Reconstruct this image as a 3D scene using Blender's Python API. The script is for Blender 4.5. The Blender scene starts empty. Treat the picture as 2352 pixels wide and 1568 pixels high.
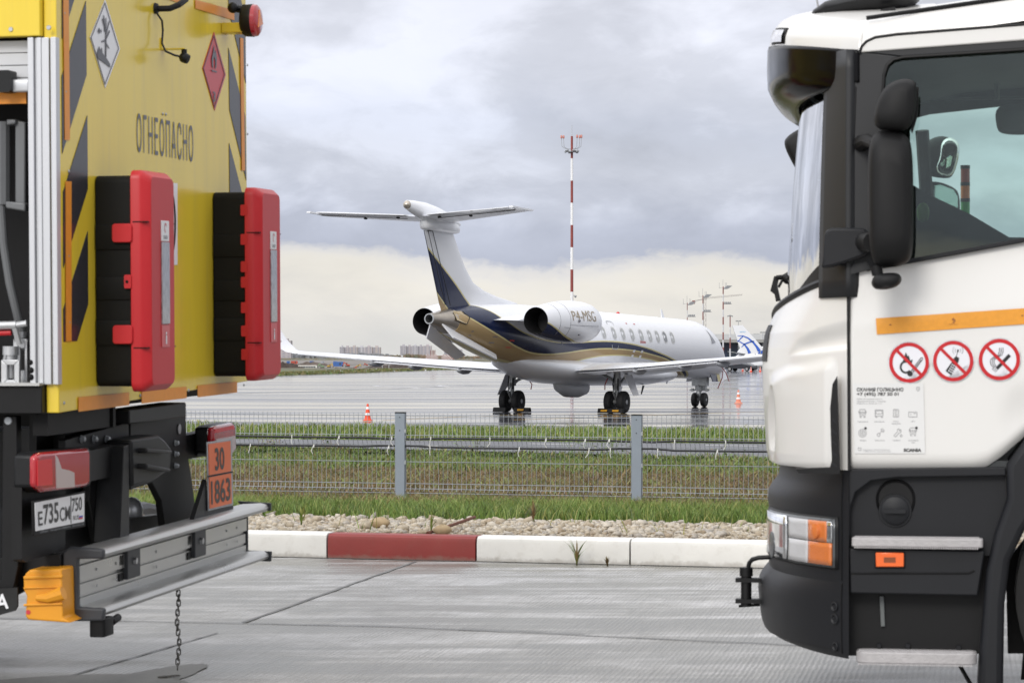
import bpy, bmesh, math, random
import numpy as np
from mathutils import Vector, Matrix, Euler
R = math.radians
SC = bpy.context.scene
COL = SC.collection
random.seed(7); rng = np.random.default_rng(7)

# ---------------------------------------------------------------- camera
EYE = 1.35                      # camera height above the concrete
FIELD = 1.35 - 1.98             # level of the airfield
F, CX, HY = 6200.0, 1176.0, 818.0
cam = bpy.data.cameras.new('camera'); cam_o = bpy.data.objects.new('camera', cam); COL.objects.link(cam_o)
cam_o.location = (0, 0, EYE); cam_o.rotation_euler = (R(90), 0, 0)
cam.sensor_width = 36; cam.lens = 36 * F / 2352; cam.shift_y = 34 / 2352
cam.clip_start = .1; cam.clip_end = 20000
cam.dof.use_dof = True; cam.dof.focus_distance = 95; cam.dof.aperture_fstop = 16
SC.camera = cam_o

# ---------------------------------------------------------------- light
SUN_EL, SUN_AZ = 30, 200        # azimuth clockwise from +Y: behind the camera, to its left
w = bpy.data.worlds.new('World'); SC.world = w; w.use_nodes = True
nt = w.node_tree; nt.nodes.clear()
def N(t, **k):
    n = nt.nodes.new(t)
    for a, b in k.items(): setattr(n, a, b)
    return n
def L(a, b): nt.links.new(a, b)
def MA(op, a, b=None, c=None):
    n = N('ShaderNodeMath', operation=op)
    for i, v in enumerate((a, b, c)):
        if v is None: continue
        if hasattr(v, 'links'): L(v, n.inputs[i])
        else: n.inputs[i].default_value = v
    return n.outputs[0]
def MIX(f, a, b, mode='MIX'):
    n = N('ShaderNodeMix', data_type='RGBA', blend_type=mode)
    for i, v in ((0, f), (6, a), (7, b)):
        if hasattr(v, 'links'): L(v, n.inputs[i])
        elif i == 0: n.inputs[0].default_value = v
        else: n.inputs[i].default_value = (*v, 1) if len(v) == 3 else v
    return n.outputs[2]
def RAMP(fac, pts, interp='LINEAR'):
    n = N('ShaderNodeValToRGB'); L(fac, n.inputs[0]); e = n.color_ramp.elements; n.color_ramp.interpolation = interp
    while len(e) < len(pts): e.new(1)
    for el, (p, c) in zip(e, pts):
        el.position = p; el.color = (c, c, c, 1) if isinstance(c, (int, float)) else (*c, 1)
    return n.outputs[0]
def NOISE(vec, scale, detail=6, rough=.55, dist=0):
    n = N('ShaderNodeTexNoise'); L(vec, n.inputs['Vector'])
    n.inputs['Scale'].default_value = scale; n.inputs['Detail'].default_value = detail
    n.inputs['Roughness'].default_value = rough; n.inputs['Distortion'].default_value = dist
    return n.outputs[0]
def MAPV(vec, scale=(1, 1, 1), loc=(0, 0, 0), rot=(0, 0, 0)):
    n = N('ShaderNodeMapping'); L(vec, n.inputs[0]); n.inputs['Scale'].default_value = scale
    n.inputs['Location'].default_value = loc; n.inputs['Rotation'].default_value = rot
    return n.outputs[0]
sky = N('ShaderNodeTexSky', sky_type='NISHITA', sun_disc=False)
sky.sun_elevation = R(SUN_EL); sky.sun_rotation = R(SUN_AZ)
tc = N('ShaderNodeTexCoord').outputs['Generated']
sep = N('ShaderNodeSeparateXYZ'); L(tc, sep.inputs[0])
el = sep.outputs[2]
n1 = NOISE(MAPV(tc, (1, 1, 2.4), (3.1, 1.7, .4)), 13, 7, .58, .25)      # cloud bodies
n2 = NOISE(MAPV(tc, (1, 1, 2.2), (7.3, 2.2, 5.1)), 24, 6, .56, .3)        # ragged detail
n3 = NOISE(MAPV(tc, (1, 1, 1.7), (1.3, 9.2, 2.0)), 9, 4, .5)             # broad masses
elp = MA('ADD', el, MA('ADD', MA('MULTIPLY', MA('SUBTRACT', n1, .5), .042), MA('MULTIPLY', MA('SUBTRACT', n2, .5), .020)))
elp = MA('ADD', elp, MA('MULTIPLY', sep.outputs[0], .035))               # the cloud edge hangs lower to the right
base = RAMP(elp, [(0, (.76, .755, .74)), (.012, (.80, .78, .75)), (.026, (.90, .862, .79)), (.0345, (.83, .81, .79)),
                  (.038, (.50, .535, .65)), (.050, (.53, .565, .68)), (.068, (.67, .70, .80)), (.085, (.64, .675, .785)), (.105, (.71, .735, .83)),
                  (.14, (.73, .745, .825)), (.3, (.86, .87, .91)), (.62, (1.30, 1.31, 1.35)), (1, (1.55, 1.55, 1.6))])
hi = MA('MULTIPLY', RAMP(el, [(0, 0), (.036, 0), (.055, 1), (1, 1)]), 1.0)
lump = RAMP(MA('ADD', MA('MULTIPLY', n3, .58), MA('MULTIPLY', n2, .42)), [(.34, .86), (.42, .96), (.48, 1.0), (.545, 1.15), (.60, 1.26)])
clouds = MIX(hi, base, MIX(1.0, base, lump, 'MULTIPLY'))
lowl = RAMP(MA('ADD', MA('MULTIPLY', n1, .6), MA('MULTIPLY', n3, .4)), [(.36, .93), (.5, 1.0), (.62, 1.06)])
clouds = MIX(1.0, clouds, lowl, 'MULTIPLY')
west = RAMP(MA('ADD', MA('MULTIPLY', sep.outputs[0], .5), .5), [(0, 1.5), (.36, 1.45), (.40, 1.0), (.60, 1.0), (.66, .82), (1, .9)])   # unseen sky lifted left for the windscreen reflection, dimmed right for the yellow panel
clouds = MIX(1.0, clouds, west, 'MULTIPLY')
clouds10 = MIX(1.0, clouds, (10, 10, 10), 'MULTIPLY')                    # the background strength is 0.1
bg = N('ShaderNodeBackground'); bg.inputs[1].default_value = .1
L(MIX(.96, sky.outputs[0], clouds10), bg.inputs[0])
wo = N('ShaderNodeOutputWorld'); L(bg.outputs[0], wo.inputs[0])
sun = bpy.data.lights.new('sun', 'SUN'); sun.energy = 1.6; sun.angle = R(18); sun.color = (1, .96, .9)
sun_o = bpy.data.objects.new('sun', sun); COL.objects.link(sun_o)
_sd = Vector((math.sin(R(SUN_AZ)) * math.cos(R(SUN_EL)), math.cos(R(SUN_AZ)) * math.cos(R(SUN_EL)), math.sin(R(SUN_EL))))
sun_o.rotation_euler = _sd.to_track_quat('Z', 'Y').to_euler()
SC.view_settings.view_transform = 'Standard'; SC.view_settings.look = 'None'
SC.view_settings.exposure = -0.04; SC.view_settings.gamma = 1

# ---------------------------------------------------------------- materials
def material(name, col, rough=.5, metal=0, var=0.0, vscale=3.0, bump=0.0, bscale=60.0, coat=0.0, spec=.5, rvar=0.0, stretch=(1, 1, 1), dirt=None):
    global nt
    m = bpy.data.materials.new(name); m.use_nodes = True; nt = m.node_tree
    b = nt.nodes['Principled BSDF']
    b.inputs['Base Color'].default_value = (*col, 1); b.inputs['Roughness'].default_value = rough
    b.inputs['Metallic'].default_value = metal; b.inputs['Coat Weight'].default_value = coat
    b.inputs['Coat Roughness'].default_value = .06
    b.inputs['Specular IOR Level'].default_value = spec
    oc = N('ShaderNodeTexCoord').outputs['Object']
    v = MAPV(oc, stretch)
    if var or rvar or dirt:
        n = NOISE(v, vscale, 6, .6)
        c = tuple(col)
        if var:
            out = RAMP(n, [(.3, tuple(x * (1 - var) for x in c)), (.7, tuple(min(1, x * (1 + var)) for x in c))])
            if dirt:
                dm = RAMP(NOISE(v, vscale * 2.7, 8, .65), [(.52, 0), (.75, dirt[1])])
                out = MIX(dm, out, dirt[0])
            L(out, b.inputs['Base Color'])
        if rvar:
            L(RAMP(n, [(.3, max(.02, rough - rvar)), (.7, min(1, rough + rvar))]), b.inputs['Roughness'])
    if bump:
        bn = N('ShaderNodeBump'); bn.inputs['Strength'].default_value = bump; bn.inputs['Distance'].default_value = .01
        L(NOISE(v, bscale, 4, .6), bn.inputs['Height']); L(bn.outputs[0], b.inputs['Normal'])
    return m
def glass(name, tint, rough=0.0, alpha_mix=.15):
    """thin sheet: mostly clear, tinted, with a clear-coat reflection"""
    global nt
    m = bpy.data.materials.new(name); m.use_nodes = True; nt = m.node_tree; nt.nodes.clear()
    tr = N('ShaderNodeBsdfTransparent'); tr.inputs[0].default_value = (*tint, 1)
    gl = N('ShaderNodeBsdfGlossy'); gl.inputs['Roughness'].default_value = rough
    fr = N('ShaderNodeFresnel'); fr.inputs[0].default_value = 1.5
    f = MA('ADD', MA('MULTIPLY', fr.outputs[0], 1.0), alpha_mix * .2)
    mx = N('ShaderNodeMixShader'); L(f, mx.inputs[0]); L(tr.outputs[0], mx.inputs[1]); L(gl.outputs[0], mx.inputs[2])
    o = N('ShaderNodeOutputMaterial'); L(mx.outputs[0], o.inputs[0])
    return m

# ---------------------------------------------------------------- helpers
def px(x, y, Y):
    """picture point of the photograph at depth Y -> world point (used to read off places)"""
    return Vector(((x - CX) / F * Y, Y, EYE - (y - HY) / F * Y))
def onz(x, y, z):
    Y = (EYE - z) * F / (y - HY); return Vector(((x - CX) / F * Y, Y, z))
class Frame:
    def __init__(s, M): s.M = M; s.I = M.inverted()
    def at(s, ax, wv, x, y):
        o = s.I @ Vector((0, 0, EYE)); d = s.I.to_3x3() @ Vector(((x - CX) / F, 1, -(y - HY) / F))
        return o + d * ((wv - o[ax]) / d[ax])
class MB:
    def __init__(s): s.v = []; s.f = []; s.mi = []; s.cm = 0
    def add(s, vs, fs):
        o = len(s.v); s.v += [tuple(p) for p in vs]; s.f += [tuple(i + o for i in f) for f in fs]; s.mi += [s.cm] * len(fs); return s
    def slot(s, i): s.cm = i; return s
    def prism(s, pts, ext):
        n = len(pts); e = Vector(ext); p = [Vector(q) for q in pts]
        vs = p + [q + e for q in p]
        fs = [tuple(range(n)), tuple(range(2 * n - 1, n - 1, -1))] + [(i, i + n, (i + 1) % n + n, (i + 1) % n) for i in range(n)]
        return s.add(vs, fs)
    def box(s, c, d, M=None):
        c = Vector(c); vs = []
        for sx in (-1, 1):
            for sy in (-1, 1):
                for sz in (-1, 1):
                    o = Vector((sx * d[0] / 2, sy * d[1] / 2, sz * d[2] / 2)); vs.append(c + (M @ o if M else o))
        return s.add(vs, [(0, 1, 3, 2), (4, 6, 7, 5), (0, 4, 5, 1), (2, 3, 7, 6), (0, 2, 6, 4), (1, 5, 7, 3)])
    def bar(s, a, b, wdt, hgt, up=(0, 0, 1)):
        a, b = Vector(a), Vector(b); d = (b - a).normalized(); sd = d.cross(Vector(up)).normalized(); u = sd.cross(d)
        vs = [p + sd * (i * wdt / 2) + u * (j * hgt / 2) for p in (a, b) for i, j in ((-1, -1), (1, -1), (1, 1), (-1, 1))]
        return s.add(vs, [(3, 2, 1, 0), (4, 5, 6, 7)] + [(i, (i + 1) % 4, (i + 1) % 4 + 4, i + 4) for i in range(4)])
    def loft(s, rings, closed=True, caps=True):
        n = len(rings[0]); vs = [p for r in rings for p in r]; fs = []
        for i in range(len(rings) - 1):
            for j in range(n if closed else n - 1):
                a = i * n + j; b = i * n + (j + 1) % n; fs.append((a, b, b + n, a + n))
        if caps and closed: fs += [tuple(range(n - 1, -1, -1)), tuple(range((len(rings) - 1) * n, len(rings) * n))]
        return s.add(vs, fs)
    def tube(s, path, r, n=8, caps=True):
        path = [Vector(p) for p in path]; rs = r if isinstance(r, (list, tuple)) else [r] * len(path); rings = []; prev = None
        for i, p in enumerate(path):
            t = (path[min(i + 1, len(path) - 1)] - path[max(i - 1, 0)]).normalized()
            if prev is None: a = t.orthogonal().normalized()
            else: a = (prev - t * prev.dot(t)).normalized()
            prev = a; b = t.cross(a)
            rings.append([p + (a * math.cos(2 * math.pi * k / n) + b * math.sin(2 * math.pi * k / n)) * rs[i] for k in range(n)])
        return s.loft(rings, True, caps)
    def lathe(s, prof, o, axis, n=24, caps=True):
        o = Vector(o); ax = Vector(axis).normalized(); a = ax.orthogonal().normalized(); b = ax.cross(a)
        return s.loft([[o + ax * t + (a * math.cos(2 * math.pi * k / n) + b * math.sin(2 * math.pi * k / n)) * max(r, 1e-4) for k in range(n)] for t, r in prof], True, caps)
    def ball(s, c, r, n=14, m=9, sc=(1, 1, 1)):
        c = Vector(c); rings = [[c + Vector((math.cos(2 * math.pi * k / n) * math.sin(math.pi * i / m) * r * sc[0], math.sin(2 * math.pi * k / n) * math.sin(math.pi * i / m) * r * sc[1], -math.cos(math.pi * i / m) * r * sc[2])) for k in range(n)] for i in range(m + 1)]
        for ring in (rings[0], rings[-1]):
            for k in range(n): ring[k] = ring[k] + Vector((math.cos(2 * math.pi * k / n), math.sin(2 * math.pi * k / n), 0)) * r * .02
        return s.loft(rings)
    def rbox(s, lo, hi, r=.02, ax=2):
        """box with its edges rounded in the plane across ax"""
        i, j = [k for k in range(3) if k != ax]; pts = []
        for cx, cy, a0 in ((hi[i] - r, hi[j] - r, 0), (lo[i] + r, hi[j] - r, 90), (lo[i] + r, lo[j] + r, 180), (hi[i] - r, lo[j] + r, 270)):
            for k in range(4):
                an = R(a0 + 30 * k); p = [0, 0, 0]; p[i] = cx + r * math.cos(an); p[j] = cy + r * math.sin(an); p[ax] = lo[ax]; pts.append(p)
        e = [0, 0, 0]; e[ax] = hi[ax] - lo[ax]
        return s.prism(pts, e)
    def build(s, name, mats, parent=None, smooth=35, bevel=0, seg=2, xf=None):
        me = bpy.data.meshes.new(name)
        vs = s.v if xf is None else [tuple(xf @ Vector(p)) for p in s.v]
        me.from_pydata(vs, [], s.f)
        for m in (mats if isinstance(mats, (list, tuple)) else [mats]): me.materials.append(m)
        me.polygons.foreach_set('material_index', s.mi)
        bm = bmesh.new(); bm.from_mesh(me); bmesh.ops.recalc_face_normals(bm, faces=bm.faces); bm.to_mesh(me); bm.free()
        o = bpy.data.objects.new(name, me); COL.objects.link(o)
        if parent: o.parent = parent
        if smooth:
            me.shade_smooth(); me.set_sharp_from_angle(angle=R(smooth))
        if bevel:
            bv = o.modifiers.new('bevel', 'BEVEL'); bv.width = bevel; bv.segments = seg; bv.limit_method = 'ANGLE'; bv.angle_limit = R(40); bv.harden_normals = False
        return o
def tag(o, label=None, cat=None, group=None, kind=None):
    if label: o['label'] = label
    if cat: o['category'] = cat
    if group: o['group'] = group
    if kind: o['kind'] = kind
    return o
def empty(name, M, label, cat, group=None):
    o = bpy.data.objects.new(name, None); COL.objects.link(o)
    o.matrix_world = M if isinstance(M, Matrix) else Matrix.Translation(M); o.empty_display_size = .3
    return tag(o, label, cat, group)
def copy_thing(o, parent=None):
    c = o.copy(); COL.objects.link(c)
    if parent: c.parent = parent
    for ch in [k for k in bpy.data.objects if k.parent == o and k != c]: copy_thing(ch, c)
    return c
def sheet(name, pts, z, mat, kind='structure', parent=None):
    mb = MB(); mb.add([(p[0], p[1], z) for p in pts], [tuple(range(len(pts)))])
    o = mb.build(name, mat, parent, smooth=0)
    if kind: o['kind'] = kind
    return o
def text_geo(body, size=1.0, sx=1.0, bold=0.0, align='LEFT', sub=False, space=1.0):
    """glyph outlines of the built-in face as a flat mesh: (points, faces)"""
    c = bpy.data.curves.new('lettering', 'FONT'); c.body = body; c.size = size; c.align_x = align; c.offset = bold; c.resolution_u = 3; c.space_character = space
    o = bpy.data.objects.new('lettering', c); COL.objects.link(o)
    bpy.context.view_layer.update()
    me = bpy.data.meshes.new_from_object(o.evaluated_get(bpy.context.evaluated_depsgraph_get()))
    if sub:
        bm = bmesh.new(); bm.from_mesh(me); bmesh.ops.triangulate(bm, faces=bm.faces)
        for _ in range(sub): bmesh.ops.subdivide_edges(bm, edges=bm.edges, cuts=1)
        bm.to_mesh(me); bm.free()
    vs = [(v.co.x * sx, v.co.y) for v in me.vertices]; fs = [tuple(p.vertices) for p in me.polygons]
    bpy.data.objects.remove(o); bpy.data.curves.remove(c); bpy.data.meshes.remove(me)
    return vs, fs
def put_text(mb, body, fn, height, width=None, bold=0.0, sub=0, space=1.0):
    """letters of cap height `height`, fitted to `width`; fn(u, v) gives the point"""
    vs, fs = text_geo(body, 1.0, 1.0, bold, sub=sub, space=space)
    x0, x1 = min(v[0] for v in vs), max(v[0] for v in vs)
    k = height / .7; kx = k if width is None else width / (x1 - x0)
    return mb.add([fn((u - x0) * kx, v * k) for u, v in vs], fs)

white_paint = material('white_paint', (.80, .80, .79), .3, var=.03, vscale=1.5, coat=.3)
dark_plastic = material('dark_plastic', (.008, .0085, .0095), .45, var=.2, vscale=5, bump=.05, bscale=300, spec=.3)
black_metal = material('black_metal', (.004, .004, .0045), .55, var=.3, vscale=8, spec=.25)
rubber = material('rubber', (.012, .012, .012), .75, var=.3, vscale=10, bump=.1, bscale=80)
steel = material('steel', (.42, .43, .44), .38, .9, var=.15, vscale=8)
aluminium = material('aluminium', (.50, .50, .49), .36, .75, var=.08, vscale=3, rvar=.1)
galvanised = material('galvanised', (.36, .38, .40), .5, .5, var=.15, vscale=20)
orange_paint = material('orange_paint', (.80, .16, .03), .5, var=.1)
white_band = material('white_band', (.80, .80, .80), .5, var=.06, vscale=9)
# ---------------------------------------------------------------- ground
def tline(k, t, X): return t - k * X      # Y on the line Y + kX = t
ground_profile = [(-80, -.06), (17.7, -.06), (17.78, .04), (18.2, .145), (19.5, .10), (21.6, .02), (24.5, -.08), (28.4, -.23), (34, -.36), (42, -.50), (50, FIELD - .03), (54, FIELD - .05), (400, FIELD - .05)]
mb = MB(); rows = []
for t, z in ground_profile:
    k = .3 if t < 19 else .26 if t < 22 else .2 if t < 40 else .3 if t < 300 else 0
    half = 40 if t < 60 else 300 if t < 1000 else 7000
    rows.append([(X, t - k * X, z) for X in np.linspace(-half, half, 9)])
mb.loft(rows, False, False)
global_nt = None
gm = bpy.data.materials.new('earth'); gm.use_nodes = True; nt = gm.node_tree
oc = N('ShaderNodeTexCoord').outputs['Object']; sp = N('ShaderNodeSeparateXYZ'); L(oc, sp.inputs[0])
tt = MA('ADD', sp.outputs[1], MA('MULTIPLY', sp.outputs[0], .24))
tt = MA('ADD', tt, MA('MULTIPLY', MA('SUBTRACT', NOISE(oc, 1.3, 5), .5), 2.2))
ramp = RAMP(MA('DIVIDE', tt, 100), [(.17, (.30, .25, .19)), (.214, (.27, .22, .16)), (.22, (.05, .065, .02)), (.26, (.06, .07, .02)), (.29, (.085, .065, .028)), (.42, (.08, .06, .026)), (.48, (.11, .12, .045)), (.9, (.10, .11, .045))])
fine = RAMP(NOISE(oc, 9, 8, .7), [(.3, .55), (.7, 1.5)])
L(MIX(1.0, ramp, fine, 'MULTIPLY'), nt.nodes['Principled BSDF'].inputs['Base Color'])
nt.nodes['Principled BSDF'].inputs['Roughness'].default_value = .95
tag(mb.build('ground', gm, smooth=60), kind='structure')

# far ground: level field, with the sunken building site out to the left
def site_Y(y): return 900 + (851 - y) * 45
def site(x, y): return px(x, y, site_Y(y))
fm_ = material('far_field', (.10, .095, .055), .95, var=.3, vscale=.02)
site_x = [-700, -420, -300, 200, 600, 1000, 1090, 1135, 1220, 1500, 2000, 3000, 3900]
site_rows = [(398, None), (470, None), (640, .45), (880, 853.5)] + [(site_Y(y), y) for y in (851, 848, 845, 841, 837, 833, 829, 826)] + [(2300, None), (3200, None), (9000, None)]
rows = []
for Y_, y_ in site_rows:
    row = []
    for x in site_x:
        flat = FIELD - .06; z = flat
        if y_ and -400 < x < 1130:
            zz = flat - 1.4 if y_ == .45 else EYE - (y_ - HY) / F * Y_; z = zz
        row.append(((x - CX) / F * Y_, Y_, z))
    rows.append(row)
mb = MB(); mb.loft(rows, False, False); tag(mb.build('far_ground', fm_, smooth=60), kind='structure')

# concrete road: broom-finished slabs, damp patches
cm = bpy.data.materials.new('brushed_concrete'); cm.use_nodes = True; nt = cm.node_tree; b = nt.nodes['Principled BSDF']
oc = N('ShaderNodeTexCoord').outputs['Object']
rot = MAPV(oc, (1, 1, 1), rot=(0, 0, R(9.5)))
wv = N('ShaderNodeTexWave', wave_type='BANDS', bands_direction='X'); L(rot, wv.inputs['Vector'])
for k_, v_ in (('Scale', 13.5), ('Distortion', 3.2), ('Detail', 3), ('Detail Scale', .8), ('Detail Roughness', .6)): wv.inputs[k_].default_value = v_
tine = wv.outputs['Fac']
broom = NOISE(MAPV(rot, (52, 1.1, 1)), 1.0, 3, .6)
broom2 = NOISE(MAPV(rot, (95, 3.0, 1)), 1.0, 2, .5)
cloudy = NOISE(MAPV(oc, (.8, 1.3, 1), loc=(2, 7, 0)), 1.0, 8, .66)
spots = NOISE(MAPV(oc, (2.2, 3.4, 1)), 1.0, 7, .7)
streak = NOISE(MAPV(oc, (.40, 4.2, 1), rot=(0, 0, R(13))), 1.0, 6, .62)
worn = RAMP(NOISE(MAPV(oc, (.9, 2.0, 1), loc=(5, 2, 0)), 1.0, 6, .65), [(.36, 0), (.58, 1)])
damp = RAMP(MA('ADD', MA('MULTIPLY', cloudy, .5), MA('MULTIPLY', streak, .5)), [(.45, 1), (.50, .5), (.54, 0)])
dry = MIX(RAMP(spots, [(.35, 0), (.7, 1)]), (.28, .275, .262), (.48, .475, .475))
col = MIX(damp, dry, (.175, .169, .147))
grain = RAMP(MA('ADD', MA('MULTIPLY', broom, .6), MA('MULTIPLY', broom2, .4)), [(.36, .84), (.48, .99), (.60, 1.07)])
fade = RAMP(NOISE(MAPV(rot, (2.6, .8, 1), loc=(1, 4, 0)), 1.0, 5, .6), [(.42, .0), (.64, 1)])
lines_ = MIX(MA('MULTIPLY', MA('MULTIPLY', worn, fade), .95), (1, 1, 1), RAMP(tine, [(.05, .60), (.35, .97), (1, 1.06)]))
L(MIX(1.0, MIX(1.0, col, grain, 'MULTIPLY'), lines_, 'MULTIPLY'), b.inputs['Base Color'])
L(RAMP(damp, [(0, .55), (1, .30)]), b.inputs['Roughness'])
bn = N('ShaderNodeBump'); bn.inputs['Strength'].default_value = .55; bn.inputs['Distance'].default_value = .006
L(MA('ADD', broom, tine), bn.inputs['Height']); L(bn.outputs[0], b.inputs['Normal'])
K0 = 17.70                                   # kerb face line: Y + .3 X = K0
road = sheet('concrete_road', [(-60, -60 + 18), (60, -60 - 18), (60, K0 - 18 + .02), (-60, K0 + 18 + .02)], 0, cm)
jm = material('joint_filler', (.13, .13, .127), .6, var=.4, vscale=6)
def joint(name, a, b, wid, seed):
    a, b = Vector(a), Vector(b); d = (b - a).normalized(); sd = Vector((-d.y, d.x, 0)); n = max(8, int((b - a).length / .12)); r_ = random.Random(seed); up, dn = [], []
    for i in range(n + 1):
        p = a.lerp(b, i / n); q = wid * (.65 + .5 * r_.random()); o = (r_.random() - .5) * wid * .25
        up.append(p + sd * (o + q / 2)); dn.append(p + sd * (o - q / 2))
    m = MB(); m.loft([up, dn], False, False); return tag(m.build(name, jm, smooth=0), kind='structure')
joint('road_joint', onz(-300, 1412, .004), onz(900, 1437, .004), .022, 1); joint('road_joint', onz(900, 1437, .004), onz(2200, 1497, .004), .022, 4)
_a, _b = Vector((-12, K0 + 3.6, .004)), Vector((12, K0 - 3.6, .004)); _o = Vector((-.3, -1, 0)).normalized() * .012
joint('kerb_gutter_dirt', _a + _o, _b + _o, .03, 9)
joint('road_joint', onz(1060, 1441, .006), onz(1340, 1453, .006), .022, 12)
joint('road_joint', onz(955, 1288, .004), onz(560, 1428, .004), .026, 2)
joint('road_joint', onz(500, 1452, .004), onz(-150, 1640, .004), .014, 3)
dm_ = material('damp_shaded_concrete', (.15, .146, .13), .55, var=.3, vscale=1.2, bump=.25, bscale=160, stretch=(3, 1, 1))
def blotch(cx_, cy_, rx_, ry_, seed, an=0.0, zlev=.004):
    r_ = random.Random(seed); ph = [r_.uniform(0, 6.28) for _ in range(6)]; pts = []
    for i in range(72):
        t = i / 72 * 6.2832; q = 1 + sum(.16 / (k + 1) * math.sin((k + 2) * t + ph[k]) for k in range(6)) + r_.uniform(-.025, .025)
        x_, y_ = rx_ * q * math.cos(t), ry_ * q * math.sin(t)
        pts.append((cx_ + x_ * math.cos(an) - y_ * math.sin(an), cy_ + x_ * math.sin(an) + y_ * math.cos(an)))
    sheet('damp_shade_patch', pts, zlev, dm_)
p = onz(395, 1535, 0); blotch(p.x - .12, p.y - .6, .16, .72, 5, -.3)
p = onz(120, 1560, 0); blotch(p.x, p.y - .4, .75, .42, 6, zlev=.008)  # wet concrete and the truck's shade, both painted into this dark patch

# ---------------------------------------------------------------- kerb
kd = Vector((1, -.3, 0)).normalized(); kn = Vector((.3, 1, 0)).normalized()
kerb_white = material('kerb_white', (.70, .69, .66), .55, var=.05, vscale=4, bump=.12, bscale=90, dirt=((.42, .39, .34), .35))
kerb_red = material('kerb_red', (.235, .027, .023), .55, var=.08, vscale=4, bump=.12, bscale=90, dirt=((.22, .05, .04), .5))
def grime(m):
    """dried dirt along the foot of the kerb and chipped spots"""
    global nt
    nt = m.node_tree; b = nt.nodes['Principled BSDF']; src = b.inputs['Base Color'].links[0].from_socket
    oc = N('ShaderNodeTexCoord').outputs['Object']; s = N('ShaderNodeSeparateXYZ'); L(oc, s.inputs[0]); lv = N('ShaderNodeObjectInfo').outputs['Random']
    cm = N('ShaderNodeCombineXYZ'); L(MA('ADD', s.outputs[0], MA('MULTIPLY', lv, 40)), cm.inputs[0]); L(s.outputs[1], cm.inputs[1]); L(s.outputs[2], cm.inputs[2])
    foot_ = RAMP(MA('ADD', s.outputs[2], MA('MULTIPLY', MA('SUBTRACT', NOISE(cm.outputs[0], 14, 6, .7), .5), .09)), [(0, 1), (.016, .7), (.034, 0)])
    chip = RAMP(NOISE(cm.outputs[0], 26, 4, .6), [(.70, 0), (.74, .8)])
    L(MIX(MA('MAXIMUM', MA('MULTIPLY', foot_, .5), chip), src, (.23, .20, .16)), b.inputs['Base Color'])
grime(kerb_white); grime(kerb_red)
k0 = Vector((onz(755, 1277, 0).x, 0, 0)); k0.y = K0 - .3 * k0.x
kerb_len = 1.045
k1 = MB()
prof = [(0, -.05), (0, .125), (.008, .150), (.028, .165), (.15, .168), (.15, -.05)]
k1.loft([[Vector((u, q, z)) for q, z in prof] for u in (0.006, .012, .3, .6, kerb_len - .012, kerb_len - .006)])
kroot = None
texts = {-3: 'kerb block hidden almost wholly by the yellow truck, beyond its number plate', -2: 'white kerb block behind the aluminium bumper of the yellow truck', -1: 'white kerb block directly left of the red block, chipped along its foot',
         0: 'red painted kerb block between two white ones', 1: 'white kerb block directly right of the red block with a grass tuft at its foot',
         2: 'white kerb block right of the plain white joint, reaching behind the white truck bumper', 3: 'white kerb block hidden behind the headlight of the white truck'}
for i in range(-3, 4):
    src = k1.build('kerb_block', kerb_red if i in (0, -3) else kerb_white, smooth=30)
    src.location = k0 + kd * (kerb_len * i) + Vector((0, 0, (i * 37 % 5 - 2) * .001)); src.rotation_euler = (0, 0, math.atan2(kd.y, kd.x))
    tag(src, texts[i], 'kerb', 'painted kerb blocks along the concrete')
# ---------------------------------------------------------------- gravel, grass, weeds
def gz(X, Y):
    t = Y + .24 * X; ts = [q[0] for q in ground_profile]; zs = [q[1] for q in ground_profile]
    return np.interp(t, ts, zs)
def bulk(name, V, Fc, mats, mi, smooth=False, kind='stuff', nv=3):
    me = bpy.data.meshes.new(name); n = len(Fc)
    me.vertices.add(len(V)); me.vertices.foreach_set('co', V.astype('f').ravel())
    me.loops.add(n * nv); me.loops.foreach_set('vertex_index', Fc.astype('i').ravel())
    me.polygons.add(n); me.polygons.foreach_set('loop_start', np.arange(0, n * nv, nv, dtype='i'))
    for m in mats: me.materials.append(m)
    me.polygons.foreach_set('material_index', mi.astype('i')); me.update(); me.validate()
    o = bpy.data.objects.new(name, me); COL.objects.link(o); o['kind'] = kind; return o
def clumpy(X, Y, s=1.0, seed=0):
    r_ = np.random.default_rng(seed); v = np.zeros_like(X)
    for k in range(9):
        a = r_.uniform(0, 6.28); f_ = s * r_.uniform(.6, 4.5); v += np.sin(f_ * (X * np.cos(a) + Y * np.sin(a)) + r_.uniform(0, 6.28)) / (1 + .25 * f_)
    return v / 2.2
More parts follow.
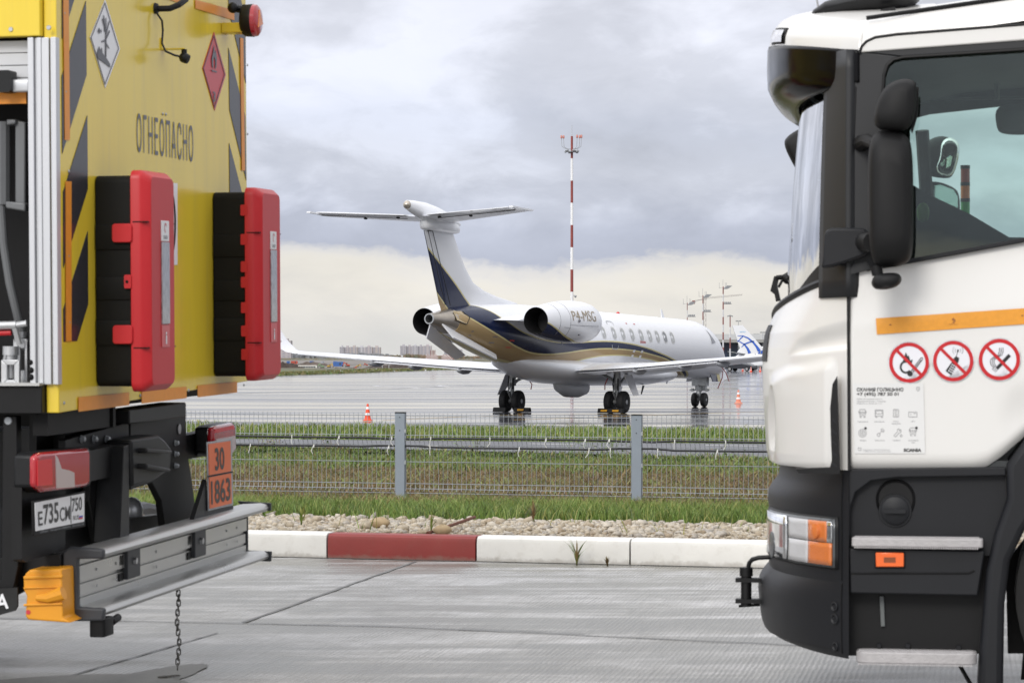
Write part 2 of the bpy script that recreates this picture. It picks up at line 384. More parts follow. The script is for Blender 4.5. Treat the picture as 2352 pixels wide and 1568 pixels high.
def blades(name, tlo, thi, k, X0, X1, dens, hgt, wid, mats, weights, seed, lean=.35, keep=None, zoff=0, zfix=None, lead=0):
    r_ = np.random.default_rng(seed)
    xr = lambda t, a: a * t / 30.0
    n = int(dens * (thi - tlo) * (X1 - X0)); X = r_.uniform(X0, X1, n); t = r_.uniform(tlo, thi, n); Y = t - k * X
    c = clumpy(X, Y, 1.6, seed)
    if keep is not None: s = r_.random(n) < keep(X, t, c); X, Y, t, c = X[s], Y[s], t[s], c[s]; n = len(X)
    z = (gz(X, Y) if zfix is None else np.full(n, zfix)) + zoff
    h = hgt * r_.uniform(.35, 1.15, n) * (1 + .35 * np.clip(c, -1, 1)); an = r_.uniform(0, 6.283, n); wd = wid * r_.uniform(.6, 1.3, n)
    lx, ly = lean * h * r_.normal(0, 1, n), lean * h * r_.normal(0, 1, n)
    dx, dy = np.cos(an) * wd / 2, np.sin(an) * wd / 2
    V = np.empty((n, 5, 3))
    V[:, 0] = np.stack([X - dx, Y - dy, z - .01], 1); V[:, 1] = np.stack([X + dx, Y + dy, z - .01], 1)
    V[:, 2] = np.stack([X - dx * .7 + lx * .4, Y - dy * .7 + ly * .4, z + h * .6], 1); V[:, 3] = np.stack([X + dx * .7 + lx * .4, Y + dy * .7 + ly * .4, z + h * .6], 1)
    V[:, 4] = np.stack([X + lx, Y + ly, z + h], 1)
    b_ = np.arange(n)[:, None] * 5
    Fc = np.concatenate([b_ + [0, 1, 3], b_ + [0, 3, 2], b_ + [2, 3, 4]])
    wts = np.array(weights, float); pick = np.clip((r_.random(n) + .18 * c), 0, .999); cs = np.cumsum(wts / wts.sum()); mi = np.searchsorted(cs, pick)
    return bulk(name, V.reshape(-1, 3), Fc, mats, np.tile(np.clip(mi, 0, len(mats) - 1), 3))
def leaf_mat(name, c): 
    m = material(name, c, .6, var=.35, vscale=2.5); m.node_tree.nodes['Principled BSDF'].inputs['Subsurface Weight'].default_value = 0; return m
g1, g2, g3, g4 = leaf_mat('grass_deep', (.095, .165, .022)), leaf_mat('grass_mid', (.175, .235, .05)), leaf_mat('grass_yellow', (.27, .26, .075)), leaf_mat('grass_dark', (.05, .08, .018))
w1, w2, w3, w4 = leaf_mat('weed_russet', (.150, .085, .036)), leaf_mat('weed_ochre', (.215, .150, .060)), leaf_mat('weed_dark', (.065, .046, .022)), leaf_mat('weed_olive', (.115, .125, .036))
blades('verge_grass', 21.5, 25.6, .26, -8, 8, 1900, .125, .008, [g4, g1, g2, g3], [.12, .42, .36, .10], 11, .4,
       keep=lambda X, t, c: np.clip((t - 21.6 - .6 * c) / .5, 0, 1) * np.clip(1.3 + .5 * c, .55, 1) * np.clip(1.25 - (t - 24.6) * .5, 0, 1))
blades('verge_grass_sparse', 25.0, 29.5, .2, -9, 9, 420, .11, .010, [g4, g1, g2, g3, w2], [.12, .28, .27, .2, .13], 12, .5)
blades('dry_weeds', 26.5, 45, .2, -9.5, 9.5, 430, .10, .013, [w3, w1, w2, w4, g2], [.13, .30, .26, .22, .09], 13, 1.0)
blades('green_weeds', 42, 55.3, .58, -10, 11, 280, .13, .022, [g4, g1, g2, w4, w2], [.2, .3, .26, .14, .10], 14, .7, keep=lambda X, t, c: np.clip((t - 42) / 5 + .5 * c, 0, 1))
blades('gravel_sprouts', 18.4, 21.8, .3, -7, 7, 26, .13, .008, [g1, g2, g3], [.3, .4, .3], 15, .6, keep=lambda X, t, c: (c > .55) * .9)
# rubble stones
def stones(name, n, seed):
    r_ = np.random.default_rng(seed)
    ph = (1 + 5 ** .5) / 2
    ico = np.array([(-1, ph, 0), (1, ph, 0), (-1, -ph, 0), (1, -ph, 0), (0, -1, ph), (0, 1, ph), (0, -1, -ph), (0, 1, -ph), (ph, 0, -1), (ph, 0, 1), (-ph, 0, -1), (-ph, 0, 1)]) / 1.9
    fi = np.array([(0, 11, 5), (0, 5, 1), (0, 1, 7), (0, 7, 10), (0, 10, 11), (1, 5, 9), (5, 11, 4), (11, 10, 2), (10, 7, 6), (7, 1, 8), (3, 9, 4), (3, 4, 2), (3, 2, 6), (3, 6, 8), (3, 8, 9), (4, 9, 5), (2, 4, 11), (6, 2, 10), (8, 6, 7), (9, 8, 1)])
    X = r_.uniform(-6.5, 7, n); t = r_.uniform(17.86, 22.1, n); Y = t - .3 * X
    sz = np.clip(r_.lognormal(-4.5, .45, n), .007, .045)
    V = ico[None] * (1 + r_.normal(0, .27, (n, 12, 1)))
    V = V * sz[:, None, None] * r_.uniform(.6, 1.3, (n, 1, 3)) * np.array([1.1, 1.1, .7])
    a = r_.uniform(0, 6.28, n); c, s = np.cos(a)[:, None], np.sin(a)[:, None]
    x = V[:, :, 0] * c - V[:, :, 1] * s; y = V[:, :, 0] * s + V[:, :, 1] * c
    V = np.stack([x + X[:, None], y + Y[:, None], V[:, :, 2] + (gz(X, Y) + .2 * sz + r_.uniform(-.3, .6, n) * sz)[:, None]], 2)
    Fc = (np.arange(n)[:, None, None] * 12 + fi[None]).reshape(-1, 3)
    return bulk(name, V.reshape(-1, 3), Fc, [material('stone_buff', (.38, .325, .245), .85, var=.25, vscale=40), material('stone_pale', (.46, .415, .345), .85, var=.2, vscale=40), material('stone_brown', (.30, .24, .17), .85, var=.3, vscale=40), material('stone_grey', (.36, .33, .29), .85, var=.3, vscale=40)],
                np.repeat(r_.choice(4, n, p=[.38, .34, .12, .16]), 20))
stones('gravel', 40000, 21)
def single_stone(name, p, r, mat, label):
    m = MB(); m.ball((0, 0, 0), r, 10, 7, (1.25, .9, .75)); rr = random.Random(int(p.x * 1e3))
    m.v = [tuple(c * rr.uniform(.86, 1.12) for c in q) for q in m.v]
    o = m.build(name, mat, smooth=50); o.location = p; tag(o, label, 'stone')
sm = material('stone_tan', (.36, .27, .16), .8, var=.2, vscale=14)
single_stone('stone', px(1016, 1217, 18.15), .052, sm, 'tan rounded stone sitting on the gravel just behind the red kerb block')
single_stone('stone', px(873, 1200, 19.2), .055, sm, 'pale flat stone on the gravel under the left part of the grass strip')
# rusty rod and tufts at the kerb
m = MB(); m.tube([px(982, 1224, 18.05), px(1030, 1208, 18.6), px(1090, 1187, 20.0)], .012, 8)
tag(m.build('steel_rod', material('rust', (.13, .045, .025), .9, var=.4, vscale=20)), 'rusty brown steel rod lying across the gravel behind the red kerb block', 'rod')
def tuft(name, p, h, n, seed, label, mats=(g2, g1, w2)):
    r_ = random.Random(seed); m = MB()
    for i in range(n):
        a = r_.uniform(0, 6.28); l = h * r_.uniform(.5, 1.1); le = r_.uniform(.1, .75); d = Vector((math.cos(a), math.sin(a) * .6 - .25, 0)); s_ = Vector((-d.y, d.x, 0)).normalized() * .005
        q = [p + d * (l * le * k * k) + Vector((0, 0, l * k * (1 - .35 * le * k))) for k in (0, .4, .75, 1)]
        m.slot(r_.randrange(len(mats))); m.add([q[0] - s_, q[0] + s_, q[1] + s_, q[1] - s_, q[2] + s_ * .7, q[2] - s_ * .7, q[3]], [(0, 1, 2, 3), (3, 2, 4, 5), (5, 4, 6)])
    tag(m.build(name, list(mats), smooth=0), label, 'grass tuft')
tuft('grass_tuft', onz(1325, 1297, .0), .20, 26, 3, 'spiky grass tuft at the foot of the white kerb block right of the red one')
tuft('grass_tuft', onz(1395, 1299, .0), .07, 26, 5, 'small withered tuft right of the spiky one at the kerb foot', (w1, w2, g3))
tuft('grass_tuft', px(990, 1222, 18.2), .20, 12, 4, 'thin grass sprig growing from the gravel behind the red kerb block', (g3, g2))
tuft('grass_tuft', px(692, 1205, 18.6), .16, 22, 6, 'low grass tuft in the gravel left of the red kerb block', (g3, g2, g1))

tuft('dead_weed', px(1225, 1196, 20.9), .17, 34, 8, 'withered brown weed at the front edge of the grass, right of the rusty rod', (w1, w3, w2))
# leafy clumps along the top of the bank
def clump(p, wd, h, seed, label, mats):   # one plant: leaves share a mesh
    r_ = random.Random(seed); m = MB()
    for i in range(70):
        q = p + Vector((r_.gauss(0, wd * .4), r_.gauss(0, wd * .3), abs(r_.gauss(0, .45)) * h)); a = r_.uniform(0, 6.28); s_ = r_.uniform(.02, .045)
        u = Vector((math.cos(a), math.sin(a), r_.uniform(-.3, .8))) * s_; v = Vector((-math.sin(a), math.cos(a), r_.uniform(-.5, .7))) * s_ * .5
        m.slot(r_.randrange(len(mats))); m.add([q - u, q - v, q + u, q + v], [(0, 1, 2, 3)])
    for i in range(12):
        q = p + Vector((r_.gauss(0, wd * .35), r_.gauss(0, .1), 0)); t_ = q + Vector((r_.gauss(0, .06), 0, h * r_.uniform(.7, 1.25))); m.tube([q, t_], .005, 4)
    return tag(m.build('weed_clump', list(mats), smooth=0), label, 'plant', 'leafy weeds along the top of the bank')
for i, (x, y, wd, h, lab) in enumerate([(1345, 1040, .55, .30, 'wide leafy weed with dry tips at the bank edge, left of the second post'), (1410, 1040, .45, .34, 'tall dark weed at the bank edge close beside the second fence post'),
        (1090, 1038, .5, .22, 'low bushy weed at the bank edge midway between the two fence posts'), (1660, 1062, .6, .28, 'spreading weed at the bank edge near the white truck'),
        (620, 1024, .35, .14, 'small weed at the bank edge beside the orange hazard plate'), (750, 1030, .4, .16, 'small weed at the bank edge left of the first fence post')]):
    q = onz(x, y, FIELD + .02); clump(q, wd, h, 40 + i, lab, (g4, g1, g2, w2) if i % 2 else (g1, g2, w2, w4))

# ---------------------------------------------------------------- airfield
AZ = FIELD
def far_line(a, b, e0, e1):
    A, B = onz(*a, AZ), onz(*b, AZ); d = B - A; return A + d * e0, A + d * e1
wet_road = bpy.data.materials.new('wet_asphalt'); wet_road.use_nodes = True; nt = wet_road.node_tree; b = nt.nodes['Principled BSDF']
oc = N('ShaderNodeTexCoord').outputs['Object']
q = NOISE(MAPV(oc, (.12, .5, 1), rot=(0, 0, R(20))), 1, 6, .6)
L(RAMP(q, [(.3, (.075, .077, .088)), (.7, (.125, .127, .14))]), b.inputs['Base Color']); L(RAMP(q, [(.35, .38), (.65, .6)]), b.inputs['Roughness'])
b.inputs['Specular IOR Level'].default_value = .35
A1, A2 = far_line((600, 1024), (1760, 1052), -3, 3); B1, B2 = far_line((600, 1008), (1760, 1019), -3, 3)
tag(sheet('access_road', [A1, A2, B2, B1], AZ, wet_road))
lm = material('road_line_white', (.62, .62, .60), .45, var=.2, vscale=3)
for a, b_ in (((860, 1019.5), (1010, 1023.5)), ((1215, 1018), (1318, 1019.8)), ((1620, 1021.5), (1740, 1023.5)), ((640, 1007.8), (690, 1008.5))):
    p0, p1 = onz(*a, AZ + .006), onz(*b_, AZ + .006); d = (p1 - p0).normalized(); s_ = Vector((-d.y, d.x, 0)) * .09
    sheet('road_line', [p0 - s_, p1 - s_, p1 + s_, p0 + s_], AZ + .004, lm)
C1, C2 = far_line((600, 983), (1760, 995), -3, 3)
gs = material('strip_soil', (.06, .075, .02), .95, var=.4, vscale=2)
tag(sheet('grass_strip', [B1, B2, C2, C1], AZ - .004, gs))
kq = -(B2 - B1).y / (B2 - B1).x; tq = B1.y + kq * B1.x; kq2 = -(C2 - C1).y / (C2 - C1).x; tq2 = C1.y + kq2 * C1.x
blades('strip_grass', tq + .2, tq2 - .2, (kq + kq2) / 2, -12, 13, 150, .20, .028, [g4, g1, g2, g3], [.12, .36, .36, .16], 16, .5, zfix=AZ)
# apron: wet asphalt, puddled, running out to the horizon
ap = bpy.data.materials.new('wet_apron'); ap.use_nodes = True; nt = ap.node_tree; b = nt.nodes['Principled BSDF']
oc = N('ShaderNodeTexCoord').outputs['Object']
strk = NOISE(MAPV(oc, (.016, .30, 1), rot=(0, 0, R(-6))), 1, 8, .62, .2)
strk2 = NOISE(MAPV(oc, (.05, 1.1, 1), loc=(3, 8, 0), rot=(0, 0, R(-4))), 1, 5, .6)
mixs = MA('ADD', MA('MULTIPLY', strk, .7), MA('MULTIPLY', strk2, .3))
L(RAMP(mixs, [(.3, (.10, .10, .115)), (.7, (.055, .056, .062))]), b.inputs['Base Color'])
L(RAMP(mixs, [(.40, .30), (.47, .14), (.52, .035), (.60, .02)]), b.inputs['Roughness'])
b.inputs['IOR'].default_value = 1.36
bn = N('ShaderNodeBump'); bn.inputs['Strength'].default_value = .5; bn.inputs['Distance'].default_value = .012
L(NOISE(MAPV(oc, (.3, 1.6, 1)), 1, 4, .5), bn.inputs['Height']); L(bn.outputs[0], b.inputs['Normal'])
E1, E2 = onz(-200, 868.5, AZ), onz(400, 864.5, AZ)
tag(sheet('apron', [C1 + Vector((0, .1, 0)), C2 + Vector((0, .1, 0)), (400, 60, 0), (420, 900, 0), onz(1110, 846.4, AZ), onz(1010, 848.5, AZ), onz(640, 862, AZ), onz(300, 871, AZ), (-200, 160, 0), (-200, 60, 0)], AZ, ap))
D1, D2 = far_line((600, 969), (1760, 983), -3, 3)
dry = material('apron_edge', (.13, .13, .14), .5, var=.25, vscale=.4, stretch=(.2, 1, 1))
sheet('apron_edge_strip', [C1 + Vector((0, .2, 0)), C2 + Vector((0, .2, 0)), D2, D1], AZ + .004, dry)
for a, b_ in (((560, 978), (850, 977)), ((800, 979), (1200, 981)), ((1290, 979), (1480, 982)), ((1500, 984), (1700, 986))):
    p0, p1 = onz(*a, AZ), onz(*b_, AZ); d = (p1 - p0).normalized(); s_ = Vector((-d.y, d.x, 0)) * .10
    sheet('edge_line', [p0 - s_, p1 - s_, p1 + s_, p0 + s_], AZ + .008, lm)
ym = material('apron_line_yellow', (.55, .36, .06), .4, var=.3, vscale=2)
def stripe(pts, wd, mat=ym, z=AZ + .004):
    P = [onz(*q, AZ) for q in pts]; up, dn = [], []
    for i, q in enumerate(P):
        d = (P[min(i + 1, len(P) - 1)] - P[max(i - 1, 0)]).normalized(); s_ = Vector((-d.y, d.x, 0)) * wd / 2; up.append((*(q + s_).xy, z)); dn.append((*(q - s_).xy, z))
    m = MB(); m.loft([up, dn], False, False); tag(m.build('apron_line', mat, smooth=0), kind='structure')
stripe([(880, 965), (1080, 956), (1200, 952.5), (1330, 951), (1500, 950)], .15)
stripe([(1180, 964), (1420, 956), (1640, 948), (1900, 941)], .15)
pw = material('apron_line_white', (.55, .55, .56), .35, var=.2, vscale=.5)
stripe([(1000, 893.5), (937, 889.5), (870, 886.8), (860, 885.6), (885, 885), (960, 884.6), (1100, 883)], .35, pw)
stripe([(1030, 888), (1008, 886), (1012, 885), (1040, 884.3), (1130, 883)], .3, pw)
# tar seam
seam = material('tar_seam', (.03, .03, .033), .4, var=.3)
stripe([(500, 905), (740, 898), (900, 893), (1020, 888), (1140, 885), (1400, 880)], .30, seam, AZ + .003)
stripe([(1250, 893), (1480, 890), (1640, 888), (1900, 883)], .35, seam, AZ + .003)

# grassy margin beyond the apron
mg = material('margin_grass', (.085, .085, .025), .95, var=.4, vscale=.6)
mb = MB(); near = [(100, 876), (300, 870), (640, 863), (830, 856), (1010, 849.5), (1120, 846.8)]; rows = []
for dy_, zz in ((0, AZ + .01), (-2.5, AZ + .03), (-5.5, AZ + .04), (-7, AZ - .02)):
    rows.append([(*onz(x, y + dy_ * (1 if x < 900 else .6), AZ).xy, zz) for x, y in near])
mb.loft(rows, False, False); tag(mb.build('grass_margin', mg, smooth=60), kind='structure')
rr = random.Random(5); m = MB()
for i in range(9500):
    x = rr.uniform(560, 1130); yb = np.interp(x, [q[0] for q in near], [q[1] for q in near]); q = onz(x, yb - rr.uniform(-.3, 6.5) * (1 if x < 900 else .6), AZ); h = rr.uniform(.05, .20); wd = rr.uniform(.04, .12)
    q.z += .05; m.slot(rr.choices((0, 1, 2, 3, 4), (4, 3, 3, 2, .25))[0]); m.add([q + Vector((-wd, 0, 0)), q + Vector((wd, rr.uniform(-.2, .2), 0)), q + Vector((rr.gauss(0, .15), 0, h))], [(0, 1, 2)])
tag(m.build('margin_tussocks', [w4, w2, g4, g1, white_band], smooth=0), kind='stuff')
# ---------------------------------------------------------------- wire fence
fence_mat = material('fence_wire', (.25, .265, .29), .45, .2, var=.1)
post_mat = material('fence_post', (.235, .27, .315), .5, .1, var=.06, vscale=3, bump=.08, bscale=200)
cable_mat = material('cable_black', (.012, .013, .016), .5)
pitch_ = 2.53; fd = Vector((1, -.2, -.006)).normalized()
f0 = px(920, 948, 28.6)
def fp(u, z, off=0): q = f0 + fd * u; return Vector((q.x + .196 * off, q.y + .98 * off, q.z + z))
fence = empty('wire_fence', Vector((f0.x, f0.y, f0.z - .98)), 'grey welded wire mesh fence with square posts between gravel verge and weedy bank', 'fence')
finv = fence.matrix_world.inverted()
zrows = [0, -.04]                                       # heights under the post top
hz = [-.028, -.235, -.335, -.520, -.735, -.800, -.845, -.99]
def wire_panel(u0, u1):
    m = MB()
    def y_at(z):                                        # the V-shaped stiffening folds
        for a, b_ in ((-.235, -.335), (-.800, -.845)):
            if b_ <= z <= a: mid = (a + b_) / 2; return -.035 * (1 - abs(z - mid) / ((a - b_) / 2))
        return 0
    zs = [0.0, -.235, -.285, -.335, -.520, -.735, -.800, -.8225, -.845, -1.06]
    n = int(round((u1 - u0) / .05))
    for i in range(n + 1):
        u = u0 + (u1 - u0) * i / n; m.tube([fp(u, z, y_at(z) + .003) for z in zs], .0034, 4)
    for z in (-.028, -.235, -.335, -.515, -.745, -.800, -.845, -.985):
        m.tube([fp(u0, z, y_at(z)), fp(u1, z, y_at(z))], .0042, 5)
    return m.build('mesh_panel', fence_mat, fence, xf=finv, smooth=60)
for k in range(-2, 4):
    wire_panel(k * pitch_ + .06, (k + 1) * pitch_ - .06)
for k in range(-1, 4):
    m = MB(); c = fp(k * pitch_, 0); M3 = Matrix.Rotation(math.atan2(fd.y, fd.x), 3, 'Z')
    m.box((c.x, c.y, c.z - .55), (.105, .07, 1.10), M3)
    pst = m.build('post', post_mat, fence, bevel=.006, xf=finv)
    m = MB(); m.box((c.x, c.y, c.z + .004), (.108, .073, .012), M3); m.build('post_cap', black_metal, pst, xf=finv)
    m = MB()
    for z in (-.045, -.185): q = fp(k * pitch_, z, -.035); m.lathe([(0, .006), (.002, .006)], q, (-.196, -.98, 0), 8)
    m.build('bolt_hole', black_metal, pst, xf=finv)
    m = MB()
    for z in (-.19, -.52): q = fp(k * pitch_ + .058, z, -.02); m.box(q, (.014, .03, .04), M3)
    m.build('clamp', galvanised, pst, xf=finv)
tie_mat = material('cable_tie', (.75, .75, .73), .5)
def cable(z, ties, label):
    pts = []
    for k in range(-2, 4):
        for t_ in (.07, .16, .3, .5, .7, .84, .93): pts.append(fp((k + t_) * pitch_, z + (.012 if t_ in (.07, .93) else 0) * (1 if z < -.3 else -1) + random.uniform(-.003, .003), -.05 if .1 < t_ < .9 else -.01))
    m = MB(); m.tube(pts, .011, 8); o = m.build('cable', cable_mat, smooth=60)
    tag(o, label, 'cable', 'cables tied to the fence')
    for x in ties:
        # tie hangs where the photograph shows it
        u = (px(x, 1000, 28.5).x - f0.x) / fd.x
        m = MB(); q = fp(u, z, -.055); m.tube([q + Vector((0, 0, .018)), q + Vector((random.uniform(-.03, .0), -.01, -.05)), q + Vector((random.uniform(-.04, .02), 0, -.085))], .004, 5); m.tube([q + Vector((0, -.012, .016)), q + Vector((0, -.012, -.016))], .006, 5)
        m.build('cable_tie', tie_mat, o)
cable(-.262, (668, 779, 902, 992, 1128, 1256, 1345, 1399, 1545, 1658), 'upper black cable tied along the wire fence')
cable(-.358, (570, 720, 895, 990, 1195, 1353, 1401, 1507, 1640), 'lower black cable tied along the wire fence')

# ---------------------------------------------------------------- cones
def cone(name, p, h, label, cmat):
    o = empty(name, p, label, 'traffic cone', 'orange and white cones on the apron')
    m = MB(); m.slot(0); r = .19 * h / .75; m.rbox((-.29 * h, -.29 * h, 0), (.29 * h, .29 * h, .05 * h), .06 * h); m.lathe([(.05 * h, .26 * h), (.10 * h, .20 * h), (.13 * h, .19 * h)], (0, 0, 0), (0, 0, 1), 20)
    m.build('base', cmat, o)
    rad = lambda z: .185 * h + (.055 * h - .185 * h) * (z - .13 * h) / (.87 * h)
    m = MB()
    for z0, z1, s_ in ((.13, .32, 0), (.32, .46, 1), (.46, .68, 0), (.68, .83, 1), (.83, 1.0, 0)):
        m.slot(s_); m.lathe([(z0 * h, rad(z0 * h)), (z1 * h, rad(z1 * h))], (0, 0, 0), (0, 0, 1), 20, caps=(z1 == 1.0))
    m.build('body', [cmat, white_band], o)
cone('traffic_cone', onz(844.5, 966, AZ + .01), .52, 'bright orange traffic cone with white bands on the apron left of the first fence post', material('cone_bright', (.75, .085, .03), .5))
cone('traffic_cone', onz(1696, 926, AZ + .01), .56, 'faded orange traffic cone standing alone behind the nose wheels', material('cone_faded', (.72, .24, .15), .6))
for i, (x, y, t_) in enumerate(((1706, 852, 'small orange cone beside the rear door of the dark car'), (1725, 853, 'small orange cone just ahead of the dark car'), (1746, 853, 'small orange cone nearest the white truck'))):
    cone('traffic_cone', onz(x, y, AZ + .01), .62, t_, material('cone_bright', (.75, .085, .03), .5))

# ---------------------------------------------------------------- red and white mast
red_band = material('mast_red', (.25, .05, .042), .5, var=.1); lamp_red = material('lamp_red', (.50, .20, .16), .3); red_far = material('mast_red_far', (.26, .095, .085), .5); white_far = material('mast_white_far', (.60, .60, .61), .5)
lamp_grey = material('floodlight_grey', (.28, .29, .30), .4, .3)
def mast(name, x, ytop, ybase, Y, wpx, nb, label, head):
    b_ = px(x, ybase, Y); tz = px(x, ytop, Y).z; H = tz - b_.z; wd = wpx / F * Y / 2
    o = empty(name, b_, label, 'mast', 'red and white striped masts')
    m = MB(); r = lambda z: wd * (1.0 - .35 * z / H)
    for i in range(nb):
        z0, z1 = H * i / nb, H * (i + 1) / nb; m.slot(i % 2); m.lathe([(z0, r(z0)), (z1, r(z1))], (0, 0, 0), (0, 0, 1), 14, caps=i in (0, nb - 1))
    m.build('pole', [red_band, white_band] if Y < 300 else [red_far, white_far], o); head(o, H, Y / F); return o
def head_big(o, H, k):
    m = MB(); m.lathe([(H - 37 * k, 9 * k), (H - 35.5 * k, 9 * k)], (0, 0, 0), (0, 0, 1), 16); m.build('platform', lamp_grey, o)
    for i in range(10):
        a = i / 10 * 6.283; m = MB(); M = Matrix.Rotation(a, 3, 'Z') @ Matrix.Rotation(R(25), 3, 'Y'); c = Vector((math.cos(a), math.sin(a), 0)) * 14 * k + Vector((0, 0, H - 33.5 * k - (i % 2) * 2.5 * k))
        m.box(c, (5.5 * k, 6.5 * k, 3.5 * k), M); m.bar((0, 0, H - 36 * k), c, .8 * k, .8 * k); m.build('floodlight', lamp_grey, o, bevel=.04)
    m = MB(); m.tube([(0, 0, H - 30 * k), (0, 0, H + 25 * k)], .6 * k, 6); m.build('lightning_rod', steel, o)
    for dx in (-24, -19, 12, 18, 22):
        m = MB(); top = H - 2 * k - abs(dx) % 5 * .6 * k; m.tube([(0, 0, H - 30 * k), (dx * k * .55, 0, H - 29 * k), (dx * k * .95, 0, H - 24 * k), (dx * k, 0, top)], .55 * k, 6); m.build('lamp_arm', steel, o)
        m = MB(); m.lathe([(0, 1.4 * k), (1 * k, 2.3 * k), (6 * k, 2.2 * k), (7.5 * k, 1.2 * k)], (dx * k, 0, top - 1 * k), (0, 0, 1), 10); m.build('warning_lamp', lamp_red, o)
    m = MB(); m.tube([(0, 0, H - 365 * k), (11 * k, -.1, H - 366 * k)], .7 * k, 6); m.ball((8 * k, -.1, H - 368 * k), 2.6 * k, 10, 6); m.build('camera_bracket', lamp_grey, o)
mast('lighting_mast', 1313.5, 313, 874, 222, 8, 11, 'tall red and white lighting mast rising behind the jet engine', head_big)
def head_cap(o, H, k):
    m = MB(); m.bar((-6 * k, 0, H), (6 * k, 0, H), 1 * k, 1 * k)
    for dx in (-4.5, 0, 4.5): m.box((dx * k, 0, H + 1.5 * k - abs(dx) * .3 * k), (4 * k, 3 * k, 2.5 * k), Matrix.Rotation(R(4 * dx), 3, 'Y'))
    m.build('floodlight_row', lamp_grey, o)
def head_small(heads):
    def fn(o, H, k):
        for (dz, kind) in heads:
            m = MB()
            if kind == 'slab':
                z = H + dz * k; m.prism([(0, -1, z - 7.5 * k), (11 * k, -1, z - 7 * k), (20 * k, -1, z - .5 * k), (8 * k, -1, z)], (0, 2, 0)); m.build('floodlight_frame', lamp_grey, o)
            else:
                z = H + dz * k; m.tube([(0, 0, z), (20 * k, 0, z)], .6 * k, 5)
                for i in range(4): m.box(((4 + i * 4) * k, 0, z + 2.5 * k), (3.2 * k, 3 * k, 4.5 * k), Matrix.Rotation(R(20), 3, 'Y'))
                m.build('floodlight_row', lamp_grey, o)
        for dx in (-9, -.5, 5, 8):
            m = MB(); m.tube([(dx * k, 0, H - 4 * k), (dx * k, 0, H + (9 if dx != -.5 else 16) * k)], .35 * k, 5); m.tube([(0, 0, H - 3 * k), (dx * k, 0, H - 3 * k)], .3 * k, 5); m.build('aerial_rod', steel, o)
    return fn
mast('lighting_mast', 1578.5, 695, 848, 420, 2.6, 9, 'shortest striped floodlight mast, leftmost behind the cabin roof', head_small(((2, 'slab'), (-32, 'row'))))
mast('lighting_mast', 1614.5, 678, 848, 400, 3.4, 9, 'striped floodlight mast standing in front of the tower crane', head_small(((2, 'slab'), (-38, 'row'))))
mast('lighting_mast', 1661, 658, 850, 380, 4.0, 11, 'tallest far striped floodlight mast, right of the tower crane', head_small(((2, 'slab'), (-40, 'row'))))
mast('lighting_mast', 1677, 726, 850, 430, 3.6, 5, 'striped lamp mast without frame, left of the blue and white tail', head_cap)
def thin_pole(x, yt, Y, label):
    b_ = px(x, 846, Y); H = px(x, yt, Y).z - b_.z; k = Y / F
    o = empty('lamp_post', b_, label, 'lamp post', 'thin grey lamp posts by the terminal')
    m = MB(); m.tube([(0, 0, 0), (0, 0, H)], .7 * k, 6); m.build('pole', steel, o)
    m = MB()
    for dx in (-5, -2, 2, 5): m.box((dx * k, 0, H + 1 * k), (3 * k, 2 * k, 2 * k), Matrix.Rotation(R(12 * (1 if dx > 0 else -1)), 3, 'Y'))
    m.bar((-6 * k, 0, H), (6 * k, 0, H), .7 * k, .7 * k); m.build('lamp_head', lamp_grey, o)
thin_pole(1696, 738, 520, 'thin grey lamp post above the blue and white tail'); thin_pole(1752, 764, 560, 'thin grey lamp post farthest to the right'); thin_pole(1737, 768, 620, 'short grey lamp post above the terminal roof, second from the right')
# tower crane
Y = 620; k = Y / F; cr = empty('tower_crane', px(1619, 846, Y), 'pale tower crane with a long jib behind the striped masts', 'crane')
kc = material('crane_white', (.42, .40, .38), .5, var=.1); H = 160 * k
m = MB()
for sx in (-1, 1):
    for sy in (-1, 1): m.bar((sx * 2.6 * k, sy * 2.6 * k, 0), (sx * 2.6 * k, sy * 2.6 * k, H), .7 * k, .7 * k, (0, 1, 0))
for i in range(26):
    z0, z1 = H * i / 26, H * (i + 1) / 26
    for sy in (-1, 1): m.bar((-2.6 * k, sy * 2.6 * k, z0 if i % 2 else z1), (2.6 * k, sy * 2.6 * k, z1 if i % 2 else z0), .4 * k, .4 * k, (0, 1, 0))
m.build('tower', kc, cr)
m = MB(); j0, j1 = Vector((2 * k, 0, H)), Vector((86 * k, 0, H + 8 * k))
for o_ in ((0, -1.6, 0), (0, 1.6, 0), (0, 0, 3)): m.bar(j0 + Vector(o_) * k, j1 + Vector(o_) * k * .7, .9 * k, .9 * k)
for i in range(30):
    a, b_ = j0.lerp(j1, i / 30), j0.lerp(j1, (i + 1) / 30); u = Vector((0, 0, 3 * k)); m.bar(a if i % 2 else a + u, b_ + u if i % 2 else b_, .6 * k, .6 * k, (0, 1, 0))
m.build('jib', kc, cr)
m = MB(); m.bar((2 * k, 0, H), (-24 * k, 0, H - 5 * k), 2.4 * k, 2.4 * k); m.build('counter_jib', kc, cr)
m = MB(); m.box((-26 * k, 0, H - 8 * k), (6 * k, 4 * k, 8 * k)); m.build('counterweight', red_far, cr)
m = MB(); m.box((1 * k, 0, H + 1 * k), (7 * k, 5 * k, 6 * k)); m.build('operator_cab', kc, cr)

